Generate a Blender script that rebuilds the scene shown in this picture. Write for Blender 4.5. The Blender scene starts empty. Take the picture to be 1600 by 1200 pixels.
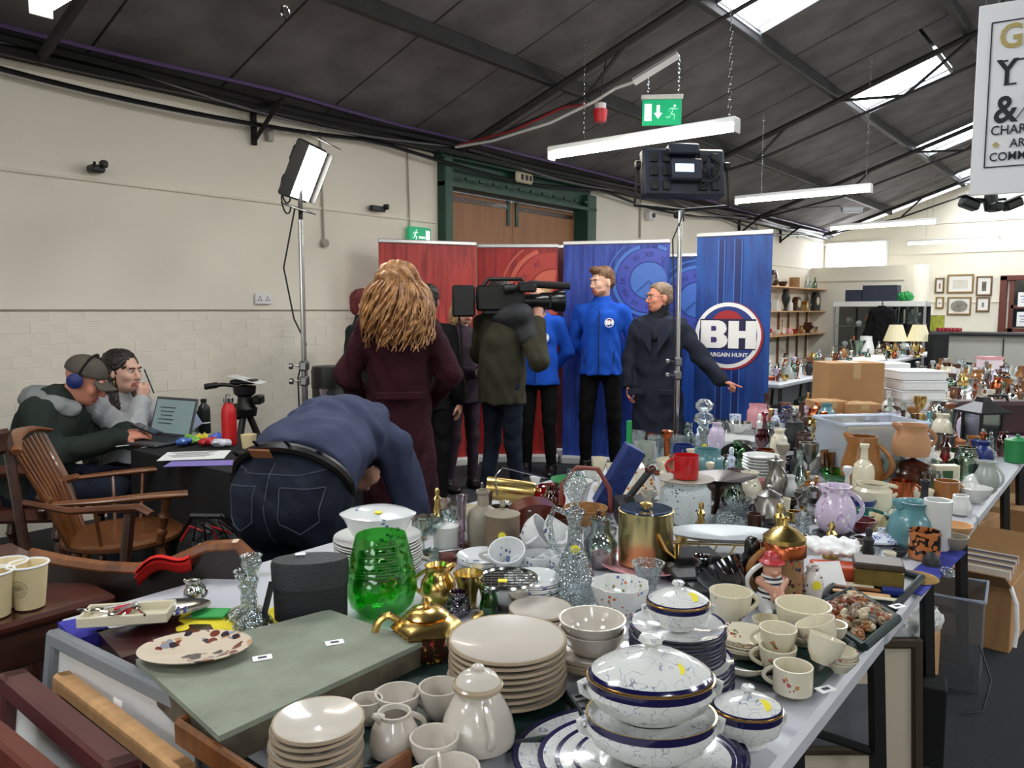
import bpy, math, random
import numpy as np
from mathutils import Vector, Matrix
random.seed(7)
SC = bpy.context.scene
COL = SC.collection
# ------------------------------------------------------------------ camera
CAM_H, FPX, YAW, PITCH = 1.45, 1211.0, math.radians(39.0), math.atan2(115, 1211)
cam_d = bpy.data.cameras.new('camera'); cam = bpy.data.objects.new('camera', cam_d); COL.objects.link(cam)
cam_d.sensor_fit = 'HORIZONTAL'; cam_d.sensor_width = 36.0; cam_d.lens = 36.0*FPX/1600.0
cam_d.clip_start = .05; cam_d.clip_end = 200
cam.location = (0, 0, CAM_H); cam.rotation_euler = (math.pi/2-PITCH, 0, YAW)
SC.camera = cam
# ------------------------------------------------------------------ world, exposure
W = bpy.data.worlds.new('world'); SC.world = W; W.use_nodes = True
W.node_tree.nodes['Background'].inputs[0].default_value = (.86, .93, 1, 1)
W.node_tree.nodes['Background'].inputs[1].default_value = 1.6
SC.view_settings.view_transform = 'Standard'; SC.view_settings.look = 'None'
SC.view_settings.exposure = 0.48; SC.view_settings.gamma = 1.0
SC.view_settings.use_curve_mapping = False
# roof geometry shared by the skylights and the lights under them
WX, WE, RX = -5.6, 6.4, 0.4             # side wall, other side wall, ridge
YB, YF = -7.5, 18.0                     # wall behind the camera, far wall
RS, RZ0 = .34, 3.03                     # roof slope and eaves height
def roof_z(x): return RZ0+RS*((x-WX) if x < RX else (WE-x))
SKY_Y = [-4.3, -0.7, 2.95, 6.75, 10.45, 14.05, 17.1]
def area(name, loc, rot, sx, sy, power, col=(1, 1, 1)):
    l = bpy.data.lights.new(name, 'AREA'); l.shape = 'RECTANGLE'; l.size = sx; l.size_y = sy; l.energy = power; l.color = col
    o = bpy.data.objects.new(name, l); COL.objects.link(o); o.location = loc; o.rotation_euler = rot
    return o
TILT = math.atan(RS)
for i, y in enumerate(SKY_Y):           # daylight entering by each roof light, both slopes
    for s, xc in ((1, -2.45), (-1, 2*RX+2.45)):
        w_ = .62 if y > 17 else .95
        area('skylight_daylight', (xc, y, roof_z(xc)-.1), (0, -TILT*s, 0), .95, w_*.95, (62 if 5 < y < 15 else 22 if y < 4 else 45)*w_/.95, (.93, .97, 1))
area('rear_fill', (.4, YB+.15, 2.2), (math.radians(90), 0, 0), 4.4, 1.6, 60, (.93, .97, 1))  # added fill light behind the camera; the back wall has no window
area('far_window_daylight', (-4.9, YF-.12, 2.62), (math.radians(-90), 0, 0), 1.1, .5, 14, (.93, .97, 1))

# ------------------------------------------------------------------ pixel helpers (photograph pixel -> point of the place)
_fw = (-math.sin(YAW)*math.cos(PITCH), math.cos(YAW)*math.cos(PITCH), -math.sin(PITCH))
_rt = (math.cos(YAW), math.sin(YAW), 0)
_up = (-math.sin(YAW)*math.sin(PITCH), math.cos(YAW)*math.sin(PITCH), math.cos(PITCH))
def ray(x, y):
    a = (x-800)/FPX; b = (600-y)/FPX
    return [_fw[i]+a*_rt[i]+b*_up[i] for i in range(3)]
def G(x, y, z=0):                        # on the level z
    r = ray(x, y); t = (z-CAM_H)/r[2]; return Vector((r[0]*t, r[1]*t, z))
def GD(x, y, z=0):
    r = ray(x, y); return (z-CAM_H)/r[2]
def PX(x, y, X):                         # on the plane X
    r = ray(x, y); t = X/r[0]; return Vector((X, r[1]*t, CAM_H+r[2]*t))
def PY(x, y, Y):
    r = ray(x, y); t = Y/r[1]; return Vector((r[0]*t, Y, CAM_H+r[2]*t))
def C(x, y, d):                          # at a distance along the view
    r = ray(x, y); return Vector((r[0]*d, r[1]*d, CAM_H+r[2]*d))
FACE = YAW                               # a thing turned by this has its front (-Y) to the viewer

# ------------------------------------------------------------------ materials
def lin(c):
    return tuple(((v/255)/12.92 if v/255 <= .04045 else ((v/255+.055)/1.055)**2.4) for v in c[:3])
MATS = {}
def M(key, c=(200, 200, 200), rough=.5, metal=0, var=0, vs=8, bump=0, bs=60, coat=0, emit=0, spec=.5, stretch=None, c2=None, trans=0, sub=0):
    """procedural material: colour with noise variation, optional fine relief"""
    if key in MATS: return MATS[key]
    m = bpy.data.materials.new(key); m.use_nodes = True; MATS[key] = m
    nt = m.node_tree; b = nt.nodes['Principled BSDF']; L = lin(c)
    b.inputs['Base Color'].default_value = (*L, 1); b.inputs['Roughness'].default_value = rough
    b.inputs['Metallic'].default_value = metal; b.inputs['Specular IOR Level'].default_value = spec
    b.inputs['Coat Weight'].default_value = coat
    if emit:
        b.inputs['Emission Color'].default_value = (*L, 1); b.inputs['Emission Strength'].default_value = emit
    if trans: b.inputs['Transmission Weight'].default_value = trans
    if var or bump:
        tc = nt.nodes.new('ShaderNodeTexCoord'); mp = nt.nodes.new('ShaderNodeMapping')
        if stretch: mp.inputs['Scale'].default_value = stretch
        nt.links.new(tc.outputs['Object'], mp.inputs[0])
    if var:
        n = nt.nodes.new('ShaderNodeTexNoise'); n.inputs['Scale'].default_value = vs; n.inputs['Detail'].default_value = 4
        nt.links.new(mp.outputs[0], n.inputs[0])
        r = nt.nodes.new('ShaderNodeValToRGB'); nt.links.new(n.outputs[0], r.inputs[0])
        e = r.color_ramp.elements; e[0].position = .33; e[1].position = .67
        k = lin(c2) if c2 else tuple(min(1, v*(1+var)) for v in L)
        e[0].color = (*(tuple(v*(1-var) for v in L) if not c2 else L), 1); e[1].color = (*k, 1)
        nt.links.new(r.outputs[0], b.inputs['Base Color'])
    if bump:
        n2 = nt.nodes.new('ShaderNodeTexNoise'); n2.inputs['Scale'].default_value = bs; n2.inputs['Detail'].default_value = 3
        nt.links.new(mp.outputs[0], n2.inputs[0])
        bp = nt.nodes.new('ShaderNodeBump'); bp.inputs['Strength'].default_value = bump; bp.inputs['Distance'].default_value = .01
        nt.links.new(n2.outputs[0], bp.inputs['Height']); nt.links.new(bp.outputs[0], b.inputs['Normal'])
    return m
def GLASS(key, c=(235, 242, 240), gloss=.16, bump=0, bs=90, rough=.04):
    """thin clear glass: see-through tint under a reflecting skin, optional cut relief"""
    if key in MATS: return MATS[key]
    m = bpy.data.materials.new(key); m.use_nodes = True; MATS[key] = m
    nt = m.node_tree; nt.nodes.remove(nt.nodes['Principled BSDF']); out = nt.nodes['Material Output']
    t = nt.nodes.new('ShaderNodeBsdfTransparent'); t.inputs[0].default_value = (*lin(c), 1)
    g = nt.nodes.new('ShaderNodeBsdfGlossy'); g.inputs['Roughness'].default_value = rough; g.inputs[0].default_value = (.95, .97, .97, 1)
    lw = nt.nodes.new('ShaderNodeLayerWeight'); lw.inputs[0].default_value = .35
    mr = nt.nodes.new('ShaderNodeMapRange'); mr.inputs['To Min'].default_value = gloss*.5; mr.inputs['To Max'].default_value = min(1, gloss*4)
    nt.links.new(lw.outputs['Fresnel'], mr.inputs[0])
    mx = nt.nodes.new('ShaderNodeMixShader'); nt.links.new(mr.outputs[0], mx.inputs[0])
    nt.links.new(t.outputs[0], mx.inputs[1]); nt.links.new(g.outputs[0], mx.inputs[2]); nt.links.new(mx.outputs[0], out.inputs[0])
    if bump:
        tc = nt.nodes.new('ShaderNodeTexCoord'); v = nt.nodes.new('ShaderNodeTexVoronoi'); v.inputs['Scale'].default_value = bs
        nt.links.new(tc.outputs['Object'], v.inputs[0])
        bp = nt.nodes.new('ShaderNodeBump'); bp.inputs['Strength'].default_value = bump; bp.inputs['Distance'].default_value = .01
        nt.links.new(v.outputs[0], bp.inputs['Height'])
        nt.links.new(bp.outputs[0], g.inputs['Normal']); nt.links.new(bp.outputs[0], lw.inputs['Normal'])
    return m

def MILKY(key, c=(225, 232, 240), solid=.28):
    """cloudy see-through plastic"""
    m = GLASS(key, c, .12, rough=.25); nt = m.node_tree; out = nt.nodes['Material Output']; src = out.inputs[0].links[0].from_socket
    d = nt.nodes.new('ShaderNodeBsdfDiffuse'); d.inputs[0].default_value = (*lin(c), 1); t = nt.nodes.new('ShaderNodeMixShader'); t.inputs[0].default_value = solid
    nt.links.new(src, t.inputs[1]); nt.links.new(d.outputs[0], t.inputs[2]); nt.links.new(t.outputs[0], out.inputs[0]); return m

# ------------------------------------------------------------------ mesh builder
class MB:
    def __init__(s): s.v = []; s.f = []; s.m = []
    def add(s, v, f, mi=0, T=None):
        o = len(s.v)
        s.v += [tuple(T @ Vector(p)) for p in v] if T is not None else [tuple(p) for p in v]
        s.f += [tuple(i+o for i in q) for q in f]
        s.m += list(mi) if isinstance(mi, (list, tuple)) else [mi]*len(f)
        return s
    def box(s, c, d, b=0, mi=0, T=None, rz=0):
        x, y, z = d[0]/2, d[1]/2, d[2]/2
        R = Matrix.Translation(c) @ Matrix.Rotation(rz, 4, 'Z')
        if T is not None: R = T @ R
        b = min(b, x*.98, y*.98, z*.98)
        if b <= 0:
            v = [(i*x, j*y, k*z) for i in (-1, 1) for j in (-1, 1) for k in (-1, 1)]
            return s.add(v, [(0, 1, 3, 2), (4, 6, 7, 5), (0, 4, 5, 1), (2, 3, 7, 6), (0, 2, 6, 4), (1, 5, 7, 3)], mi, R)
        v = []; ix = {}
        for i in (-1, 1):
            for j in (-1, 1):
                for k in (-1, 1):
                    ix[i, j, k] = len(v)
                    v += [(i*x, j*(y-b), k*(z-b)), (i*(x-b), j*y, k*(z-b)), (i*(x-b), j*(y-b), k*z)]
        f = []
        for a in range(3):
            for sg in (-1, 1):
                q = []
                for (p, r) in ((-1, -1), (1, -1), (1, 1), (-1, 1)):
                    t = [p, r]; t.insert(a, sg); q.append(ix[tuple(t)]+a)
                f.append(q if (sg > 0) != (a == 1) else q[::-1])
        for a in range(3):
            o1, o2 = [k for k in range(3) if k != a]
            for p in (-1, 1):
                for r in (-1, 1):
                    k0 = [0]*3; k0[a] = -1; k0[o1] = p; k0[o2] = r; k1 = list(k0); k1[a] = 1
                    f.append([ix[tuple(k0)]+o1, ix[tuple(k1)]+o1, ix[tuple(k1)]+o2, ix[tuple(k0)]+o2])
        for k, n in ix.items(): f.append([n, n+1, n+2])
        return s.add(v, f, mi, R)
    def lathe(s, prof, seg=28, c=(0, 0, 0), sx=1, sy=1, mi=0, T=None, wav=None, ph=0):
        v = []; f = []; mm = []; n = len(prof)
        for r, z in prof:
            for k in range(seg):
                a = 2*math.pi*k/seg+ph; w = wav(a, r, z) if wav else 1
                v.append((c[0]+r*w*sx*math.cos(a), c[1]+r*w*sy*math.sin(a), c[2]+z))
        for i in range(n-1):
            if prof[i][0] < 1e-6 and prof[i+1][0] < 1e-6: continue
            for k in range(seg):
                a, b = i*seg+k, i*seg+(k+1) % seg
                f.append((a, b, b+seg, a+seg)); mm.append(mi[i] if isinstance(mi, (list, tuple)) else mi)
        if prof[0][0] > 1e-6: f.append(tuple(range(seg))[::-1]); mm.append(mi[0] if isinstance(mi, (list, tuple)) else mi)
        if prof[-1][0] > 1e-6: f.append(tuple((n-1)*seg+k for k in range(seg))); mm.append(mi[-1] if isinstance(mi, (list, tuple)) else mi)
        return s.add(v, f, mm, T)
    def tube(s, pts, r=.01, seg=8, mi=0, T=None, closed=False, flat=1):
        P = [Vector(p) for p in pts]; n = len(P); v = []; f = []
        R = r if isinstance(r, (list, tuple)) else [r]*n
        up = Vector((0, 0, 1)); prev = None
        for i in range(n):
            a = P[i-1] if (i or closed) else P[0]; b = P[(i+1) % n] if (i < n-1 or closed) else P[-1]
            t = (b-a)
            t = t.normalized() if t.length > 1e-9 else Vector((0, 0, 1))
            if prev is None:
                u = t.cross(up) if abs(t.z) < .95 else t.cross(Vector((1, 0, 0)))
            else: u = prev-t*prev.dot(t)
            u.normalize(); prev = u; w = t.cross(u)
            for k in range(seg):
                g = 2*math.pi*k/seg; v.append(P[i]+(u*math.cos(g)+w*math.sin(g)*flat)*R[i])
        for i in range(n if closed else n-1):
            j = (i+1) % n
            for k in range(seg):
                f.append((i*seg+k, i*seg+(k+1) % seg, j*seg+(k+1) % seg, j*seg+k))
        if not closed: f += [tuple(range(seg))[::-1], tuple((n-1)*seg+k for k in range(seg))]
        return s.add(v, f, mi, T)
    def ell(s, c, r, seg=14, rings=8, mi=0, T=None):
        pr = [(max(0, math.sin(math.pi*i/rings)), -math.cos(math.pi*i/rings)) for i in range(rings+1)]
        Q = Matrix.Translation(c) @ Matrix.Diagonal((r[0], r[1], r[2], 1))
        return s.lathe(pr, seg, mi=mi, T=(T @ Q if T is not None else Q))
    def prism(s, poly, d, mi=0, T=None):       # polygon in XZ, thickness d along Y
        n = len(poly)
        v = [(x, -d/2, z) for x, z in poly]+[(x, d/2, z) for x, z in poly]
        f = [tuple(range(n)), tuple(range(2*n-1, n-1, -1))]+[(i, i+n, (i+1) % n+n, (i+1) % n) for i in range(n)]
        return s.add(v, f, mi, T)
    def grid(s, fn, nu, nv, mi=0, T=None):
        v = [fn(i/nu, j/nv) for j in range(nv+1) for i in range(nu+1)]
        f = [(j*(nu+1)+i, j*(nu+1)+i+1, (j+1)*(nu+1)+i+1, (j+1)*(nu+1)+i) for j in range(nv) for i in range(nu)]
        return s.add(v, f, mi, T)
    def mesh(s, name, mats, ang=38):
        me = bpy.data.meshes.new(name); me.from_pydata(s.v, [], s.f)
        for m in (mats if isinstance(mats, (list, tuple)) else [mats]): me.materials.append(m)
        if any(s.m): me.polygons.foreach_set('material_index', s.m)
        if ang:
            me.polygons.foreach_set('use_smooth', [True]*len(me.polygons)); me.set_sharp_from_angle(angle=math.radians(ang))
        me.update(); return me
    def build(s, name, mats, parent=None, ang=38, loc=None, rz=0):
        return link(name, s.mesh(name, mats, ang), parent, loc, rz)
def link(name, me, parent=None, loc=None, rz=0):
    o = bpy.data.objects.new(name, me); COL.objects.link(o)
    if parent is not None: o.parent = parent
    if loc is not None: o.location = loc
    if rz: o.rotation_euler[2] = rz
    return o
def tag(o, label, cat, group=None):
    o['label'] = label; o['category'] = cat
    if group: o['group'] = group
    return o
def thing(name, label, cat, loc=(0, 0, 0), rz=0, group=None):
    o = bpy.data.objects.new(name, None); COL.objects.link(o); o.location = loc; o.rotation_euler[2] = rz
    o.empty_display_size = .1
    return tag(o, label, cat, group)
def struct(o):
    o['kind'] = 'structure'; return o
def copy_tree(o, parent=None):
    c = o.copy(); COL.objects.link(c); c.parent = parent
    for ch in o.children: copy_tree(ch, c)
    return c
def clone(o, loc, rz=0, label=None, group=None):
    c = copy_tree(o); c.location = loc; c.rotation_euler[2] = rz
    if label: c['label'] = label
    if group: c['group'] = group
    return c
def text(s, size, mat, parent, loc, rot, ext=.001, off=0, name='lettering', align='CENTER', sx=1, shear=0):
    cu = bpy.data.curves.new('t', 'FONT'); cu.body = s; cu.size = size; cu.extrude = ext; cu.offset = off; cu.align_x = align; cu.align_y = 'CENTER'; cu.shear = shear
    cu.resolution_u = 3
    t = bpy.data.objects.new('t', cu); COL.objects.link(t)
    me = bpy.data.meshes.new_from_object(t); bpy.data.objects.remove(t); bpy.data.curves.remove(cu)
    me.materials.append(mat); o = link(name, me, parent, loc); o.rotation_euler = rot; o.scale[0] = sx
    return o
# ================================================================== the setting
m_wall = M('cream_paint', (236, 228, 211), .75, var=.03, vs=1.2, bump=.12, bs=14)
m_wall2 = M('white_paint', (232, 228, 214), .75, var=.02, vs=1.5)
m_roof = M('dark_board', (104, 100, 99), .85, var=.28, vs=2.2, bump=.15, bs=20)
m_deck = M('black_deck', (20, 20, 21), .9, var=.1)
m_steel = M('dark_steel', (42, 41, 42), .65, var=.3, vs=5)
m_floor = M('carpet', (62, 64, 68), .95, var=.16, vs=220, bump=.5, bs=300, spec=.15)
m_green = M('green_paint', (22, 66, 50), .5, var=.15, vs=4)
m_ply = M('plywood', (150, 104, 70), .6, var=.12, vs=5, stretch=(1, 3, .3))
m_black = M('black_plastic', (18, 18, 19), .45)
m_blackm = M('black_matte', (14, 14, 15), .8, var=.2, vs=6)
m_white = M('white_plastic', (232, 232, 230), .35)
m_pane = M('roof_light_pane', (244, 249, 255), .5, emit=9)
m_tube = M('tube_light', (255, 247, 226), .5, emit=19)
m_chrome = M('chrome', (205, 207, 210), .14, 1)
m_silver = M('silver', (196, 196, 192), .16, 1, var=.15, vs=30)
m_brass = M('brass', (212, 182, 112), .26, 1, var=.1, vs=20)
m_gold = M('gold_lustre', (222, 186, 112), .24, 1, var=.12, vs=18)
m_wood_d = M('dark_wood', (62, 34, 22), .38, var=.3, vs=6, stretch=(1, 1, 5), coat=.25)
m_wood_m = M('oak_wood', (116, 68, 34), .38, var=.3, vs=6, stretch=(6, 1, 1), coat=.25)
m_wood_l = M('pine_wood', (205, 158, 108), .5, var=.12, vs=7, stretch=(6, 1, 1))
m_card = M('cardboard', (178, 136, 92), .85, var=.06, vs=5)
m_paper = M('white_paper', (238, 238, 236), .7, var=.02)
m_label = M('price_label', (250, 250, 250), .7)
m_ink = M('label_ink', (70, 70, 86), .8)
m_sticker = M('yellow_sticker', (238, 224, 60), .6)

floor = MB().box((.4, 5.25, -.05), (12.4, 26, .1)).build('floor', m_floor); struct(floor)
# long wall with painted brickwork below the dado line
DY0, DY1 = 5.72, 8.5                        # loading door opening
m = MB()
for (y0, y1, z0, z1) in ((YB, DY0, 0, 3.09), (DY1, YF, 0, 3.09), (DY0, DY1, 3.0, 3.09)):
    m.box((WX-.1, (y0+y1)/2, (z0+z1)/2), (.2, y1-y0, z1-z0))
wall_left = struct(m.build('wall_left', m_wall))
br = MB().box((0, 0, 0), (.010, .2215, .0722), .002).mesh('brick', m_wall)
for r in range(14):
    for k in range(21):
        y = 1.05+k*.224+(.112 if r % 2 else 0)
        if y > DY0-.25: continue
        o = link('brick', br, wall_left, (WX-.003+random.uniform(-.0015, .0015), y, 1.41-r*.0745))
        o.rotation_euler = (0, random.uniform(-.012, .012), random.uniform(-.008, .008))
MB().box((WX+.004, (YB+DY0)/2, 1.452), (.012, DY0-YB, .012)).build('dado_line', M('dado_grey', (150, 143, 128), .8), wall_left)
for (y0, y1) in ((YB, DY0-.03), (DY1, YF)):     # ledge line higher up
    MB().box((WX+.008, (y0+y1)/2, 2.33), (.02, y1-y0, .022), .006).build('wall_ledge', m_wall, wall_left)
# far gable wall
m = MB(); m.prism([(WX, 0), (WE, 0), (WE, RZ0), (RX, roof_z(RX)), (WX, RZ0)], .2, T=Matrix.Translation((0, YF+.1, 0)))
wall_far = struct(m.build('wall_far', m_wall2))
for zz in (1.62, 2.62, 3.22):
    MB().box((-1.0, YF-.008, zz), (8, .02, .03), .005).build('wall_ledge', m_wall2, wall_far)
m = MB().box((WE+.1, 5.25, 1.55), (.2, 26, 3.1)); struct(m.build('wall_right', m_wall2))
m = MB(); m.prism([(WX, 0), (WE, 0), (WE, RZ0), (RX, roof_z(RX)), (WX, RZ0)], .2, T=Matrix.Translation((0, YB-.1, 0)))
struct(m.build('wall_back', m_wall2))
# roof: deck, boards between the purlins, purlins, trusses, roof lights
PUR = [WX+.02, -4.25, -2.93, -1.62, -.3]
SEAM = .97
deck = MB()
for s in (1, -1):
    X0, X1 = (WX-.3, RX) if s > 0 else (WE+.3, RX)
    z0, z1 = roof_z(RX)-RS*abs(X0-RX)+.14, roof_z(RX)+.14
    # strips so that the roof lights stay open
    xs = [X0, -2.93 if s > 0 else 2*RX+2.93, -1.98 if s > 0 else 2*RX+1.98, X1]
    def zz(x): return z0+(z1-z0)*abs(x-X0)/abs(X1-X0)
    def slab(a, b, y0, y1):
        q = [(a, y0, zz(a)), (b, y0, zz(b)), (b, y1, zz(b)), (a, y1, zz(a))]
        deck.add(q+[(x, y, z+.05) for x, y, z in q], [(0, 1, 2, 3), (7, 6, 5, 4), (0, 4, 5, 1), (1, 5, 6, 2), (2, 6, 7, 3), (3, 7, 4, 0)])
    slab(xs[0], xs[1], YB-.2, YF+.2); slab(xs[2], xs[3], YB-.2, YF+.2)
    e = YB-.2
    for y in SKY_Y+[99]:
        hw = .31 if y == 17.1 else .475
        slab(xs[1], xs[2], e, min(y-hw, YF+.2)); e = y+hw
        if y == 99: break
ceiling = struct(deck.build('ceiling', m_deck, ang=0))
def rboard(x0, x1, y0, y1):
    L = math.hypot(x1-x0, RS*(x1-x0)); key = (round(L, 3), round(y1-y0, 3))
    if key not in rboard.c: rboard.c[key] = MB().box((0, 0, 0), (L-.016, y1-y0-.016, .03), .004).mesh('roof_board', m_roof)
    xc = (x0+x1)/2
    o = link('roof_board', rboard.c[key], ceiling, (xc, (y0+y1)/2, roof_z(xc)+.1+random.uniform(-.004, .004)))
    o.rotation_euler = (random.uniform(-.006, .006), -TILT+random.uniform(-.006, .006), 0)
rboard.c = {}
for j in range(18):
    y0 = .42+j*SEAM; y1 = min(y0+SEAM, YF)
    for i in range(4):
        x0, x1 = PUR[i], PUR[i+1]
        if i == 2:
            hit = [y for y in SKY_Y if y-.475 < y1-.05 and y+.475 > y0+.05]
            if hit:
                rboard(-1.96, x1, y0, y1)
                a = y0
                for y in hit:
                    hw = .31 if y == 17.1 else .475
                    if y-hw-a > .06: rboard(x0, -1.98, a, y-hw)
                    a = y+hw
                if y1-a > .06: rboard(x0, -1.98, a, y1)
                continue
        rboard(x0, x1, y0, y1)
for x in PUR[1:]:
    MB().box((x, 5.25, roof_z(x)+.03), (.07, 25.4, .12), .008).build('purlin', m_steel, ceiling)
for k, y in enumerate((2.05, 5.85, 9.65, 13.45, 17.25)):
    t = MB(); A = Vector((WX+.1, y, RZ0-.02)); B = Vector((RX, y, roof_z(RX)-.06)); Cc = Vector((WE-.1, y, RZ0-.02))
    t.tube([A, B, Cc], .035, 6)
    if k: 
        for (p, q) in (((-3.9, roof_z(-3.9)-.3), (-5.3, roof_z(-5.3)-.08)), ((-3.9, roof_z(-3.9)-.3), (RX, roof_z(RX)-.45)),
                       ((-3.9, roof_z(-3.9)-.3), (-3.5, roof_z(-3.5)-.06)), ((-2.2, roof_z(-2.2)-.36), (-2.9, roof_z(-2.9)-.06)), ((-2.2, roof_z(-2.2)-.36), (-1.5, roof_z(-1.5)-.06))):
            t.tube([(p[0], y, p[1]), (q[0], y, q[1])], .018, 6)
    t.build('truss', m_steel, ceiling)
for i, y in enumerate(SKY_Y):
    for s, xc in ((1, -2.45), (-1, 2*RX+2.45)):
        hw = .31 if y == 17.1 else .475
        o = MB().box((0, 0, 0), (1.01, hw*2, .012)).build('roof_light', m_pane, ceiling, loc=(xc, y, roof_z(xc)+.13)); o.rotation_euler[1] = -TILT*s
        fr = MB()
        for a in (-1, 1): fr.box((0, a*hw, -.03), (1.04, .02, .06))
        fr.box((-.5*s, 0, -.03), (.03, hw*2, .09)); fr.box((.5*s, 0, -.03), (.03, hw*2, .06))
        f = fr.build('roof_light_curb', M('galvanised', (120, 122, 124), .5, .6), ceiling, loc=(xc, y, roof_z(xc)+.1)); f.rotation_euler[1] = -TILT*s
# eaves beam, cable bundle and brackets
m = MB().box((WX+.06, 5.25, RZ0+.03), (.12, 25.4, .1), .01); m.build('eaves_beam', m_blackm, wall_left)
def sag(x, z, amp, ph, n=60, y0=.3, y1=17.8, step=3.8):
    return [(x+.02*math.sin(i*.7+ph), y0+(y1-y0)*i/n, z-amp*abs(math.sin(math.pi*((y0+(y1-y0)*i/n)-ph)/step))) for i in range(n+1)]
for (nm, lb, mt, x, z, r, amp, ph) in (
    ('cable', 'purple cable clipped along the top of the long wall', M('purple_cable', (96, 74, 116), .5), WX+.22, RZ0+.13, .016, .02, 0),
    ('cable', 'thick black cable bundle running under the eaves', m_black, WX+.16, RZ0+.02, .045, .02, .4),
    ('cable', 'slack black cable looping below the eaves bundle', m_black, WX+.12, RZ0-.05, .018, .10, 1.0),
    ('cable', 'thin grey cable drooping along the wall top', M('grey_cable', (120, 112, 118), .5), WX+.19, RZ0+.06, .009, .12, 2.2),
    ('cable', 'second thick black cable tied beside the eaves bundle', m_black, WX+.23, RZ0+.05, .03, .03, 1.7)):
    MB().tube(sag(x, z, amp, ph), r, 6).build(nm, mt, wall_left)['label'] = lb
for y in (3.62, 13.2, 15.2):
    m = MB().box((WX+.03, y, RZ0-.14), (.035, .035, .26)); m.tube([(WX+.03, y, RZ0-.24), (WX+.42, y, RZ0+.03)], .018, 6); m.box((WX+.2, y, RZ0+.0), (.42, .03, .03))
    m.build('eaves_bracket', m_blackm, wall_left)
# loading door with green steel surround
door = MB()
door.box((WX-.06, (DY0+DY1)/2, 2.86), (.16, DY1-DY0, .3), .01).box((WX-.02, (DY0+DY1)/2, 3.0), (.28, DY1-DY0+.1, .05)).box((WX-.02, (DY0+DY1)/2, 2.72), (.26, DY1-DY0, .04))
door.box((WX-.01, DY0+.06, 1.5), (.24, .12, 3.0), .01).box((WX-.01, DY1-.1, 1.45), (.24, .2, 2.9), .01)
for k in range(11): door.box((WX+.09, DY0+.35+k*.22, 2.8), (.03, .06, .035), .005)
d1 = struct(door.build('door_1', m_green))
for k, (y0, y1) in enumerate(((DY0+.13, 7.02), (7.05, DY1-.21))):
    lf = MB().box((WX-.12, (y0+y1)/2, 1.35), (.05, y1-y0, 2.68), .004).build('door_leaf', m_ply, d1)
    MB().box((WX-.09, (y0+y1)/2, 2.62), (.012, y1-y0-.1, .05)).build('door_rail', m_wood_d, lf)
    MB().box((WX-.09, 7.02-.06 if k == 0 else 7.05+.06, 2.55), (.02, .05, .28)).build('door_bolt', m_green, lf)
tag(MB().box((WX+.12, 6.98, 2.93), (.05, .3, .12), .02).box((WX+.146, 6.92, 2.93), (.006, .05, .06), mi=1).box((WX+.146, 7.0, 2.93), (.006, .05, .06), mi=1).box((WX+.146, 7.07, 2.93), (.006, .04, .06), mi=1).build('bulkhead_light', [M('beige_plastic', (198, 186, 158), .5), m_steel]), 'beige bulkhead fitting on the green door beam', 'light fitting')
# far end: high window, low curved partition, brown door, counter
wf = MB(); wf.box((-4.92, YF-.02, 2.62), (1.3, .05, .66), .01)
w1 = struct(wf.build('window_1', m_white))
for k in range(4): MB().box((-5.37+k*.3, YF-.05, 2.62), (.27, .012, .56)).build('pane', M('bright_pane', (250, 252, 255), .4, emit=5), w1)
pt = MB(); pts = []
for i in range(17): pts.append((-5.6+i*.125, 17.15))
for i in range(1, 8): a = i/8*math.pi/2; pts.append((-3.6+.24*math.sin(a), 17.15+.3*(1-math.cos(a))))
n = len(pts); v = [(x, y, z) for z in (0, 2.36) for x, y in pts]
pt.add(v+[(x, y+.08, z) for x, y, z in v], [(i, i+1, n+i+1, n+i) for i in range(n-1)]+[(2*n+i+1, 2*n+i, 3*n+i, 3*n+i+1) for i in range(n-1)]+[(n+i, n+i+1, 3*n+i+1, 3*n+i) for i in range(n-1)])
part = struct(pt.build('wall_partition', m_wall2))
MB().box((-4.6, 17.14, 2.06), (1.7, .02, .025)).build('trim', M('trim_grey', (190, 186, 172), .6), part)
m_mahog = M('mahogany', (96, 40, 28), .4, var=.2, vs=5, stretch=(1, 1, .3))
d2 = MB(); dx = -2.2
for (x, w) in ((dx, .12), (dx+.98, .12)): d2.box((x+.06, YF-.04, 1.06), (w, .1, 2.12), .008)
d2.box((dx+.55, YF-.04, 2.08), (1.1, .1, .1), .008).box((dx+.55, YF-.03, .55), (.86, .06, 1.1)).box((dx+.2, YF-.03, 1.5), (.08, .06, 1.1)).box((dx+.9, YF-.03, 1.5), (.1, .06, 1.1)).box((dx+.55, YF-.03, 1.52), (.7, .06, .07))
d2o = struct(d2.build('door_2', m_mahog))
for z, h in ((1.8, .5), (1.3, .36)): MB().box((dx+.55, YF-.02, z), (.64, .02, h)).build('door_glass', M('dark_glass', (30, 34, 34), .08, coat=.5), d2o)
for z in (1.66, 1.28): tag(MB().box((dx+.42, YF-.075, z), (.22, .006, .28)).box((dx+.42, YF-.079, z+.06), (.14, .002, .03), mi=1).box((dx+.42, YF-.079, z), (.1, .002, .02), mi=1).box((dx+.42, YF-.079, z-.05), (.12, .002, .02), mi=1).build('notice', [m_paper, M('grey_print', (150, 160, 180), .8)]), 'white printed notice taped on the upper half of the brown door' if z > 1.5 else 'white printed notice taped on the lower half of the brown door', 'notice')
ct = thing('counter', 'grey fronted reception counter with dark worktop below the wall pictures', 'counter', (-2.3, 16.6, 0))
MB().box((0, 0, .5), (2.4, .5, 1.0), .01).build('front_panel', M('counter_grey', (168, 168, 160), .6), ct)
MB().box((0, -.03, 1.03), (2.55, .66, .05), .01).build('worktop', M('dark_laminate', (52, 54, 58), .35), ct)
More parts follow.
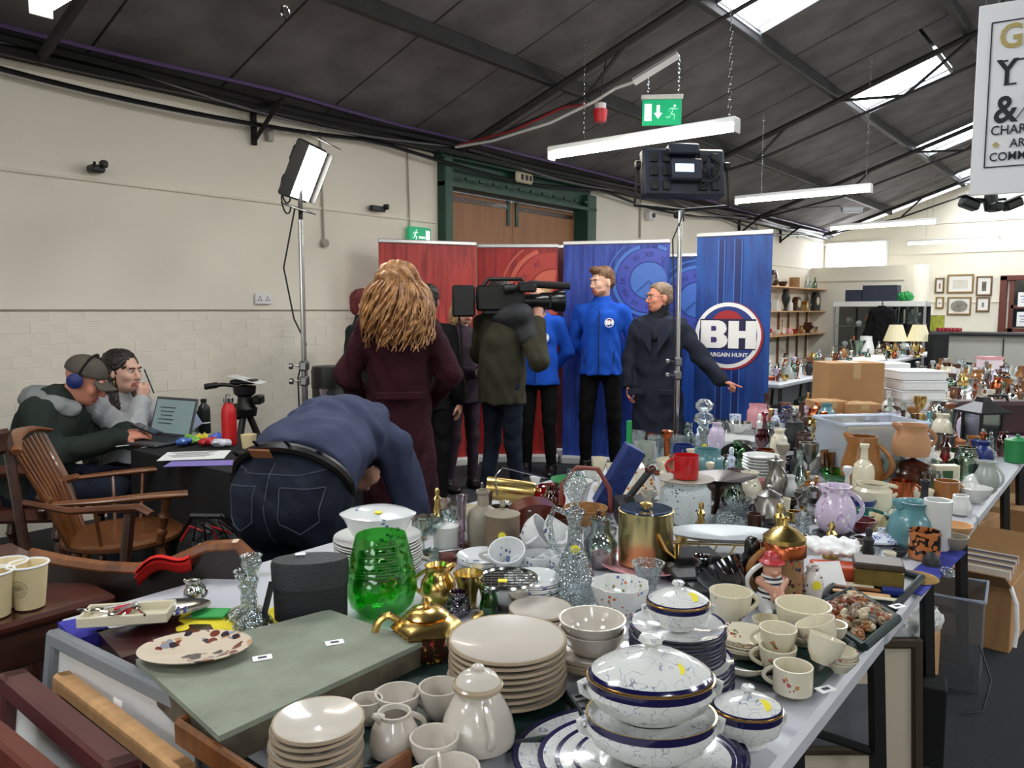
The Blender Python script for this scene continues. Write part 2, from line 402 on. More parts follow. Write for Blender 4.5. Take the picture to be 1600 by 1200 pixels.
MB().box((.4, -.26, .5), (.02, .02, .9)).build('panel_strip', m_steel, ct)
# ================================================================== figures: smooth solids sampled into one skin
V3 = lambda *a: np.array(a, dtype=np.float32)
def nrm(v):
    v = np.asarray(v, dtype=np.float32); return v/max(1e-9, np.linalg.norm(v))
class Solid:
    """a body described by rounded cones and ellipsoids that blend; meshed by surface nets"""
    def __init__(s): s.p = []
    def cone(s, a, b, ra, rb, mat=0, k=.02, flat=None, fk=1.0, op='add'):
        a, b = np.asarray(a, np.float32), np.asarray(b, np.float32); R = max(ra, rb)
        ab = b-a; L2 = max(1e-9, float(ab @ ab)); n = nrm(flat) if flat is not None else None
        def fn(P):
            q = P-a; t = np.clip((q @ ab)/L2, 0, 1); w = q-t[..., None]*ab
            if n is not None: w = w+(w @ n)[..., None]*n*(fk-1)
            d = np.sqrt((w*w).sum(-1))-(ra+t*(rb-ra))
            return d/(1+.35*(fk-1)) if n is not None else d
        s.p.append((fn, np.minimum(a, b)-R, np.maximum(a, b)+R, mat, k, op)); return s
    def ell(s, c, r, mat=0, k=.02, R=None, op='add'):
        c = np.asarray(c, np.float32); r = np.asarray(r, np.float32); M3 = np.asarray(R, np.float32) if R is not None else None
        def fn(P):
            q = P-c
            if M3 is not None: q = q @ M3
            u = q/r; k0 = np.sqrt((u*u).sum(-1)); g = u/r; k1 = np.sqrt((g*g).sum(-1))+1e-9
            return k0*(k0-1)/k1
        m = float(r.max()); s.p.append((fn, c-m, c+m, mat, k, op)); return s
    def cut(s, c, n):                       # keeps the side the normal points away from
        c = np.asarray(c, np.float32); n = nrm(n)
        s.p.append((lambda P: (P-c) @ n, None, None, 0, 0, 'cut')); return s
    def mesh(s, h, noise=None):
        lo = np.min([p[1] for p in s.p if p[5] == 'add'], 0)-3*h; hi = np.max([p[2] for p in s.p if p[5] == 'add'], 0)+3*h
        n = np.ceil((hi-lo)/h).astype(int)+1
        ax = [lo[i]+h*np.arange(n[i], dtype=np.float32) for i in range(3)]
        D = np.full(n, .2, np.float32)
        def pts(sl): return np.stack(np.meshgrid(ax[0][sl[0]], ax[1][sl[1]], ax[2][sl[2]], indexing='ij'), -1)
        for fn, b0, b1, mat, k, op in s.p:
            if op == 'cut': sl = tuple(slice(0, n[i]) for i in range(3))
            else:
                mg = k+3*h
                sl = tuple(slice(max(0, int((b0[i]-mg-lo[i])/h)), min(n[i], int((b1[i]+mg-lo[i])/h)+2)) for i in range(3))
            d = fn(pts(sl)); o = D[sl]
            if op == 'add':
                if k > 0:
                    w = np.clip(.5+.5*(o-d)/k, 0, 1); D[sl] = o+(d-o)*w-k*w*(1-w)
                else: D[sl] = np.minimum(o, d)
            elif op == 'sub':
                w = np.clip(.5-.5*(o+d)/k, 0, 1); D[sl] = o+(-d-o)*w+k*w*(1-w)
            else: D[sl] = np.maximum(o, d)
        if noise is not None:
            m = np.abs(D) < .05; P = pts(tuple(slice(0, n[i]) for i in range(3)))[m]; D[m] = D[m]+noise(P)
        D[0] = D[-1] = .2; D[:, 0] = D[:, -1] = .2; D[:, :, 0] = D[:, :, -1] = .2
        S = D < 0
        cs = [D[i:n[0]-1+i, j:n[1]-1+j, k:n[2]-1+k] for i in (0, 1) for j in (0, 1) for k in (0, 1)]
        ng = sum((c < 0).astype(np.int8) for c in cs); act = (ng > 0) & (ng < 8)
        idx = np.full(act.shape, -1, np.int64); A = np.argwhere(act); idx[act] = np.arange(len(A))
        vals = np.stack([c[act] for c in cs], -1); off = np.array([(i, j, k) for i in (0, 1) for j in (0, 1) for k in (0, 1)], np.float32)
        acc = np.zeros((len(A), 3), np.float32); cnt = np.zeros(len(A), np.float32)
        for i in range(8):
            for j in range(i+1, 8):
                if abs(off[i]-off[j]).sum() != 1: continue
                va, vb = vals[:, i], vals[:, j]; x = (va < 0) != (vb < 0)
                t = np.where(x, va/np.where(x, va-vb, 1), 0)
                acc += np.where(x[:, None], off[i]+t[:, None]*(off[j]-off[i]), 0); cnt += x
        verts = lo+(A+acc/cnt[:, None])*h
        quads = []
        for a in range(3):
            b, c = [(1, 2), (2, 0), (0, 1)][a]
            sl0 = [slice(None)]*3; sl1 = [slice(None)]*3; sl0[a] = slice(0, -1); sl1[a] = slice(1, None)
            s0, s1 = S[tuple(sl0)], S[tuple(sl1)]; E = np.argwhere(s0 != s1)
            E = E[(E[:, b] > 0) & (E[:, c] > 0)]
            fl = s0[tuple(E.T)]
            def cell(db, dc):
                q = E.copy(); q[:, b] -= db; q[:, c] -= dc; return idx[tuple(q.T)]
            Q = np.stack([cell(1, 1), cell(0, 1), cell(0, 0), cell(1, 0)], -1)
            Q[~fl] = Q[~fl][:, ::-1]; quads.append(Q)
        Q = np.concatenate(quads); Q = Q[(Q >= 0).all(1)]
        ctr = verts[Q].mean(1); best = np.full(len(Q), 9., np.float32); mi = np.zeros(len(Q), np.int32)
        for fn, b0, b1, mat, k, op in s.p:
            if op != 'add': continue
            d = fn(ctr); w = d < best; best[w] = d[w]; mi[w] = mat
        return verts, Q, mi
def np_mesh(name, parts, mats, parent=None):
    """parts: list of (verts, quads, material index) joined into one mesh"""
    o = 0; VV = []; QQ = []; MM = []
    for v, q, m in parts: VV.append(v); QQ.append(q+o); MM.append(m); o += len(v)
    v = np.concatenate(VV).astype(np.float32); q = np.concatenate(QQ).astype(np.int32); m = np.concatenate(MM).astype(np.int32)
    me = bpy.data.meshes.new(name); me.vertices.add(len(v)); me.vertices.foreach_set('co', v.ravel())
    me.loops.add(q.size); me.loops.foreach_set('vertex_index', q.ravel())
    me.polygons.add(len(q)); me.polygons.foreach_set('loop_start', np.arange(0, q.size, 4, dtype=np.int32))
    for k in mats: me.materials.append(k)
    me.polygons.foreach_set('material_index', m); me.polygons.foreach_set('use_smooth', np.ones(len(q), bool))
    me.update(calc_edges=True); me.validate()
    return link(name, me, parent)
def folds(amp=.006, f=1.0, seed=0):
    def fn(P):
        x, y, z = (P[:, i]*f for i in range(3))
        a = np.sin(21*z+6*np.sin(9*x+seed)+4*np.sin(11*y))*np.sin(13*x+7*y+3*np.sin(8*z+seed))
        b = np.sin(37*x-29*z+5*np.sin(17*y+seed)+seed)*.5
        return amp*(a+b)
    return fn
def rotm(yaw=0, pitch=0, roll=0):           # head frame: yaw about z, pitch nods forward (+), roll tilts
    return np.array(Matrix.Rotation(yaw, 3, 'Z') @ Matrix.Rotation(pitch, 3, 'X') @ Matrix.Rotation(roll, 3, 'Y'), np.float32)
def head_solid(c, R, sc=1.0, neck_to=None, beard=False, female=False):
    s = Solid(); f = lambda *p: np.asarray(c, np.float32)+R @ (V3(*p)*sc)
    e = lambda p, r, m=0, k=.02, op='add': s.ell(f(*p), V3(*r)*sc, m, k*sc, R, op)
    if neck_to is not None: s.cone(f(0, .022, -.05), neck_to, .054*sc, .062*sc, 0, .02)
    e((0, .014, .03), (.076, .096, .09)); e((0, -.02, -.04), (.06, .072, .076), 0, .03)
    e((0, -.06, -.092), (.027, .024, .021), 3 if beard else 0, .03); e((0, -.03, -.075), (.05 if female else .055, .05, .034), 3 if beard else 0, .03)
    for x in (-1, 1):
        e((x*.037, -.064, -.022), (.024, .024, .024), 0, .02); e((x*.079, .012, -.012), (.01, .021, .032), 0, .008)
        e((x*.031, -.1, .01), (.016, .013, .011), 0, .012, 'sub')
    s.cone(f(-.036, -.083, .031), f(.036, -.083, .031), .011*sc, .011*sc, 0, .015)
    s.cone(f(0, -.088, .015), f(0, -.113, -.028), .008*sc, .013*sc, 0, .012); e((0, -.1, -.034), (.018, .012, .009), 0, .01)
    e((0, -.087, -.062), (.023, .011, .006), 2, .006); e((0, -.085, -.072), (.021, .011, .007), 2, .006)
    return s
def hand_solid(w, d, n, side, curl=(.5,)*5, sc=1.0, mat=0):
    """wrist w, direction d, palm normal n (the way the fingers curl), side +1 puts the thumb on d x n; curl 0 straight .. 1 closed"""
    s = Solid(); d = nrm(d); n = nrm(np.asarray(n)-d*float(np.dot(n, d))); u = np.cross(d, n)*side; w = np.asarray(w, np.float32)
    q = lambda a, b, c: w+(d*a+u*b+n*c)*sc
    s.cone(q(-.06, 0, 0), q(.0, 0, 0), .031*sc, .026*sc, mat, .01, n, 1.25)
    s.cone(q(.015, .0, 0), q(.075, .008, 0), .03*sc, .026*sc, mat, .015, n, 2.0)
    s.cone(q(.02, -.018, 0), q(.078, -.026, 0), .018*sc, .013*sc, mat, .012, n, 1.3); s.cone(q(.02, .018, 0), q(.08, .026, 0), .018*sc, .013*sc, mat, .012, n, 1.3)
    for i, (b, L) in enumerate(((.03, .075), (.011, .085), (-.009, .078), (-.028, .06))):
        p = q(.08, b, 0); a = 0; c = curl[i+1]
        for j, (fr, r) in enumerate(((.45, .0088), (.31, .0082), (.24, .0076))):
            a += c*(1.25 if j else .9); dd = d*math.cos(a)+n*math.sin(a)
            e = p+dd*L*fr*sc; s.cone(p, e, r*sc, r*.93*sc, mat, .003); p = e
    c = curl[0]; p = q(.02, .026, .006); a1 = nrm(d*.7+u*(.75-.5*c)+n*(.25+.5*c)); e = p+a1*.045*sc; s.cone(p, e, .0125*sc, .0105*sc, mat, .008)
    a2 = nrm(d*(.9-.3*c)+u*(.35-.7*c)+n*(.2+.5*c)); s.cone(e, e+a2*.032*sc, .0102*sc, .0085*sc, mat, .003)
    return s
m_skin = M('skin', (214, 160, 136), .5, var=.06, vs=14, spec=.35); m_skin2 = M('skin_pale', (224, 178, 156), .5, var=.05, vs=14, spec=.35)
m_skin3 = M('skin_ruddy', (212, 142, 118), .5, var=.07, vs=14, spec=.35)
m_lip = M('lip', (172, 98, 88), .45)
m_eye = M('eye_white', (225, 222, 216), .25); m_iris = M('iris', (52, 44, 38), .2)
m_shoe = M('black_leather', (16, 15, 15), .35)
def cloth(key, c, var=.12, bump=.35, bs=18, rough=.85): return M(key, c, rough, var=var, vs=9, bump=bump, bs=bs, spec=.2)
STAND = dict(pel=(0, 0, .95), waist=(0, 0, 1.08), chest=(0, 0, 1.3), neck=(0, .01, 1.47), head=(0, -.025, 1.638),
             hipL=(.09, 0, .92), kneeL=(.1, -.01, .5), ankL=(.1, .02, .09), hipR=(-.09, 0, .92), kneeR=(-.1, -.01, .5), ankR=(-.1, .02, .09),
             shL=(.172, .015, 1.395), elL=(.225, .04, 1.11), wrL=(.235, -.04, .86), shR=(-.172, .015, 1.395), elR=(-.225, .04, 1.11), wrR=(-.235, -.04, .86))
def person(label, loc, rz, H=1.75, pose=None, front=(0, -1, 0), skin=None, trouser=None, shoe=m_shoe, top=None, top_name='jacket', hem=.82, fat=1.0, bulk=.018,
           yaw=0, pitch=0, roll=0, hands=None, hcurl=None, beard=None, female=False, flare=0, noise=.005, cat='person', eyes=True, collar=.05, head_front=None, lapel=None, nohem=False, hem_at=None, footdir=(0, -1, 0), head_sc=1.0):
    sc = H/1.75; J = {k: np.array(v, np.float32)*sc for k, v in {**STAND, **(pose or {})}.items()}
    T = thing('person', label, cat, loc, rz); skin = skin or m_skin; fv = nrm(front)
    spine = nrm(J['chest']-J['pel']); gl = 'L', 'R'
    b = Solid(); w = sc*fat*(.93 if female else 1)
    b.cone(J['pel'], J['waist'], .15*w, .135*w, 1, .03, fv, 1.4); b.cone(J['waist'], J['chest'], .135*w, .16*w, 1, .04, fv, 1.5)
    b.cone(J['chest'], J['neck'], .11*w, .055*w, 0, .05, fv, 1.3)
    for g in gl:
        b.cone(J['hip'+g], J['knee'+g], .092*w, .064*sc, 1, .03); b.cone(J['knee'+g], J['ank'+g], .062*sc, .047*sc, 1, .02)
        b.cone(J['sh'+g], J['el'+g], .05*sc, .04*sc, 1, .03); b.cone(J['el'+g], J['wr'+g], .038*sc, .028*sc, 0, .015)
    parts = [b.mesh(.011, folds(.004, 1.2, 3))]
    hc = J['head']; R = rotm(yaw, pitch, roll)
    parts.append(head_solid(hc, R, sc*.98*head_sc, J['neck'], bool(beard), female).mesh(.0055))
    hands = hands or {}
    for g in gl:
        d0 = nrm(J['wr'+g]-J['el'+g]); d, n, sd = hands.get(g, (d0, (1 if g == 'R' else -1, 0, 0), 1 if g == 'L' else -1))
        parts.append(hand_solid(J['wr'+g]+nrm(d)*.01, d, n, sd, (hcurl or {}).get(g, (.4, .35, .4, .45, .5)), sc*(.92 if female else 1)).mesh(.0042))
    np_mesh('body', parts, [skin, trouser or m_blackm, m_lip, beard or skin], T)
    f = lambda *p: hc+R @ (V3(*p)*sc*.98*head_sc)
    if eyes:
        for x in (-1, 1):
            e = MB(); c0 = Vector(f(x*.031, -.083, .009)); e.ell(c0, (.0105*sc,)*3, 10, 6); c1 = Vector(f(x*.031, -.0905, .0085)); e.ell(c1, (.0056*sc,)*3, 8, 6, mi=1)
            e.build('eye', [m_eye, m_iris], T)
    # shoes
    fd = nrm(footdir)
    for g in gl:
        a = J['ank'+g]; s = Solid(); z0 = a-V3(0, 0, .055*sc)
        s.cone(a, z0+V3(0, 0, .0), .052*sc, .042*sc, 0, .02); s.cone(z0-fd*.04*sc, z0+fd*.16*sc-V3(0, 0, .0), .042*sc, .036*sc, 0, .03, (0, 0, 1), 1.15); s.cut((0, 0, float(z0[2])-.034*sc), (0, 0, -1))
        np_mesh('shoe', [s.mesh(.009)], [shoe], T)
    if top is not None:
        t = Solid(); bk = bulk
        hp = J['pel']-spine*max(0, float(J['pel'][2])-hem*sc) if hem_at is None else J['pel']+spine*hem_at
        t.cone(hp, J['waist'], .155*w+bk+flare, .142*w+bk, 0, .04, fv, 1.35); t.cone(J['waist'], J['chest'], .142*w+bk, .157*w+bk*.8, 0, .05, fv, 1.42)
        t.cone(J['shL']*.85+J['shR']*.15, J['neck']-spine*.05, .05*sc+bk*.6, .06*sc+bk*.4, 0, .05); t.cone(J['shR']*.85+J['shL']*.15, J['neck']-spine*.05, .05*sc+bk*.6, .06*sc+bk*.4, 0, .05); t.cone(J['chest'], J['neck'], .13*w+bk, .06*sc+bk*.5, 0, .05, fv, 1.3)
        for g in gl:
            t.cone(J['sh'+g], J['el'+g], .05*sc+bk*.75, .043*sc+bk*.75, 0, .035); e = J['el'+g]+(J['wr'+g]-J['el'+g])*.97; t.cone(J['el'+g], e, .043*sc+bk*.75, .033*sc+bk*.7, 0, .03)
        if collar: 
            nd = nrm(J['head']-J['neck']); t.cone(J['neck']-nd*.02, J['neck']+nd*collar*sc, .067*sc, .07*sc, 0, .015)
        if not nohem:
            t.cut(hp, -spine)
        np_mesh(top_name, [t.mesh(.0105, folds(noise, 1.0, len(label)))], [top], T)
    return T, J, f, R, sc
def skull_hair(T, hc, R, sc, mat, pieces, name='hair', h=.006, amp=.004, cuts=()):
    s = Solid(); c = np.asarray(hc, np.float32)
    for p, r in pieces: s.ell(c+R @ (V3(*p)*sc), V3(*r)*sc, 0, .02, R)
    for p, n in cuts: s.cut(c+R @ (V3(*p)*sc), R @ V3(*n))
    return np_mesh(name, [s.mesh(h, folds(amp, 5, 1))], [mat], T)
def brows(T, f, mat):
    for x in (-1, 1): MB().tube([f(x*.014, -.098, .026), f(x*.032, -.098, .031), f(x*.048, -.088, .026)], .0042, 6).build('eyebrow', mat, T)
def specs(T, f, mat, r=.019):
    m = MB()
    for x in (-1, 1):
        m.tube([f(x*.033+r*1.25*math.cos(a), -.108, .006+r*math.sin(a)) for a in [i*math.pi/8 for i in range(16)]], .0016, 5, closed=True)
        m.tube([f(x*.056, -.106, .01), f(x*.078, -.03, .01), f(x*.082, .015, .0)], .0016, 5)
    m.tube([f(-.01, -.108, .01), f(0, -.112, .013), f(.01, -.108, .01)], .0016, 5)
    return m.build('spectacles', mat, T)
# ================================================================== people
def ground(px, d): p = C(px, 485, d); return (p.x, p.y, 0)
D2R = math.radians
m_blueJ = cloth('blue_softshell', (28, 82, 190), .1); m_navy = cloth('navy_coat', (38, 42, 56), .12); m_olive = cloth('olive_fleece', (58, 56, 44), .14)
m_maroon = cloth('maroon_wool', (52, 20, 29), .2, .5, 60); m_denim = cloth('dark_denim', (27, 33, 46), .25, .4, 40); m_blk = cloth('black_trousers', (15, 15, 17), .2)
m_hair_br = M('brown_hair', (112, 78, 50), .5, var=.3, vs=40, stretch=(1, 1, .2), bump=.5, bs=90); m_hair_gr = M('grey_hair', (130, 108, 88), .55, var=.25, vs=40, bump=.5, bs=90)
m_hair_dk = M('dark_hair', (34, 24, 20), .45, var=.3, vs=40, bump=.5, bs=90); m_hair_rd = M('auburn_hair', (118, 74, 42), .42, var=.35, vs=30, c2=(186, 136, 84), bump=.3, bs=120)
m_hair_bl = M('blonde_hair', (186, 150, 104), .5, var=.25, vs=40, bump=.5, bs=90)
def badge(T, p, n, r=.034):
    """round chest emblem with two letters"""
    q = Vector(n).to_track_quat('Z', 'Y').to_matrix().to_4x4(); A = Matrix.Translation(p) @ q
    m = MB(); m.lathe([(r, 0), (r, .004), (r*.86, .005)], 24, T=A, mi=[0, 0, 0]); m.lathe([(r*.84, .0045), (r*.84, .0056)], 24, T=A, mi=1); m.lathe([(r*.4, .005), (r*.4, .0064)], 20, c=(0, r*.25, 0), T=A, mi=2)
    b = m.build('badge', [m_label, M('badge_blue', (36, 52, 130), .5), M('badge_red', (190, 36, 40), .5)], T)
    t = text('BH', r*1.15, m_label, b, (0, 0, 0), (0, 0, 0), .001, .0035); t.matrix_local = A @ Matrix.Translation((0, -.001, .0075)); return b
# ---- man in blue jacket, hands behind his back
T, J, f, R, sc = person('young man in blue zip jacket and black trousers standing before the clock banner', ground(940, 6.78), FACE+D2R(-14), 1.81,
    dict(elL=(.27, .1, 1.14), wrL=(.1, .17, .97), elR=(-.27, .1, 1.14), wrR=(-.08, .18, .95), ankL=(.13, .02, .09), ankR=(-.13, .02, .09), kneeL=(.12, -.01, .5), kneeR=(-.12, -.01, .5)),
    top=m_blueJ, trouser=m_blk, hem=.86, yaw=D2R(-42), pitch=D2R(6), fat=.95, bulk=.022, flare=.022, collar=.03, noise=.006, skin=m_skin2, beard=M('stubble', (176, 122, 96), .6))
skull_hair(T, J['head'], R, sc, m_hair_br, [((0, .03, .055), (.083, .1, .08)), ((0, -.06, .105), (.055, .045, .032)), ((0, .06, -.0), (.078, .065, .07))], cuts=[((0, -.055, .045), (0, -.75, -.65))])
brows(T, f, m_hair_br)
MB().tube([(.0, -.145*sc, 1.4*sc), (.0, -.175*sc, 1.2*sc), (0, -.165*sc, 1.0*sc), (0, -.17*sc, .88*sc)], .005, 6).build('zip', m_navy, T)
for x in (-1, 1): MB().tube([(x*.12, -.155*sc, .95*sc), (x*.135, -.15*sc, 1.08*sc)], .005, 6).build('pocket_zip', m_navy, T)
badge(T, (.085*sc, -.158*sc, 1.3*sc), (.2, -1, .12), .04)
# ---- woman in the same jacket behind the camera operator
T, J, f, R, sc = person('person in blue zip jacket mostly hidden behind the shoulder camera', ground(842, 6.72), FACE+D2R(-12), 1.68,
    dict(elL=(.25, .1, 1.14), wrL=(.09, .17, .97), elR=(-.25, .1, 1.14), wrR=(-.08, .18, .95), ankL=(.12, .0, .09), ankR=(-.12, .03, .09)),
    top=m_blueJ, trouser=m_blk, hem=.84, yaw=D2R(-20), bulk=.024, flare=.022, skin=m_skin2, female=True)
skull_hair(T, J['head'], R, sc, m_hair_bl, [((0, .035, .055), (.084, .1, .08)), ((0, .08, -.05), (.07, .05, .09))], cuts=[((0, -.055, .045), (0, -.75, -.65))])
badge(T, (.08*sc, -.152*sc, 1.27*sc), (.2, -1, .1), .038)
MB().tube([(.0, -.14*sc, 1.4*sc), (.0, -.168*sc, 1.2*sc), (0, -.16*sc, 1.0*sc), (0, -.162*sc, .86*sc)], .005, 6).build('zip', m_navy, T)
# ---- older man in navy coat, pointing
T, J, f, R, sc = person('older man in long navy raincoat and spectacles pointing with outstretched arm', ground(1030, 6.3), FACE+D2R(-22), 1.66,
    dict(elR=(-.25, .03, 1.12), wrR=(-.24, -.06, .88), elL=(.36, .0, 1.14), wrL=(.555, -.12, .95)),
    top=m_navy, top_name='coat', trouser=m_blk, hem=.42, yaw=D2R(-48), pitch=D2R(2), bulk=.035, flare=.035, fat=1.06, noise=.008, skin=m_skin3, collar=.02,
    hands={'L': ((.8, -.35, -.2), (.2, -.2, -1), 1)}, hcurl={'L': (.6, .02, .75, .85, .9)}, head_sc=1.04)
skull_hair(T, J['head'], R, sc, m_hair_gr, [((0, .022, .052), (.086, .106, .08)), ((0, .05, .0), (.085, .075, .078))], amp=.003, cuts=[((0, -.045, .06), (0, -.8, -.6))])
brows(T, f, m_hair_gr); specs(T, f, m_black, .02)
s = Solid(); s.cone(J['neck']+V3(0, .0, -.01), J['neck']+V3(0, -.01, .065), .085, .082, 0, .01); s.cone(J['neck']+V3(0, -.06, -.03), J['chest']+V3(.01, -.135, .0), .045, .03, 0, .03, (0, 1, 0), 1.6)
np_mesh('scarf', [s.mesh(.008, folds(.006, 2, 2))], [M('dark_scarf', (20, 22, 32), .9, var=.2, vs=30)], T)
for x in (-1, 1):
    MB().add([(x*.02, -.165, 1.16*sc), (x*.03, -.15, 1.36*sc), (x*.09, -.12, 1.42*sc), (x*.115, -.15, 1.32*sc), (x*.02, -.18, 1.16*sc), (x*.03, -.172, 1.36*sc), (x*.09, -.14, 1.425*sc), (x*.115, -.168, 1.32*sc)],
             [(0, 1, 2, 3), (4, 5, 6, 7), (0, 3, 7, 4), (2, 3, 7, 6), (1, 2, 6, 5), (0, 1, 5, 4)]).build('lapel', m_navy, T)
MB().box((.11, -.185, .84*sc), (.14, .02, .05), .006).build('pocket_flap', m_navy, T); MB().box((-.14, -.18, .84*sc), (.14, .02, .05), .006).build('pocket_flap', m_navy, T)
# ---- camera operator, seen from behind, camera on the shoulder
T, J, f, R, sc = person('camera operator in olive fleece and dark jeans seen from behind with camera on shoulder', ground(784, 5.6), FACE+D2R(140), 1.7,
    dict(elR=(-.35, .0, 1.13), wrR=(-.27, -.09, 1.41), elL=(.3, -.08, 1.15), wrL=(.2, -.3, 1.2), head=(.03, -.05, 1.6), ankL=(.12, .06, .09), ankR=(-.14, -.04, .09), shR=(-.185, -.01, 1.44)),
    top=m_olive, top_name='fleece', trouser=m_denim, hem=.8, yaw=D2R(-8), bulk=.034, fat=1.06, noise=.006, collar=.03,
    hands={'R': ((.05, -.1, .97), (.5, -.8, .1), -1)}, hcurl={'R': (.5, .45, .5, .55, .6)})
skull_hair(T, J['head'], R, sc, m_hair_dk, [((0, .03, .055), (.083, .1, .08)), ((0, .06, -.0), (.08, .065, .07))], cuts=[((0, -.05, .05), (0, -.8, -.6))])
s = Solid(); s.cone(J['shR']+V3(.14, .06, .015), J['shR']+V3(-.02, .04, .015), .085, .09, 0, .03); s.cone(J['shR'], J['shR']*.55+J['elR']*.45, .09, .08, 0, .03)
np_mesh('shoulder_yoke', [s.mesh(.01, folds(.003))], [M('dark_yoke', (36, 37, 40), .7, var=.15)], T)
# ---- woman with auburn hair in maroon coat, seen from behind
PR = ground(622, 4.35)
T, J, f, R, sc = person('woman with long wavy auburn hair in a maroon wool coat seen from behind', PR, FACE+D2R(188), 1.69,
    dict(elL=(.3, -.02, 1.12), wrL=(.2, -.2, .95), elR=(-.3, -.02, 1.12), wrR=(-.2, -.2, .95)),
    top=m_maroon, top_name='coat', trouser=m_blk, hem=.26, bulk=.035, flare=.06, fat=1.0, noise=.007, female=True, collar=.03, eyes=False)
hc = J['head']; rnd = random.Random(5)
s = Solid(); s.ell(hc+V3(0, .035, .045), (.112, .122, .1), 0, .03); s.cone(hc+V3(0, .06, .0), hc+V3(0, .1, -.2), .115, .14, 0, .04, (0, 1, 0), 1.35); s.cone(hc+V3(-.08, .02, -.03), hc+V3(-.13, .04, -.25), .06, .06, 0, .04); s.cone(hc+V3(.08, .02, -.03), hc+V3(.13, .04, -.25), .06, .06, 0, .04)
hair = np_mesh('hair', [s.mesh(.009, folds(.01, 2.2, 4))], [m_hair_rd], T)
lk = MB()
for i in range(260):
    a = rnd.uniform(-2.3, 2.3); t0 = rnd.uniform(0, 1); L = .27+.085*math.cos(a*.8)+rnd.uniform(-.06, .05); ph = rnd.uniform(0, 6.3); am = rnd.uniform(.012, .026)
    p0 = Vector(hc)+Vector((math.sin(a)*.1*(.25+.75*t0), .035+math.cos(a)*.115*(.25+.75*t0), .045+.1*math.sqrt(max(0, 1-(.25+.75*t0)**2))))
    pts = []; n = 12
    for j in range(n+1):
        u = j/n; spread = .105+.085*min(1, u*1.4); yy = .035+math.cos(a)*(.118+.07*min(1, u*1.3))
        tgt = Vector(hc)+Vector((math.sin(a)*spread*1.08, yy, .045-L*u))
        q = p0.lerp(tgt, min(1, u*2.2)); q.z = p0.z-(p0.z-(hc[2]+.045-L))*u**1.1
        wv = am*u*1.6; q += Vector((math.cos(a)*math.sin(u*11+ph)*wv*1.15, math.cos(u*11+ph)*wv, 0)); pts.append(q)
    lk.tube(pts, [.0098*(1-.95*max(0, j/n-.3)**1.4-.5*max(0, .3-j/n)) for j in range(n+1)], 5, flat=.55)
lk.build('hair_lock', m_hair_rd, hair)['kind'] = 'stuff'
MB().box((0, .17, 1.02*sc), (.26, .02, .045), .006).build('half_belt', m_maroon, T)
# ---- blonde woman in spectacles and plaid suit
m_plaid = M('plaid_suit', (44, 26, 40), .85, var=.3, vs=26, bump=.2)
T, J, f, R, sc = person('blonde woman with red spectacles in a dark plaid suit holding her hands together', ground(722, 6.15), FACE+D2R(38), 1.56,
    dict(elL=(.26, .03, 1.12), wrL=(.06, -.24, 1.1), elR=(-.26, .03, 1.12), wrR=(-.05, -.24, 1.08), ankL=(.12, .02, .09), ankR=(-.14, .04, .09)),
    top=m_plaid, top_name='suit_jacket', trouser=m_plaid, hem=.8, bulk=.02, female=True, skin=m_skin2, pitch=D2R(14), collar=0,
    hands={'L': ((-.7, -.5, .1), (0, .2, -1), -1), 'R': ((.7, -.5, .1), (0, .2, -1), 1)}, hcurl={'L': (.5, .6, .6, .6, .6), 'R': (.5, .6, .6, .6, .6)})
skull_hair(T, J['head'], R, sc, m_hair_bl, [((0, .035, .05), (.088, .105, .085)), ((.075, .03, -.07), (.03, .06, .1)), ((-.075, .03, -.07), (.03, .06, .1)), ((0, .09, -.06), (.08, .045, .11))], amp=.005, cuts=[((0, -.062, .05), (0, -1, 0))])
specs(T, f, M('red_frames', (150, 30, 34), .4), .021); brows(T, f, m_hair_bl)
# ---- dark haired person behind the auburn haired woman
T, J, f, R, sc = person('dark haired person in black jacket standing between the red banner and the maroon coat', ground(668, 5.55), FACE+D2R(170), 1.62,
    dict(elL=(.2, -.1, 1.12), wrL=(.12, -.28, 1.15)), top=m_blk, trouser=m_blk, hem=.8, bulk=.02, eyes=False, shoe=M('beige_trainer', (170, 150, 136), .7), collar=.03)
skull_hair(T, J['head'], R, sc, m_hair_dk, [((0, .02, .05), (.088, .105, .085)), ((0, .05, -.01), (.084, .08, .09))], cuts=[((0, -.06, .05), (0, -.85, -.5))])
# ---- another crew member glimpsed beyond the maroon coat
T, J, f, R, sc = person('person in dark jacket with red headscarf glimpsed beyond the maroon coat and the wall', ground(566, 6.2), FACE+D2R(80), 1.6,
    dict(elL=(.2, -.06, 1.12), wrL=(.12, -.3, 1.1)), top=cloth('grey_green_jacket', (38, 42, 40)), trouser=m_blk, hem=.8, bulk=.02)
skull_hair(T, J['head'], R, sc, M('red_scarf_cloth', (120, 52, 54), .8, var=.4, vs=60), [((0, .025, .045), (.09, .108, .095)), ((0, .07, -.02), (.08, .06, .08))], name='headscarf', cuts=[((0, -.06, .035), (0, -.85, -.5))])
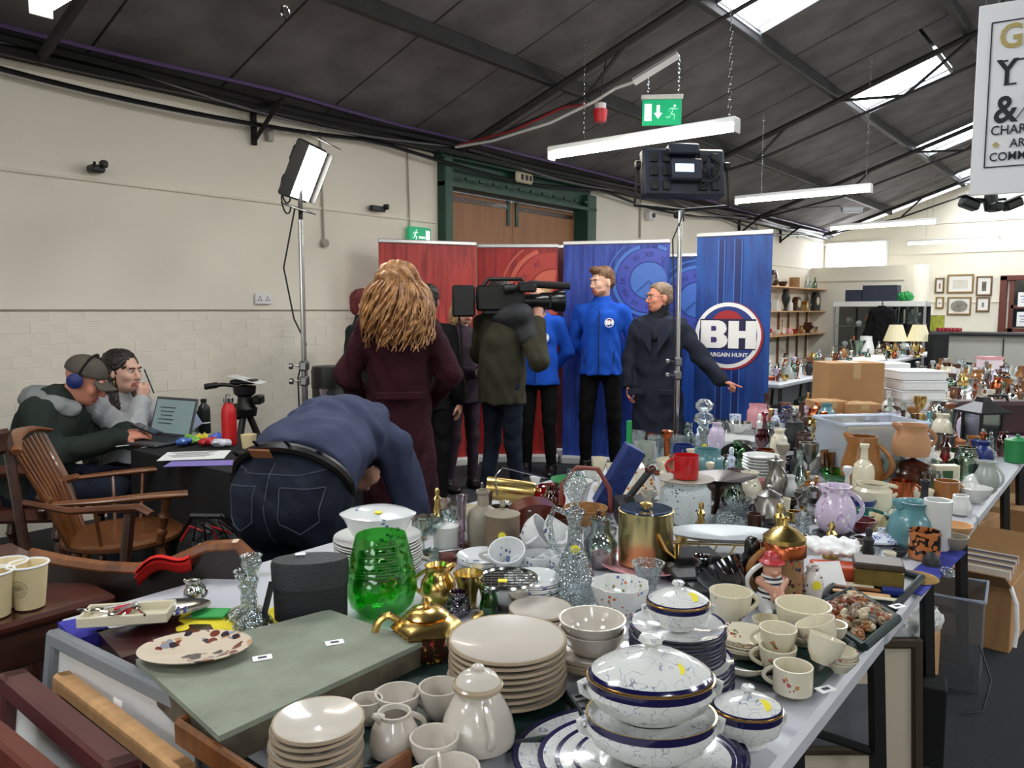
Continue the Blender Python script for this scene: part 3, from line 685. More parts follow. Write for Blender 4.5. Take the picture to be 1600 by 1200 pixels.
# ---- bending man
PB = C(452, 485, 2.72)
s2 = dict(pel=(0, .0, .83), waist=(0, -.13, .92), chest=(0, -.38, .97), neck=(0, -.55, .9), head=(0, -.67, .79), hipL=(.095, .0, .8), hipR=(-.095, .0, .8), kneeL=(.14, -.16, .46), kneeR=(-.14, -.14, .46),
          ankL=(.14, .03, .09), ankR=(-.14, .05, .09), shL=(.19, -.48, .91), elL=(.25, -.5, .64), wrL=(.16, -.62, .44), shR=(-.2, -.48, .91), elR=(-.27, -.5, .64), wrR=(-.18, -.62, .44))
T, J, f, R, sc = person('man in navy hooded jacket and dark jeans bending over away from the tables', (PB.x, PB.y, 0), FACE+D2R(168), 1.72, s2, front=(0, -.1, -1), trouser=m_denim, top=cloth('navy_anorak', (58, 64, 88), .12, .4, 14),
    hem_at=.03, fat=1.14, bulk=.04, noise=.009, pitch=D2R(75), eyes=False, hands={'L': ((0, -.4, -.9), (-1, 0, 0), 1), 'R': ((0, -.4, -.9), (1, 0, 0), -1)}, collar=0)
skull_hair(T, J['head'], R, sc, m_hair_dk, [((0, .02, .05), (.084, .1, .085)), ((0, .05, -.01), (.08, .08, .08))], cuts=[((0, -.06, .05), (0, -.85, -.5))])
s = Solid()
for x in (-.1, -.05, 0, .05, .1): s.ell(V3(x, -.52-.03*(1-abs(x)*8), 1.05-abs(x)*.25)*sc, (.06, .09, .045), 0, .04)
np_mesh('hood', [s.mesh(.009, folds(.006, 1.5))], [MATS['navy_anorak']], T)
s = Solid()
for g in ('L', 'R'):
    sx = 1 if g == 'L' else -1
    s.ell(V3(sx*.085, .05, .76)*sc, V3(.11, .125, .14)*sc, 0, .05); s.cone(J['hip'+g], J['knee'+g], .118*sc, .082*sc, 0, .05); s.cone(J['knee'+g], J['ank'+g], .08*sc, .062*sc, 0, .03)
spn = nrm(J['waist']-J['pel']); wb = J['pel']+spn*.05+V3(0, .02, .015)
s.cone(J['pel']+V3(0, .03, 0), wb, .19, .2, 0, .05, nrm(V3(0, -.5, -.9)), 1.3); s.cut(wb, spn)
jeans = np_mesh('jeans', [s.mesh(.0105, folds(.006, 1.3, 2))], [m_denim], T)
from mathutils.bvhtree import BVHTree
_bv = BVHTree.FromPolygons([v.co for v in jeans.data.vertices], [tuple(p.vertices) for p in jeans.data.polygons])
def stitch(pts, r=.0022, mat=None, nm='seam_stitch'):
    out = []
    for (x0, z0), (x1, z1) in zip(pts, pts[1:]):
        for i in range(9):
            u = i/8; hit = _bv.ray_cast(Vector((x0+(x1-x0)*u, .8, z0+(z1-z0)*u)), Vector((0, -1, 0)))[0]
            if hit: out.append(hit+Vector((0, .002, 0)))
    if len(out) > 2: MB().tube(out, r, 5).build(nm, mat or M('denim_stitch', (66, 72, 88), .8), jeans)
for sx in (-1, 1): stitch([(sx*.045, .86), (sx*.17, .85), (sx*.165, .74), (sx*.11, .7), (sx*.05, .74), (sx*.045, .86)]); stitch([(0, .9), (sx*.1, .895), (sx*.19, .91)])
stitch([(0, .93), (0, .66)])
def ring(c, ax, a, b, n=40):
    ax = Vector(ax).normalized(); u = Vector((1, 0, 0)); w = ax.cross(u); return [Vector(c)+u*a*math.cos(t)+w*b*math.sin(t) for t in [2*math.pi*i/n for i in range(n)]]
bc = wb-spn*.03
MB().tube(ring(bc, spn, .212, .168), .02, 8, closed=True, flat=1).build('belt', M('black_belt', (20, 18, 18), .4), T)
for t in (40, 70, 100, 130):
    a = math.radians(t); p = ring(bc, spn, .23, .187, 72)[int(t/5)]
    o = MB().box((0, 0, 0), (.014, .008, .06), .003).build('belt_loop', m_denim, jeans, loc=p); o.rotation_euler = (math.radians(-55), 0, 0)
p = ring(bc, spn, .232, .189, 72)[16]
o = MB().box((0, 0, 0), (.08, .008, .045), .004).build('leather_patch', M('tan_patch', (150, 96, 62), .6), jeans, loc=p-Vector(spn)*.05); o.rotation_euler = (math.radians(-40), 0, 0)
# ---- seated man in cap
SEAT = dict(pel=(0, .05, .5), waist=(0, .03, .61), chest=(0, -.06, .82), neck=(0, -.14, .94), head=(0, -.235, 1.05), hipL=(.09, .03, .5), hipR=(-.09, .03, .5), kneeL=(.12, -.42, .5), kneeR=(-.12, -.42, .5), ankL=(.12, -.4, .09), ankR=(-.12, -.4, .09))
P0 = ground(52, 4.05)
m_hood = cloth('dark_green_fleece', (42, 50, 46), .14)
T, J, f, R, sc = person('seated man in grey cap and headphones wearing a dark green fleece with grey hood', P0, FACE+D2R(96), 1.8, {**SEAT, **dict(shL=(.185, -.07, .9), elL=(.23, -.14, .7), wrL=(.1, -.4, .76), shR=(-.185, -.07, .9), elR=(-.23, -.14, .7), wrR=(-.08, -.42, .76))},
    front=(0, -1, -.25), top=m_hood, top_name='fleece', trouser=m_denim, hem=.46, hem_at=-.02, fat=1.22, bulk=.035, noise=.006, pitch=D2R(28), skin=m_skin3, collar=0,
    hands={'L': ((-.5, -.8, .1), (-.3, .1, -.9), 1), 'R': ((.5, -.8, .1), (.3, .1, -.9), -1)})
s = Solid(); hN = J['neck']
for a in np.linspace(-2.5, 2.5, 11): s.ell(hN+V3(math.sin(a)*.125, .05+.1*math.cos(a), .0+.035*math.cos(a)), (.06, .07, .055), 0, .03)
np_mesh('hood', [s.mesh(.009, folds(.006, 2))], [cloth('grey_hood', (134, 138, 138))], T)
h = J['head']; s = Solid(); s.ell(h+R @ V3(0, .018, .045), (.09, .108, .088), 0, .02, R); s.cut(h+R @ V3(0, 0, .035), R @ V3(0, -.12, -1))
cap = np_mesh('cap', [s.mesh(.006)], [cloth('grey_cap', (92, 86, 78), .1, .3, 90)], T)
br_ = MB(); br_.grid(lambda u, v: tuple(h+R @ V3((u-.5)*.15, -.062-.1*v*math.sqrt(max(0, 1-(2*u-1)**2*.75)), .048-.02*v-.05*(u-.5)**2*4*.4)), 10, 5); br_.grid(lambda u, v: tuple(h+R @ V3((u-.5)*.15, -.062-.1*v*math.sqrt(max(0, 1-(2*u-1)**2*.75)), .042-.02*v-.05*(u-.5)**2*4*.4)), 10, 5)
br_.build('cap_peak', MATS['grey_cap'], cap)
hp_ = MB(); hp_.tube([h+R @ V3(.098*math.cos(a), .012, .02+.125*math.sin(a)) for a in np.linspace(0, math.pi, 15)], .011, 6, flat=.5)
hpo = hp_.build('headphones', m_black, T)
for x in (-1, 1):
    q = MB(); q.lathe([(.0, -.014), (.034, -.014), (.04, -.004), (.04, .012), (.03, .018), (0, .018)], 20, T=Matrix.Translation(h+R @ V3(x*.098, .012, .0)) @ Matrix(R.tolist()).to_4x4() @ Matrix.Rotation(x*math.pi/2, 4, 'Y')); q.build('ear_cup', M('blue_plastic', (26, 44, 110), .4), hpo)
tag(MB().box((0, 0, 0), (.075, .15, .01), .004).box((0, 0, .0055), (.066, .135, .002), mi=1).build('mobile_phone', [m_black, M('phone_screen', (60, 70, 86), .1)], loc=(Vector(T.location)+Matrix.Rotation(T.rotation_euler[2], 3, 'Z') @ Vector((.0, -.54, .815)))), 'black mobile phone in the hands of the man with the cap', 'phone').rotation_euler = (D2R(20), 0, FACE+D2R(82))
# ---- seated woman with pen
P1 = ground(176, 4.5)
m_cardi = cloth('grey_cardigan', (176, 178, 180), .1, .6, 70)
T, J, f, R, sc = person('seated woman with long dark hair in pale grey cardigan holding a pen', P1, FACE+D2R(72), 1.74, {**SEAT, **dict(waist=(0, .06, .64), chest=(0, .02, .8), neck=(0, -.01, .95), head=(0, -.06, 1.1), shL=(.165, .0, .9), elL=(.2, -.2, .75), wrL=(.04, -.4, .77), shR=(-.165, .0, .9), elR=(-.2, -.3, .76), wrR=(-.07, -.24, .93))},
    top=m_cardi, top_name='cardigan', trouser=m_blk, hem=.46, hem_at=-.02, bulk=.03, noise=.006, female=True, skin=m_skin2, collar=0, pitch=D2R(2),
    hands={'R': ((.25, -.1, .95), (.3, .8, .1), -1)}, hcurl={'R': (.6, .6, .7, .75, .8)})
h = J['head']
hair = skull_hair(T, h, R, sc, m_hair_dk, [((0, .035, .045), (.092, .108, .09)), ((.07, .05, -.09), (.035, .06, .13)), ((-.07, .05, -.09), (.035, .06, .13)), ((0, .075, -.1), (.105, .075, .19)), ((.07, .0, -.2), (.04, .04, .08)), ((-.08, .0, -.2), (.04, .04, .08))], amp=.005, cuts=[((0, -.06, .05), (0, -1, .0))])
brows(T, f, m_hair_dk)
for x in (-1, 1): MB().tube([h+R @ V3(x*.088, .0+.018*math.cos(a), -.06+.018*math.sin(a)) for a in np.linspace(0, 6.1, 14)], .0025, 5, closed=True).build('hoop_earring', m_gold, T)
w_ = J['wrR']; MB().tube(ring(w_-V3(.01, 0, .03), nrm(J['wrR']-J['elR']), .04, .04, 20), .008, 6, closed=True).build('watch_strap', m_black, T)
pw = Vector(T.location)+Matrix.Rotation(T.rotation_euler[2], 3, 'Z') @ Vector(tuple(w_+V3(.035, -.035, .12)))
tag(MB().tube([(0, 0, -.07), (0, 0, .07)], .004, 8).tube([(0, 0, .07), (0, 0, .078)], [.004, .002], 8).build('pen', m_navy, loc=pw), 'dark pen held upright by the woman in the grey cardigan', 'pen').rotation_euler = (.25, -.2, 0)
# ================================================================== hanging lights, signs, banners, film equipment
def chain(m, a, b, n, r=.004):
    a, b = Vector(a), Vector(b)
    for i in range(n):
        c = a.lerp(b, (i+.5)/n); L = (b-a).length/n*.62; u = Vector((1, 0, 0)) if i % 2 else Vector((0, 1, 0)); w = (b-a).normalized()
        m.tube([c+u*L*.35*math.cos(t)+w*L*math.sin(t) for t in [k*math.pi/4 for k in range(8)]], r*.3, 4, closed=True)
TUBES = [(1.36, -3.6, 2.7, 'tube light hanging close to the camera side end of the long wall'), (5.0, -3.66, 2.66, 'tube light hanging on chains beside the green exit sign'), (9.0, -3.85, 2.75, 'tube light hanging beyond the large film light'),
         (13.0, -3.96, 2.76, 'tube light hanging beside the small grey junction fitting'), (16.6, -3.6, 2.74, 'tube light hanging before the picture wall')]
for (y, x, z, lb) in TUBES:
    T = thing('tube_light', 'white '+lb, 'light', (x+.76, y, z), 0, 'hanging tube lights')
    MB().box((0, 0, .035), (1.52, .1, .04), .008).box((-.755, 0, .0), (.012, .09, .09), .003).box((.755, 0, 0), (.012, .09, .09), .003).build('housing', m_white, T)
    MB().box((0, 0, -.008), (1.49, .075, .045), .015).build('diffuser', m_tube, T)
    for k, xx in enumerate((-.45, .7)):
        m = MB(); top = roof_z(x+.76+xx)-z-.02; chain(m, (xx, 0, .055), (xx, 0, top), 30); m.build('chain', m_chrome, T)
for (y, x) in ((-3.2, -3.66), (-3.2, 2.9), (1.36, 2.9), (5.0, 2.9), (9.0, 2.9), (13, 2.9)):
    MB().box((x+.76, y, 2.7), (1.5, .08, .05), .01).build('tube_light_fitting', m_tube, ceiling)
# exit sign on chains
m_exit = M('exit_green', (0, 140, 92), .4, emit=.5); m_exitw = M('exit_white', (235, 250, 240), .4, emit=.8)
def runner(parent, T, s):
    m = MB(); q = lambda x, z: (x*s, -.004, z*s)
    m.ell((.18*s, -.004, .62*s), (.1*s, .003, .1*s), 12, 6, T=T)
    for pts, r in (([(.1, .42), (-.12, -.05)], .12), ([(.08, .42), (.36, .3), (.5, .45)], .06), ([(.05, .42), (-.25, .38), (-.38, .12)], .06), ([(-.1, -.05), (.2, -.25), (.12, -.62)], .08), ([(-.13, -.05), (-.3, -.4), (-.62, -.42)], .08)):
        m.tube([q(*p) for p in pts], r*s, 6, T=T, flat=.1)
    m.build('running_figure', m_exitw, parent)
E0 = C(1034, 172, 6.2)
T = thing('exit_sign', 'green hanging exit sign with running figure and down arrow', 'sign', E0, FACE+D2R(-4))
MB().box((0, 0, -.02), (.31, .022, .2), .004).build('panel', m_exit, T); MB().box((0, 0, .1), (.33, .05, .035), .006).build('housing', M('sign_housing', (190, 190, 186), .4), T)
MB().box((-.11, -.014, -.02), (.055, .004, .13)).build('door_symbol', m_exitw, T)
MB().prism([(-.012, .05), (.012, .05), (.012, -.01), (.032, -.01), (0, -.055), (-.032, -.01), (-.012, -.01)], .004, T=Matrix.Translation((-.03, -.014, -.015))).build('arrow_symbol', m_exitw, T)
runner(T, Matrix.Translation((.085, -.012, -.025)), .085)
m = MB(); chain(m, (-.11, 0, .12), (-.11, 0, .25), 5); m.build('chain', m_chrome, T); m = MB(); chain(m, (.13, 0, .12), (.13, 0, .42), 9); m.build('chain', m_chrome, T)
A, B = C(990, 128, 6.25), C(1060, 85, 6.1)
tag(MB().tube([A, B], .035, 4).build('trunking', M('trunking_white', (205, 205, 205), .5)), 'white cable trunking above the hanging exit sign', 'trunking')
tag(MB().tube([C(712, 230, 7.5), C(770, 220, 7.2), C(860, 192, 6.9), C(930, 158, 6.6), C(962, 138, 6.4), A], .013, 6).build('conduit', M('trunking_white', (205, 205, 205), .5)), 'white cable rising from the wall top to the exit sign', 'cable')
tag(MB().tube([C(715, 227, 7.55), C(800, 205, 7.15), C(880, 168, 6.9), C(925, 162, 6.7)], .012, 6).build('conduit', M('red_cable', (150, 40, 46), .5)), 'red alarm cable rising from the wall top', 'cable')
T = thing('alarm_sounder', 'red fire alarm sounder hanging below the roof', 'alarm', C(938, 175, 6.7))
MB().lathe([(.0, -.09), (.05, -.085), (.06, -.02), (.062, .02), (0, .025)], 20).build('sounder_body', M('alarm_red', (178, 28, 40), .4), T); MB().lathe([(.05, .02), (.05, .07), (0, .075)], 16).build('sounder_base', M('alarm_base', (200, 190, 190), .5), T)
MB().tube([(0, 0, .07), (.02, .05, .45)], .008, 5).build('sounder_rod', m_steel, T)
T = thing('exit_sign', 'small green exit sign on the long wall above the red banner', 'sign', PX(655, 368, WX+.05), D2R(90))
MB().box((0, 0, 0), (.3, .03, .16), .005).build('panel', m_exit, T); MB().box((.1, -.018, 0), (.05, .004, .1)).build('door_symbol', m_exitw, T); runner(T, Matrix.Translation((-.07, -.018, .0)), .07)
MB().box((.02, -.018, -.02), (.08, .004, .018)).build('arrow_symbol', m_exitw, T)
# wall fittings
def wallbox(px, py, sy, sz, sx, mat, name, label, cat, parts=None):
    p = PX(px, py, WX+.004+sx/2); o = MB().box((0, 0, 0), (sx, sy, sz), .006)
    if parts:
        for q in parts: o.box(*q, mi=1)
    return tag(o.build(name, [mat, m_steel], loc=p), label, cat)
wallbox(411, 467, .15, .09, .02, m_white, 'wall_socket', 'white double power socket on the long wall', 'socket', [((.011, s*.036+d, z), (.004, .008, .012)) for s in (-1, 1) for d, z in ((-.012, -.01), (.012, -.01), (0, .012))])
wallbox(421, 208, .05, .13, .05, M('sensor_grey', (170, 166, 156), .5), 'junction_box', 'pale junction box under the eaves bracket', 'box')
p = PX(150, 264, WX+.06); o = MB().box((0, 0, 0), (.09, .09, .05), .01).box((.05, .03, .03), (.05, .05, .05), .012).tube([(.03, -.05, -.01), (.09, -.05, .0), (.1, -.05, .03)], .01, 6).build('wall_hook', m_black, loc=p); tag(o, 'black hooked bracket alone on the cream wall', 'bracket')
p = PX(590, 326, WX+.05); o = MB().box((0, 0, 0), (.05, .17, .05), .008).box((.03, .08, .02), (.06, .03, .05), .006).build('wall_hook', m_black, loc=p); tag(o, 'flat black bracket on the wall near the red banner', 'bracket')
p0, p1 = PX(500, 205, WX+.015), PX(506, 380, WX+.015)
T = thing('conduit', 'grey surface conduit with round outlet running down the long wall', 'conduit', p1)
MB().tube([(0, 0, .03), (0, (p0-p1).y, (p0-p1).z)], .011, 6).build('pipe', M('conduit_grey', (168, 162, 150), .6), T); MB().lathe([(.035, 0), (.035, .03), (.025, .036), (0, .036)], 16, T=Matrix.Rotation(math.pi/2, 4, 'Y')).build('outlet', M('conduit_grey', (168, 162, 150), .6), T)
p0, p1 = PX(650, 215, WX+.015), PX(640, 355, WX+.015)
tag(MB().tube([p0, p0+Vector((0, -.12, -.1)), p1], .008, 6).build('conduit', M('conduit_grey', (168, 162, 150), .6)), 'thin grey conduit down to the small wall exit sign', 'conduit')
p = PX(1016, 337, WX+.06); tag(MB().box((0, 0, 0), (.1, .16, .13), .02).lathe([(.035, 0), (.035, .02), (0, .02)], 14, T=Matrix.Translation((.05, 0, 0)) @ Matrix.Rotation(math.pi/2, 4, 'Y'), mi=1).build('wall_speaker', [m_white, m_black]), 'white wall camera housing behind the large film light', 'wall camera').location = p
for px in (1000, 1182, 1246):
    a, b = PX(px, 300 if px == 1000 else 350, WX+.02), PX(px, 372, WX+.02); a.y = b.y
    tag(MB().tube([a, b], .014, 6).build('conduit', M('conduit_grey', (168, 162, 150), .6)), {1000: 'grey conduit down the wall beside the green door post', 1182: 'grey conduit down the wall behind the round emblem banner', 1246: 'grey conduit down the wall above the shelves'}[px], 'conduit')
T = thing('junction_fitting', 'small grey junction fitting hanging from the roof on a wire', 'fitting', C(1331, 328, 11.5), FACE)
MB().box((0, 0, 0), (.3, .08, .08), .015).build('fitting_body', M('fitting_grey', (150, 152, 154), .5), T); MB().tube([(-.15, 0, 0), (-.18, 0, .06), (-1.3, 0, .0)], .008, 5).build('fitting_wire', m_steel, T)
# roof hooks
for px, py, d in ((446, 20, 5.0), (686, 98, 6.4), (676, 232, 7.6), (677, 208, 7.7)):
    p = C(px, py, d); tag(MB().tube([p+Vector((0, .03*math.cos(a), .045*math.sin(a))) for a in [k*.6 for k in range(9)]], .007, 5).build('roof_hook', m_chrome), 'small bright metal hook under the dark roof boards', 'hook', 'roof hooks')
# hanging white sign with lettering
SW, SH = 1.2, .86
p = C(1522, 160, 3.62); dirv = Vector((_rt[0]*.866-_fw[0]*.5, _rt[1]*.866-_fw[1]*.5, 0)).normalized()
T = thing('hanging_sign', 'white hanging vinyl sign with gold and black lettering and a gavel', 'sign', p, math.atan2(dirv.y, dirv.x))
MB().box((SW/2, 0, 0), (SW, .012, SH), .004).build('panel', M('sign_white', (226, 226, 228), .6), T)
m_gold_t = M('gold_print', (176, 158, 96), .6); m_ink_t = M('black_print', (26, 26, 34), .6)
fr = MB()
for z in (-.305, .344): fr.box((.6, -.008, z), (1.09, .003, .005))
for x in (.055, 1.145): fr.box((x, -.008, .02), (.005, .003, .65))
fr.build('border_line', m_ink_t, T)
RX90 = (math.pi/2, 0, 0)
for s_, sz, x, z, mt in (('G O', .15, .085, .27, m_gold_t), ('Y O', .15, .085, .114, m_ink_t), ('&', .17, .08, -.054, m_ink_t), ('CHARTE', .06, .072, -.143, m_ink_t), ('ARTS', .055, .15, -.205, m_ink_t), ('COMME', .055, .072, -.262, m_ink_t)):
    text(s_, sz, mt, T, (x, -.009, z), RX90, .001, .003 if sz > .1 else .0004, align='LEFT', sx=.86)
for (x, z, w) in ((.106, .167, .04), (.17, .167, .04), (.138, .062, .05), (.275, .31, .0)):
    if w: MB().box((x, -.009, z), (w, .003, .007)).build('serif', m_ink_t, T)
MB().prism([(-.014, 0), (0, .014), (.014, 0), (0, -.014)], .003, T=Matrix.Translation((.095, -.009, -.205))).build('diamond_mark', m_gold_t, T)
gv = MB(); gv.tube([(.165, -.009, -.1), (.225, -.009, -.01)], .006, 6, flat=.3); gv.tube([(.2, -.009, .005), (.255, -.009, -.022)], .02, 6, flat=.15); gv.build('gavel_mark', m_ink_t, T)
MB().tube([(.03, 0, SH/2), (.02, 0, 1.1)], .004, 5).build('cord', m_steel, T); MB().tube([(SW-.03, 0, SH/2), (SW-.02, 0, 1.1)], .004, 5).build('cord', m_steel, T)
# three camera cluster under the sign
p = C(1548, 318, 5.2); T = thing('camera_cluster', 'cluster of three black security cameras on a ceiling pole', 'security camera', p, FACE)
MB().tube([(0, 0, .03), (0, 0, roof_z(p.x)-p.z)], .022, 8).lathe([(.0, -.06), (.035, -.05), (.045, .0), (.04, .06), (0, .07)], 16).build('pole', m_black, T)
for sx, an in ((-1, 20), (1, -22)):
    MB().tube([(0, 0, .02), (sx*.1, 0, .03)], .01, 6).build('mount_arm', m_black, T)
    q = MB().box((0, 0, 0), (.12, .08, .06), .012).box((0, 0, .034), (.15, .09, .008), .003); o = q.build('camera_body', m_black, T, loc=(sx*.145, 0, -.005)); o.rotation_euler = (0, D2R(an)*1, 0)
MB().box((0, -.05, -.03), (.06, .1, .06), .012).build('camera_body', m_black, T)
# ------------------------------------------------------------------ roller banners
def streak_mat(key, c1, c2, sc=3):
    m = M(key, c1, .5); nt = m.node_tree; b = nt.nodes['Principled BSDF']
    tc = nt.nodes.new('ShaderNodeTexCoord'); mp = nt.nodes.new('ShaderNodeMapping'); mp.inputs['Scale'].default_value = (sc*3, 1, sc*.35); n = nt.nodes.new('ShaderNodeTexNoise'); n.inputs['Scale'].default_value = 2; n.inputs['Detail'].default_value = 5; n.inputs['Distortion'].default_value = .6
    r = nt.nodes.new('ShaderNodeValToRGB'); r.color_ramp.elements[0].color = (*lin(c1), 1); r.color_ramp.elements[1].color = (*lin(c2), 1); r.color_ramp.elements[0].position = .35; r.color_ramp.elements[1].position = .68
    nt.links.new(tc.outputs['Object'], mp.inputs[0]); nt.links.new(mp.outputs[0], n.inputs[0]); nt.links.new(n.outputs[0], r.inputs[0]); nt.links.new(r.outputs[0], b.inputs['Base Color']); return m
def banner(label, a, b, h, mat, clock=None, tone=None, wave=.006):
    """roller banner standing between floor points a and b; clock=(x, z, radius) prints a dial cut by the edges"""
    a, b = Vector(a), Vector(b); w = (b-a).length; T = thing('roller_banner', label, 'banner', ((a.x+b.x)/2, (a.y+b.y)/2, 0), math.atan2((b-a).y, (b-a).x))
    MB().box((0, .02, .04), (w+.02, .16, .08), .015).build('base', M('banner_base', (222, 222, 220), .4), T)
    MB().box((0, 0, h), (w+.01, .03, .035), .006).build('top_rail', M('banner_rail', (200, 200, 200), .35, .5), T)
    MB().grid(lambda u, v: ((u-.5)*w, wave*math.sin(v*7+u*3)*math.sin(math.pi*u)*math.sin(math.pi*v), .08+(h-.08)*v), 8, 20).grid(lambda u, v: ((.5-u)*w, .003+wave*math.sin(v*7+(1-u)*3)*math.sin(math.pi*u)*math.sin(math.pi*v), .08+(h-.08)*v), 8, 20).build('panel', mat, T)
    MB().tube([(0, .05, .08), (0, .05, h)], .012, 6).build('support_pole', m_chrome, T)
    if clock:
        x0, z0, r = clock; hi, lo, dk = tone
        def rg(m, r0, r1, n=72):
            for k in range(n):
                q = [(x0+rr*math.cos(t), -.012, z0+rr*math.sin(t)) for rr, t in ((r0, 2*math.pi*k/n), (r1, 2*math.pi*k/n), (r1, 2*math.pi*(k+1)/n), (r0, 2*math.pi*(k+1)/n))]
                if all(abs(p[0]) < w/2-.004 and .1 < p[2] < h-.03 for p in q): m.add(q, [(0, 1, 2, 3)])
            return m
        for r0_, r1_ in ((0, r*.5), (r*.9, r), (r*1.12, r*1.16)): rg(MB(), r0_, r1_).build('printed_dial', hi, T, ang=0)['kind'] = 'stuff'
        m = MB(); rg(m, r*.52, r*.88); m.build('printed_ring', lo, T, ang=0)
        for k, t in enumerate(('XII', 'I', 'II', 'III', 'IIII', 'V', 'VI', 'VII', 'VIII', 'IX', 'X', 'XI')):
            an = math.pi/2-k*math.pi/6; x, z = x0+r*.7*math.cos(an), z0+r*.7*math.sin(an)
            if abs(x) < w/2-.05 and z < h-.08: text(t, r*.2, dk, T, (x, -.0135, z), (math.pi/2, -(an-math.pi/2), 0), .0005, name='printed_numeral')
        hd = MB()
        for an, L in ((3.9, .5), (5.6, .42)):
            hd.tube([(x0, -.014, z0), (x0+.5*L*r*math.cos(an), -.014, z0+.5*L*r*math.sin(an)), (x0+L*r*math.cos(an), -.014, z0+L*r*math.sin(an))], [.006, .016, .003], 6, flat=.1)
        if abs(x0) < w/2-.25*r: hd.build('printed_hand', dk, T)
    return T, w
def cp(px, d): p = C(px, 485, d); return (p.x, p.y, 0)
m_red = streak_mat('red_print', (140, 24, 28), (196, 62, 54)); m_red2 = streak_mat('red_print_dark', (134, 20, 24), (186, 40, 36)); m_blu = streak_mat('blue_print', (24, 50, 146), (60, 92, 192)); m_blu2 = streak_mat('blue_print_deep', (14, 52, 132), (26, 88, 176), 2)
rt1, rt2, rt3 = M('red_light_print', (204, 92, 72), .5), M('red_mid_print', (180, 54, 48), .5), M('red_dark_print', (128, 22, 24), .5)
bt1, bt2, bt3 = M('blue_light_print', (72, 120, 208), .5), M('blue_mid_print', (66, 82, 186), .5), M('blue_dark_print', (24, 34, 106), .5)
banner('red roller banner with vertical streaks close to the wall', cp(593, 6.85), cp(744, 7.2), 2.06, m_red)
banner('red roller banner printed with part of a clock dial behind the camera operator', cp(746, 7.3), cp(871, 7.3), 2.05, m_red2, (.33, 1.62, .42), (rt1, rt2, rt3))
banner('dark red roller banner glimpsed between the red and blue banners', cp(838, 7.62), cp(900, 7.62), 2.07, M('maroon_print', (86, 26, 26), .5))
banner('blue roller banner printed with a large clock dial behind the man in blue', cp(880, 7.25), cp(1045, 7.02), 2.07, m_blu, (.30, 1.72, .33), (bt1, bt2, bt3))
banner('blue roller banner with clock dial set back behind the older man', cp(1015, 7.6), cp(1130, 7.42), 1.98, m_blu2, (.1, 1.55, .33), (bt1, bt2, bt3))
T, w = banner('blue roller banner with the round white emblem', cp(1087, 6.5), cp(1204, 6.2), 2.07, m_blu2)
for x in (-.12, -.07, .01, .07): MB().box((x, -.011, 1.05), (.008, .002, 1.95)).build('printed_stripe', bt1, T)
for x, w_ in ((-.095, .04), (.04, .05)): MB().box((x, -.01, 1.05), (w_, .002, 1.95)).build('printed_band', M('blue_band_print', (12, 40, 112), .5), T)
def disc(r0, r1, y, mat, n=56, c=(-.03, 1.245)):
    m = MB()
    v = [(c[0]+r*math.cos(2*math.pi*k/n), y, c[1]+r*math.sin(2*math.pi*k/n)) for r in (r0, r1) for k in range(n)]
    m.add(v, [(k, n+k, n+(k+1) % n, (k+1) % n) for k in range(n)]); return m.build('emblem_disc', mat, T, ang=0)
ER = .27
disc(0, ER*1.03, -.0125, M('emblem_red', (170, 34, 44), .5), c=(-.02, 1.238)); disc(0, ER, -.014, m_label); disc(0, ER*.88, -.0155, M('emblem_blue', (30, 56, 132), .5)); disc(0, ER*.52, -.017, M('emblem_red', (170, 34, 44), .5), c=(-.03, 1.31))
def blk(pts, holes, x, z, s, y=-.0195):
    m = MB(); m.prism([(px*s, pz*s) for px, pz in pts], .004, T=Matrix.Translation((x, y, z)))
    o = m.build('emblem_letter', m_label, T)
    for h_ in holes: MB().prism([(px*s, pz*s) for px, pz in h_], .003, T=Matrix.Translation((x, y-.002, z))).build('letter_opening', M('emblem_shade', (60, 50, 110), .5), o)
B_ = [(0, 0), (.72, 0), (.86, .06), (.95, .16), (.98, .3), (.93, .42), (.82, .51), (.9, .58), (.94, .7), (.9, .85), (.8, .95), (.66, 1), (0, 1)]
bk_ = MB().box((-.03, -.0178, 1.255), (.455, .002, .25)).build('emblem_plate', M('emblem_dark', (26, 26, 70), .5), T)
blk(B_, ([(.38, .2), (.56, .2), (.6, .3), (.56, .4), (.38, .4)], [(.38, .62), (.54, .62), (.57, .7), (.54, .8), (.38, .8)]), -.25, 1.14, .228)
blk([(0, 0), (.38, 0), (.38, .38), (.62, .38), (.62, 0), (1, 0), (1, 1), (.62, 1), (.62, .64), (.38, .64), (.38, 1), (0, 1)], (), -.022, 1.14, .224)
text('BARGAIN HUNT', .046, m_label, T, (-.03, -.02, 1.085), RX90, .001, .0012)
# ------------------------------------------------------------------ light stands
def stand(label, px, d, zt, cable=True, spread=.34):
    p = C(px, 485, d); T = thing('light_stand', label, 'light stand', (p.x, p.y, 0), FACE)
    m = MB(); m.tube([(0, 0, .12), (0, 0, 1.15)], .019, 10); m.tube([(0, 0, 1.1), (0, 0, zt)], .015, 10); m.build('column', m_chrome, T)
    for k in range(3):
        a = k*2.094+.5; MB().tube([(0, 0, .5), (spread*math.cos(a), spread*math.sin(a), .015)], .013, 8).tube([(0, 0, .16), (spread*.55*math.cos(a), spread*.55*math.sin(a), .235)], .008, 6).build('leg', m_chrome, T)
    for z in (1.12, 1.03):
        c = MB().box((0, 0, z), (.05, .06, .06), .01).tube([(-.02, -.03, z), (-.05, -.03, z+.005)], .006, 6).lathe([(.018, 0), (.018, .02), (0, .022)], 10, T=Matrix.Translation((-.06, -.03, z)) @ Matrix.Rotation(-math.pi/2, 4, 'Y')); c.build('clamp', M('dull_metal', (150, 150, 150), .35, .9), T)
    return T
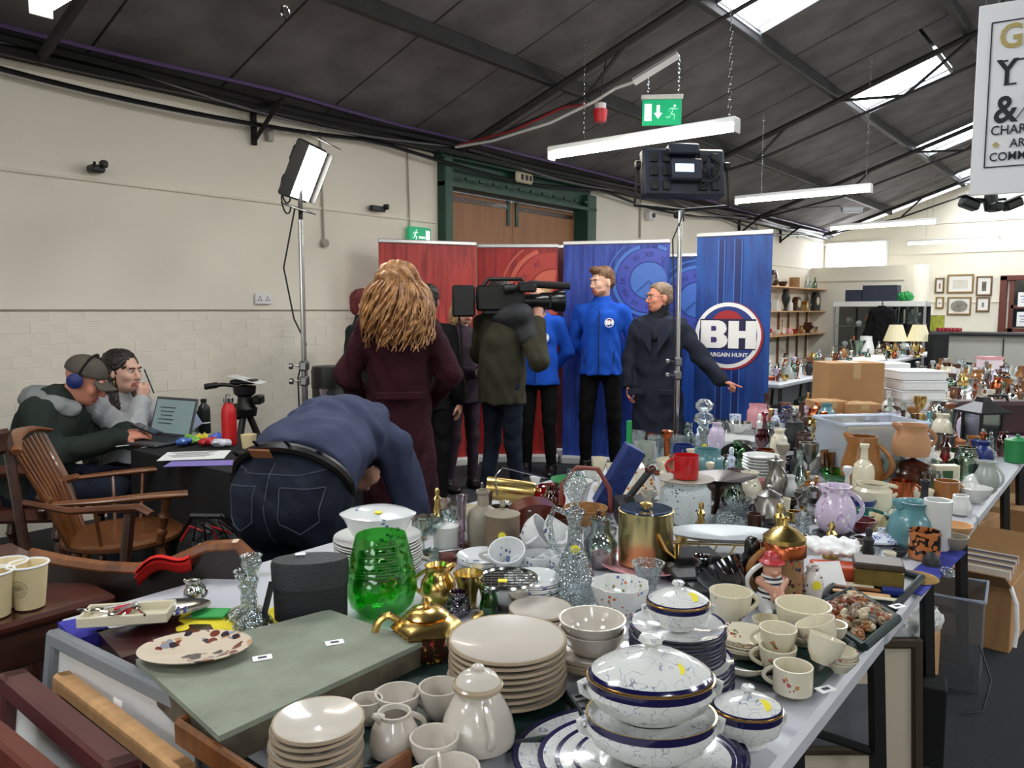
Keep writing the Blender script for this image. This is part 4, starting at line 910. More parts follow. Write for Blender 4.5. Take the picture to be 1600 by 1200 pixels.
T = stand('chrome light stand in front of the long wall carrying the lit panel', 473, 4.6, 1.98)
MB().tube([(-.03, 0, 2.05), (-.1, -.02, 1.7), (-.05, -.01, 1.4), (.01, .02, 1.25), (-.03, -.03, 1.05), (-.02, -.03, .3)], .005, 6).build('power_cable', m_black, T)
p = C(473, 268, 4.6)
LP = thing('led_light', 'lit white panel light with barn doors on the chrome stand', 'film light', p, FACE+D2R(80)); 
tl = Matrix.Rotation(D2R(24), 4, 'X')
MB().box((0, 0, 0), (.3, .06, .34), .01, T=tl).box((0, .05, .08), (.14, .06, .1), .01, T=tl).box((0, .05, -.08), (.1, .05, .1), .01, T=tl).build('panel_body', m_black, LP)
MB().box((0, -.032, 0), (.27, .006, .31), T=tl).build('panel_face', M('led_face', (255, 252, 244), .5, emit=26), LP)
for sx in (-1, 1): MB().box((sx*.17, -.045, 0), (.006, .04, .32), T=tl).build('barn_door', m_black, LP)
for sz in (-1, 1): MB().box((0, -.06, sz*.21), (.3, .09, .006), T=tl).build('barn_door', m_black, LP)
MB().tube([(0, .02, -.3), (0, .02, -.05)], .014, 8).build('yoke', m_black, LP)
MB().tube([(.06*math.cos(t)+.02, .12, -.06+.07*math.sin(t)-.01*t) for t in [k*.5 for k in range(26)]], .005, 5).build('coiled_cable', m_black, LP)
T = stand('tall chrome light stand beside the tables carrying the large film light', 1060, 5.0, 2.08)
MB().tube([(.03, -.02, 2.1), (-.05, -.02, 1.9), (-.035, -.03, 1.5), (-.03, -.03, 1.1)], .005, 6).build('power_cable', m_black, T)
p = C(1066, 272, 5.0); BL = thing('film_light', 'large dark square film light seen from behind with lit screen', 'film light', p, FACE+D2R(186)); tl = Matrix.Rotation(D2R(8), 4, 'X')
m_case = M('dark_blue_case', (30, 36, 50), .45, var=.1)
MB().box((0, 0, 0), (.54, .09, .31), .015, T=tl).build('light_case', m_case, BL)
MB().box((0, -.048, 0), (.5, .006, .28), T=tl).build('light_face', M('led_face_soft', (255, 250, 240), .5, emit=14), BL)
for x in (-.2, -.12, .12, .2):
    for z in (-.09, 0, .09): MB().box((x, .05, z), (.05, .02, .06), .004, T=tl).build('cooling_rib', m_black, BL)
MB().box((0, .08, -.0), (.2, .06, .14), .01, T=tl).box((.02, .075, .13), (.2, .08, .07), .01, T=tl).build('control_box', m_case, BL)
MB().box((.02, .112, .005), (.12, .004, .05), T=tl).build('display', M('display_lit', (190, 222, 245), .3, emit=1.2), BL)
MB().tube([(-.3, 0, .05), (-.31, 0, -.2), (0, 0, -.23), (.31, 0, -.2), (.3, 0, .05)], .012, 8).build('yoke', m_black, BL)
MB().tube([(0, 0, -.23), (0, 0, -.3)], .022, 8).box((.03, .03, -.26), (.06, .04, .05), .01).build('spigot', m_black, BL)
for k in range(4): MB().tube([(-.14-.02*k, .09, .1-.02*k), (-.2, .13, .04-.03*k), (-.16, .12, -.06), (-.1, .1, -.03*k)], .006, 5).build('light_cable', m_black, BL)
for x in (-.28, .28): MB().lathe([(.03, 0), (.03, .03), (0, .032)], 10, T=Matrix.Translation((x, 0, .05)) @ Matrix.Rotation(math.pi/2*(1 if x > 0 else -1), 4, 'Y')).build('yoke_knob', m_black, BL)
# ------------------------------------------------------------------ broadcast camera on the operator's shoulder
p = C(786, 466, 5.5); T = thing('broadcast_camera', 'black shoulder broadcast camera with microphone and lens', 'camera', p, FACE+D2R(96))
Q = Matrix.Identity(4)
MB().box((0, .02, 0), (.12, .34, .18), .015).box((0, .05, -.1), (.1, .2, .04), .012).build('camera_body', m_black, T)
MB().box((0, .28, -.02), (.11, .16, .22), .012).build('battery', M('battery_black', (24, 24, 26), .5), T)
MB().tube([(0, .14, .09), (0, .1, .135), (0, -.13, .135), (0, -.17, .09)], .014, 8).build('handle', m_black, T)
MB().lathe([(.05, 0), (.05, .1), (.062, .13), (.062, .2), (.075, .22), (.078, .29), (.055, .29), (.05, .24), (0, .235)], 24, T=Matrix.Translation((0, -.15, -.02)) @ Matrix.Rotation(math.pi/2, 4, 'X')).build('lens', M('lens_black', (20, 20, 22), .25), T)
MB().tube([(-.05, -.1, .1), (-.05, -.47, .085)], [.017]*2, 10).tube([(-.05, -.18, .1), (-.05, -.47, .085)], .026, 12).build('microphone', M('foam_black', (30, 26, 28), .95), T)
MB().box((-.1, -.16, .07), (.06, .13, .06), .012).tube([(-.1, -.08, .07), (-.1, .0, .06)], [.03, .036], 12).build('viewfinder', m_black, T)
MB().lathe([(.034, 0), (.034, .004), (.026, .005)], 20, T=Matrix.Translation((.058, .2, -.0)) @ Matrix.Rotation(math.pi/2, 4, 'Y')).build('round_badge', M('badge_grey', (190, 190, 190), .4), T)
MB().box((.064, .2, 0), (.003, .03, .03)).build('badge_mark', m_black, T)
MB().ell((.03, -.02, .01), (.06, .12, .085)).build('rain_cover', M('maroon_cover', (40, 22, 28), .7, bump=.4, bs=30), T)
MB().tube([(.05, .33, .02), (.08, .3, -.2), (.06, .28, -.55), (.05, .25, -.7)], .006, 6).build('camera_cable', m_black, T); MB().tube([(.06, .3, -.02), (.065, .3, -.12)], .008, 6).build('cable_plug', m_white, T)
MB().box((.0, -.33, -.02), (.13, .02, .1), .006).build('lens_hood_rim', m_black, T)
# ================================================================== furniture and things by the long wall
def turned(m, a, b, r, mi=0, beads=(.2, .5, .8)):
    a, b = Vector(a), Vector(b); n = 18; pts = []; rr = []
    for i in range(n+1):
        u = i/n; pts.append(a.lerp(b, u)); k = 1.0
        for c in beads: k += .45*math.exp(-((u-c)/.05)**2)-.3*math.exp(-((u-c-.09)/.035)**2)
        rr.append(r*k)
    return m.tube(pts, rr, 10, mi)
def arc_rail(r, z, a0, a1, n=16, sy=1, lift=0): return [(r*math.sin(a), r*sy*math.cos(a), z+lift*math.cos(a)) for a in [a0+(a1-a0)*i/n for i in range(n+1)]]
# --- oak spindle armchair
p = C(176, 485, 3.42); T = thing('spindle_armchair', 'oak spindle back armchair with turned arm posts and empty seat', 'chair', (p.x, p.y, 0), FACE+D2R(110))
m_seat = M('oak_seat', (118, 72, 40), .35, var=.25, vs=5, stretch=(5, 1, 1), coat=.3)
MB().lathe([(0, .42), (.24, .42), (.265, .432), (.265, .448), (.25, .455), (.16, .447), (0, .443)], 32, sx=1.0, sy=.95).build('seat', m_seat, T)
for sx in (-1, 1):
    for sy in (-1, 1):
        turned(MB(), (sx*.17, sy*.16, .42), (sx*.24, sy*.24, 0), .02).build('leg', m_wood_m, T)
    MB().tube([(sx*.205, -.2, .2), (sx*.205, .2, .2)], .012, 8).build('stretcher', m_wood_m, T)
MB().tube([(-.2, 0, .2), (.2, 0, .2)], .012, 8).build('stretcher', m_wood_m, T)
for sx in (-1, 1):
    MB().tube([(sx*.27, .22, .66), (sx*.3, .05, .665), (sx*.31, -.15, .672), (sx*.295, -.29, .668)], [.02, .024, .028, .03], 10, flat=.55).build('arm', m_wood_m, T)
    turned(MB(), (sx*.235, -.17, .45), (sx*.3, -.21, .66), .018, beads=(.25, .6)).build('arm_post', m_wood_m, T)
    for k in range(2): MB().tube([(sx*(.23-.01*k), -.05+.11*k, .45), (sx*(.295-.005*k), -.06+.13*k, .66)], .008, 6).build('spindle', m_wood_m, T)
cr = []
for k in range(9):
    x = -.2+.05*k; MB().tube([(x*.9, .2-.3*x*x, .45), (x*1.18, .27-.3*x*x, .68), (x*1.35, .36-.2*x*x, .9)], [.009, .011, .007], 6).build('spindle', m_wood_m, T)
MB().tube([(-.3, .33, .89), (-.15, .37, .92), (0, .38, .93), (.15, .37, .92), (.3, .33, .89)], [.02, .03, .034, .03, .02], 10, flat=.5).build('crest_rail', m_wood_m, T)
MB().tube([(-.27, .22, .665), (-.14, .285, .67), (0, .3, .672), (.14, .285, .67), (.27, .22, .665)], .018, 8).build('back_rail', m_wood_m, T)
# --- tall dark chair the capped man sits in
p = C(46, 485, 4.08); T = thing('high_back_chair', 'tall dark wooden chair with panelled back and padded arms under the capped man', 'chair', (p.x, p.y, 0), FACE+D2R(96))
m_leath = M('brown_leather', (86, 46, 34), .5, var=.15, bump=.3, bs=40)
MB().box((0, .04, .41), (.56, .52, .07), .02).build('seat', m_leath, T)
for sx in (-1, 1):
    for y in (-.2, .28): turned(MB(), (sx*.25, y, .38), (sx*.25, y, 0), .026).build('leg', m_wood_d, T)
    MB().tube([(sx*.26, .3, .38), (sx*.265, .36, .8), (sx*.27, .44, 1.12)], .026, 8).build('back_post', m_wood_d, T)
    MB().ell((sx*.27, .45, 1.14), (.05, .04, .05)).build('finial', m_wood_d, T)
    MB().box((sx*.31, .04, .655), (.075, .42, .06), .025).build('arm_pad', m_leath, T); turned(MB(), (sx*.29, -.14, .4), (sx*.31, -.15, .63), .02).build('arm_post', m_wood_d, T)
MB().box((0, .385, .78), (.5, .03, .6), .01, T=Matrix.Translation((0, .385, .78)) @ Matrix.Rotation(D2R(-9), 4, 'X') @ Matrix.Translation((0, -.385, -.78))).build('back_panel', m_wood_d, T)
MB().box((0, .44, 1.1), (.54, .05, .1), .02).build('crest_rail', m_wood_d, T)
# --- chair under the woman
p = C(182, 485, 4.6); T = thing('plain_chair', 'dark wooden chair under the woman in the grey cardigan', 'chair', (p.x, p.y, 0), FACE+D2R(72))
MB().box((0, .03, .425), (.44, .44, .05), .012).build('seat', m_wood_d, T)
for sx in (-1, 1):
    MB().tube([(sx*.19, -.16, .41), (sx*.2, -.17, 0)], .02, 8).build('leg', m_wood_d, T); MB().tube([(sx*.19, .25, 0), (sx*.19, .26, .45), (sx*.2, .32, .9)], .02, 8).build('leg', m_wood_d, T)
MB().box((0, .31, .85), (.4, .03, .12), .01).build('back_rail', m_wood_d, T)
# --- carver chair with scrolling arm
p = C(18, 485, 2.75); T = thing('carver_chair', 'mahogany carver chair with long scrolling arm beside the paper cups', 'chair', (p.x, p.y, 0), FACE+D2R(80))
MB().box((0, 0, .43), (.5, .48, .05), .015).build('seat', m_wood_d, T)
for sx in (-1, 1):
    for y in (-.2, .2): MB().tube([(sx*.22, y, .42), (sx*.23, y*1.05, 0)], .022, 8).build('leg', m_wood_d, T)
    MB().tube([(sx*.27, .28, .68), (sx*.29, .05, .645), (sx*.3, -.12, .66), (sx*.3, -.25, .672), (sx*.29, -.31, .65)], [.02, .022, .026, .026, .02], 10, flat=.6).build('arm', M('mahogany_arm', (92, 54, 34), .35, var=.2, coat=.3), T)
    MB().tube([(sx*.25, -.21, .44), (sx*.28, -.22, .65)], .022, 8).build('arm_post', m_wood_d, T); MB().tube([(sx*.24, .22, .44), (sx*.26, .3, .95)], .02, 8).build('back_post', m_wood_d, T)
for k in range(6): MB().tube([(-.13+.05*k, .22, .47), (-.13+.05*k, .29, .88)], .009, 6).build('splat', m_wood_d, T)
MB().box((0, .3, .93), (.56, .035, .1), .015).build('crest_rail', m_wood_d, T)
# --- dark curved back chair pushed against the table, with red cloth
p = G(222, 905, .75)+Vector((-.26*math.sin(FACE)-.03, .26*math.cos(FACE), 0)); T = thing('curved_back_chair', 'dark wooden chair with wide curved back rail pushed up beside the table', 'chair', (p.x, p.y, 0), FACE+D2R(176))
pl = [(-x, z) for x, z in [(-.3, -.1), (.3, -.1), (.31, .16), (.28, .205), (.2, .2), (.1, .155), (0, .135), (-.1, .14), (-.2, .15), (-.3, .17)]]
MB().prism(pl, .035, T=Matrix.Translation((0, .22, .615))).build('back_panel', M('very_dark_wood', (30, 20, 16), .4, var=.2, coat=.2), T)
rail = MB().tube([(.3, .22, .79), (.2, .22, .77), (.1, .22, .758), (0, .22, .755), (-.1, .22, .775), (-.2, .22, .82), (-.28, .22, .827), (-.31, .22, .795)], .02, 8).build('top_rail', m_wood_m, T)
MB().box((0, 0, .43), (.54, .46, .06), .02).build('seat', m_leath, T)
for sx in (-1, 1): MB().tube([(sx*.25, .22, 0), (sx*.27, .22, .64)], .022, 8).build('leg', m_wood_d, T); MB().tube([(sx*.24, -.2, 0), (sx*.24, -.2, .42)], .022, 8).build('leg', m_wood_d, T)
m_redc = cloth('red_cloth', (192, 36, 32), .12, .4, 12)
p = G(258, 884, .785); o = MB().grid(lambda u, v: ((u-.5)*.13, (v-.5)*.13, .02*math.sin(u*5)+.05*u-.06*v+.012*math.sin(v*9)), 10, 10).grid(lambda u, v: ((.5-u)*.13, (v-.5)*.13, -.012+.02*math.sin((1-u)*5)+.05*(1-u)-.06*v+.012*math.sin(v*9)), 10, 10).build('red_cloth', m_redc, loc=(p.x, p.y, .79), rz=FACE+.3); tag(o, 'bright red cloth draped over the curved chair back', 'cloth')
p = G(88, 890, .7); o = MB().tube([(.1*math.cos(a), .05*math.sin(a), .015*math.sin(2*a)) for a in [k*.35 for k in range(13)]], .018, 8).build('red_strap', m_redc, loc=p); tag(o, 'red rolled strap lying on the curved back chair behind the cups', 'strap')
# --- small dark table with paper cups
p = G(40, 965, .72); T = thing('side_table', 'small dark mahogany table holding paper cups', 'table', (-2.38, .62, 0))
MB().box((0, 0, .705), (.72, .5, .03), .01).build('table_top', M('mahogany_top', (74, 36, 26), .25, var=.2, coat=.5), T); MB().box((0, 0, .64), (.66, .44, .1), .005).build('apron', m_wood_d, T)
for sx in (-1, 1):
    for sy in (-1, 1): turned(MB(), (sx*.3, sy*.19, .6), (sx*.3, sy*.19, 0), .024).build('leg', m_wood_d, T)
m_cup = M('cup_card', (222, 204, 158), .6, var=.04); m_logo = M('cup_print', (150, 140, 110), .7)
def paper_cup(px, py, lb):
    q = G(px, py, .722); T = thing('paper_cup', lb, 'cup', q, FACE, 'paper coffee cups'); 
    MB().lathe([(.029, 0), (.033, .002), (.044, .104), (.047, .107), (.044, .11), (.041, .106), (.031, .01), (0, .008)], 28, mi=0).build('cup_wall', m_cup, T); MB().tube([(.0455*math.cos(a), .0455*math.sin(a), .109) for a in [k*.2244 for k in range(28)]], .003, 6, closed=True).build('cup_rim', m_white, T)
    m = MB()
    for r0, r1 in ((.019, .021), (.012, .0135)):
        v = [((.041+.0)*math.sin(x/.041), -.0425*math.cos(x/.041)-.0004, .058+z) for r in (r0, r1) for x, z in [(r*math.cos(t), r*math.sin(t)) for t in [k*.3 for k in range(21)]]]
        m.add(v, [(k, k+1, 22+k, 21+k) for k in range(20)])
    m.box((0, -.0428, .058), (.018, .003, .004)).box((0, -.0428, .064), (.012, .003, .003)); m.build('printed_emblem', m_logo, T)
paper_cup(47, 948, 'paper coffee cup with round emblem standing furthest along the small table'); paper_cup(14, 945, 'paper coffee cup close behind the emblem cup'); paper_cup(-8, 962, 'paper coffee cup at the cut edge of the small table')
# --- black draped crew table and what stands on it
TZ = .745; pc = (G(190, 706, .745)+G(372, 735, .745))/2+Vector((-.02, .37, 0)); TBR = 0
T = thing('crew_table', 'folding table draped with black cloth where the crew sit', 'table', (pc.x, pc.y, 0), TBR)
m_drape = M('black_drape', (14, 14, 17), .9, var=.15)
dm = MB(); hw, hd = .46, .36
def drape(u, v):
    a = u*2*math.pi; c, s_ = math.cos(a), math.sin(a); k = 1/max(abs(c), abs(s_)); w = 1+.035*v*math.sin(a*17)
    return (c*k*hw*w*(1+.06*v), s_*k*hd*w*(1+.06*v), TZ-.0-.68*v-.004)
dm.grid(drape, 120, 8); dm.box((0, 0, TZ-.012), (hw*2, hd*2, .02), .006); dm.build('table_cloth', m_drape, T)
for sx in (-1, 1):
    for sy in (-1, 1): MB().tube([(sx*.4, sy*.3, TZ-.02), (sx*.4, sy*.3, 0)], .015, 8).build('leg', m_steel, T)
def on_table(px, py, z=TZ): return G(px, py, z)
p = on_table(238, 692); T = thing('laptop', 'open grey laptop on the black table', 'laptop', p, FACE+D2R(-26))
MB().box((0, 0, .009), (.32, .22, .016), .005).build('keyboard_base', M('laptop_grey', (96, 98, 104), .35, .6), T)
for r in range(4):
    for k in range(10): pass
MB().box((0, .02, .018), (.27, .1, .003)).build('keyboard', m_black, T)
tl = Matrix.Translation((0, .11, .016)) @ Matrix.Rotation(D2R(-18), 4, 'X'); sc_ = MB().box((0, 0, .11), (.32, .01, .22), .004, T=tl).build('screen', MATS['laptop_grey'], T)
MB().box((0, -.006, .112), (.29, .002, .185), T=tl).build('display', M('laptop_display', (120, 138, 140), .2, emit=.25), sc_)
for k in range(5): MB().box((-.05, -.0075, .16-.022*k), (.12-.015*(k % 3), .001, .006), T=tl).build('display_text', M('display_ink', (60, 72, 78), .4), sc_)
def flat_sheet(px, py, w, h, rz, lb, mat=m_paper, name='paper_sheet', cat='paper', z=TZ, lines=6, dz=.0015):
    p = G(px, py, z); T = thing(name, lb, cat, (p.x, p.y, z+dz), rz); MB().box((0, 0, 0), (w, h, .0025)).build('sheet', mat, T)
    for k in range(lines): MB().box((-.06*w, h*(.36-.11*k), .0018), (w*(.7-.1*(k % 3)), .006, .0008)).build('printed_line', m_ink if lines < 7 else M('red_ink', (190, 80, 90), .7), T)
    return T
flat_sheet(305, 712, .3, .22, FACE+.2, 'white call sheet lying on the black table edge'); flat_sheet(318, 724, .32, .12, FACE+.12, 'lavender folder under the white call sheet', M('lavender_card', (132, 116, 190), .6), 'folder', 'folder', lines=0, dz=.0005)
flat_sheet(215, 690, .26, .2, FACE+.7, 'white sheet with red printing beside the laptop', lines=7)
def bottle(px, py, h, r, mat, capm, lb, cat='bottle', neck=.35, z=TZ, name='bottle', pts=None):
    p = G(px, py, z); T = thing(name, lb, cat, (p.x, p.y, z+.001))
    MB().lathe(pts or [(0, 0), (r*.95, 0), (r, h*.03), (r, h*.68), (r*.92, h*.76), (r*neck*1.15, h*.86), (r*neck, h*.9), (r*neck, h*.94), (0, h*.94)], 24).build('bottle_body', mat, T)
    MB().lathe([(r*neck*1.25, h*.9), (r*neck*1.25, h*.99), (0, h)], 16).build('cap', capm, T); return T
T = bottle(359, 695, .25, .038, M('red_enamel', (196, 30, 34), .35), m_chrome, 'red steel drinks bottle with loop cap on the black table', neck=.55); MB().tube([(.022*math.cos(a), 0, .25+.016*math.sin(a)) for a in [k*.35 for k in range(10)]], .004, 6).build('cap_loop', m_chrome, T)
T = bottle(320, 677, .2, .034, M('dark_green_enamel', (20, 30, 28), .35), m_black, 'dark steel drinks bottle with pale band on the black table', neck=.4); MB().lathe([(.0345, .06), (.0345, .066)], 24).build('bottle_band', m_paper, T)
def tumbler(px, py, h, r, mat, lb, z=TZ, cat='glass', name='tumbler', flare=1.1, seg=20):
    p = G(px, py, z); o = MB().lathe([(0, 0), (r*.9, 0), (r*.92, .004), (r*flare, h), (r*flare-.003, h), (r*.9-.004, .012), (0, .01)], seg).build(name, mat, loc=(p.x, p.y, z+.001)); return tag(o, lb, cat)
g_clear = GLASS('clear_glass', (226, 236, 234), .2)
tumbler(301, 678, .13, .035, g_clear, 'clear water glass beside the dark steel bottle'); tumbler(389, 700, .07, .036, m_cup, 'short paper cup at the end of the black table', cat='cup', name='paper_cup')
for k, (px, py, c, lb) in enumerate(((316, 690, (222, 200, 40), 'yellow'), (325, 697, (190, 40, 50), 'red'), (338, 690, (60, 90, 190), 'blue'), (300, 694, (120, 180, 70), 'green'), (346, 699, (210, 210, 220), 'silver'), (288, 697, (60, 100, 180), 'deep blue'))):
    p = G(px, py, TZ); s = Solid(); s.ell((0, 0, .02), (.05, .032, .018), 0, .01); s.ell((.02, .01, .028), (.025, .02, .014), 0, .01); o = np_mesh('snack_packet', [s.mesh(.006, folds(.006, 4, k))], [M('snack_'+lb.replace(' ', '_'), c, .25, coat=.5)], None); o.location = (p.x, p.y, TZ+.004); o.rotation_euler[2] = k; tag(o, lb+' crinkled snack packet beside the red steel bottle', 'snack packet')
p = G(300, 683, TZ); tag(MB().box((0, 0, .05), (.04, .14, .08), .004, T=Matrix.Rotation(.5, 4, 'X')).build('notebook', M('pale_blue_card', (176, 190, 220), .6), loc=(p.x, p.y, TZ+.03)), 'pale blue notebook propped behind the laptop', 'notebook')
# camera tripod with script page
p = C(378, 485, 5.1); T = thing('tripod', 'black camera tripod with a white script page on its head', 'tripod', (p.x, p.y, 0), FACE)
for k in range(3):
    a = k*2.094+.3; MB().tube([(0, 0, .82), (.3*math.cos(a), .3*math.sin(a), 0)], .022, 8).build('leg', m_black, T)
MB().lathe([(0, .74), (.07, .75), (.08, .8), (.05, .84), (.045, .88), (.07, .9), (.075, .95), (0, .96)], 20).box((0, 0, .98), (.16, .12, .03), .01).box((.09, 0, .86), (.06, .1, .06), .012).box((-.07, 0, .78), (.1, .1, .1), .012).build('tripod_head', m_black, T)
MB().tube([(-.02, -.03, .95), (-.12, -.05, .965), (-.24, -.06, .95)], .013, 8).build('pan_arm', m_black, T); MB().tube([(-.16, -.05, .962), (-.24, -.06, .95)], .02, 8).build('grip', m_black, T)
MB().box((.02, 0, 1.0), (.22, .16, .003), T=Matrix.Translation((0, 0, 1.0)) @ Matrix.Rotation(D2R(14), 4, 'Y') @ Matrix.Translation((0, 0, -1.0))).build('script_page', m_paper, T)
# drum case, kit bag
p = C(512, 485, 5.0); T = thing('drum_case', 'tall black drum shaped equipment case by the wall', 'case', (p.x, p.y, 0), FACE)
MB().lathe([(0, 0), (.1, 0), (.11, .02), (.11, 1.04), (.1, 1.06), (0, 1.06)], 28).build('case_body', M('case_black', (26, 27, 28), .5, bump=.2), T)
MB().lathe([(.114, .95), (.114, 1.06), (.105, 1.09), (0, 1.09)], 28).build('case_lid', m_black, T)
for z in (.93, .72, .5): MB().box((-.01, -.112, z), (.05, .02, .05), .005).build('catch', m_chrome, T)
p = G(322, 878, 0.0); p = C(322, 485, 3.22)
T = thing('kit_bag', 'black kit bag stuffed with cables beside the black table', 'bag', (p.x, p.y, 0), FACE)
s = Solid(); s.ell((0, 0, .22), (.16, .13, .22), 0, .05); s.ell((0, 0, .42), (.15, .12, .14), 0, .05); s.ell((-.02, -.12, .18), (.11, .06, .12), 0, .04); np_mesh('bag_body', [s.mesh(.012, folds(.01, 2))], [M('bag_nylon', (20, 21, 24), .6, bump=.5, bs=40)], T)
MB().tube([(-.1, -.05, .54), (-.06, -.08, .6), (.06, -.08, .6), (.1, -.05, .54)], .012, 8).build('handle', m_black, T)
MB().tube([(-.1, -.14, .02), (-.12, -.17, .2), (-.1, -.16, .36), (-.06, -.15, .46), (.0, -.15, .5), (.03, -.14, .48)], .006, 6).build('white_cable', m_white, T)
for k in range(6): MB().tube([(-.1+.05*k, -.1, .5), (-.05+.03*k, -.13, .57+.02*(k % 3)), (.03*k, -.06, .52)], .006, 6).build('cable_loop', m_black if k % 3 else M('red_plastic', (190, 30, 36), .4), T)
# ================================================================== sale tables
TOP = .742
m_table = M('table_white', (188, 190, 196), .45, var=.03, vs=10); m_tleg = M('table_leg_black', (20, 20, 22), .5)
def trestle(x0, x1, y0, y1, label, group):
    T = thing('trestle_table', label, 'table', ((x0+x1)/2, (y0+y1)/2, 0), 0, group)
    w, l = x1-x0, y1-y0
    MB().box((0, 0, TOP-.024), (w, l, .046), .01).build('table_top', m_table, T)
    for sy in (-1, 1):
        for sx in (-1, 1): MB().tube([(sx*(w/2-.1), sy*(l/2-.3), TOP-.05), (sx*(w/2-.06), sy*(l/2-.3), 0)], .022, 4).build('leg', m_tleg, T)
        MB().tube([(-w/2+.09, sy*(l/2-.3), .28), (w/2-.09, sy*(l/2-.3), .28)], .012, 6).build('cross_bar', m_tleg, T)
YT = [(.68, 1.81), (1.83, 3.05), (3.07, 4.9), (4.92, 6.75), (6.77, 8.6), (8.62, 10.45)]
NM = ['the blue banded dinner service', 'the teal jug', 'the clear plastic tub', 'the stacked white boxes', 'the pink cake box', 'the reception counter end']
for k, (a, b) in enumerate(YT):
    trestle(-1.14, -.4, a, b, 'white trestle table along the aisle under '+NM[k], 'sale tables in the long row'); trestle(-1.9, -1.16, a, b, 'white trestle table on the wall side of the row near '+NM[k], 'sale tables in the long row')
for k, (a, b) in enumerate(((7.4, 8.85), (8.9, 10.5), (10.55, 12.3), (12.35, 14.9))):
    trestle(-3.5, -2.68, a, b, 'white trestle table of the second row by '+['the round emblem banner', 'the brown cardboard box', 'the office chair', 'the pair of pleated lamps'][k], 'sale tables in the second row')
# ------------------------------------------------------------------ china and glass materials
m_china = M('white_china', (218, 219, 215), .12, coat=.4); m_cream = M('cream_china', (220, 212, 186), .15, coat=.4); m_beige = M('beige_stoneware', (172, 154, 130), .22, coat=.3, var=.04); m_beige_in = M('pale_stoneware_glaze', (204, 196, 184), .15, coat=.4)
m_navyb = M('navy_band', (24, 22, 70), .15, coat=.5); m_rimg = M('gilt_rim', (206, 176, 120), .2, .8)
def scroll_china(key, base, ink, scale=48, lo=.4955, hi=.5045):
    """printed scroll lines on glazed china"""
    m = M(key, base, .12, coat=.4); nt = m.node_tree; b = nt.nodes['Principled BSDF']; tc = nt.nodes.new('ShaderNodeTexCoord'); n = nt.nodes.new('ShaderNodeTexNoise'); n.inputs['Scale'].default_value = scale; n.inputs['Detail'].default_value = 1
    r = nt.nodes.new('ShaderNodeValToRGB'); e = r.color_ramp.elements; e[0].position = lo-.006; e[0].color = (*lin(base), 1); e[1].position = hi+.006; e[1].color = (*lin(base), 1)
    for q in (lo, hi): x = e.new(q); x.color = (*lin(ink), 1)
    nt.links.new(tc.outputs['Object'], n.inputs[0]); nt.links.new(n.outputs[0], r.inputs[0]); nt.links.new(r.outputs[0], b.inputs['Base Color']); return m
def floral(key, base, cols, scale=22, thr=.3, rough=.12, k=3.0, gt=.55, nk=.9):
    """scattered printed sprays on glazed china"""
    m = M(key, base, rough, coat=.4); nt = m.node_tree; b = nt.nodes['Principled BSDF']; tc = nt.nodes.new('ShaderNodeTexCoord'); v = nt.nodes.new('ShaderNodeTexVoronoi'); v.inputs['Scale'].default_value = scale*k
    n = nt.nodes.new('ShaderNodeTexNoise'); n.inputs['Scale'].default_value = scale*nk; lt = nt.nodes.new('ShaderNodeMath'); lt.operation = 'LESS_THAN'; lt.inputs[1].default_value = thr
    g = nt.nodes.new('ShaderNodeMath'); g.operation = 'GREATER_THAN'; g.inputs[1].default_value = gt; ml = nt.nodes.new('ShaderNodeMath'); ml.operation = 'MULTIPLY'
    sp = nt.nodes.new('ShaderNodeSeparateColor'); r = nt.nodes.new('ShaderNodeValToRGB'); r.color_ramp.interpolation = 'CONSTANT'; e = r.color_ramp.elements
    for i, c in enumerate(cols):
        x = e[i] if i < 2 else e.new(i/len(cols)); x.position = i/len(cols); x.color = (*lin(c), 1)
    mx = nt.nodes.new('ShaderNodeMix'); mx.data_type = 'RGBA'; mx.inputs[6].default_value = (*lin(base), 1)
    for a_, b_ in ((tc.outputs['Object'], v.inputs[0]), (tc.outputs['Object'], n.inputs[0]), (v.outputs['Distance'], lt.inputs[0]), (n.outputs[0], g.inputs[0]), (lt.outputs[0], ml.inputs[0]), (g.outputs[0], ml.inputs[1]), (v.outputs['Color'], sp.inputs[0]), (sp.outputs[0], r.inputs[0]), (r.outputs[0], mx.inputs[7]), (ml.outputs[0], mx.inputs[0]), (mx.outputs[2], b.inputs['Base Color'])): nt.links.new(a_, b_)
    return m
m_fest = scroll_china('festoon_china', (220, 221, 217), (138, 142, 164)); m_blueprint = floral('blue_sprig_china', (220, 222, 222), [(90, 110, 160), (120, 140, 180), (80, 90, 130)], 22, .42, gt=.6, nk=.7)
m_roses = floral('rose_china', (222, 214, 190), [(176, 70, 80), (110, 130, 80), (196, 140, 90), (120, 90, 130)], 40, .5, gt=.63, nk=.5); m_willow = floral('blue_transfer_china', (222, 228, 240), [(60, 90, 170), (80, 110, 190), (50, 70, 150)], 60, .5)
g_cut = GLASS('cut_glass', (232, 237, 238), .2, .5, 130); g_green = GLASS('green_glass', (150, 230, 146), .12, .2, 55); g_greend = GLASS('bright_green_glass', (70, 205, 80), .15); g_amber = GLASS('amber_glass', (212, 168, 92), .16); g_frost = MILKY('frosted_glass', (214, 220, 214), .4)
g_purple = GLASS('amethyst_glass', (150, 120, 168), .25, .6, 90); g_ruby = GLASS('ruby_glass', (190, 40, 50), .2); g_pale = GLASS('pale_green_glass', (196, 218, 200), .25)
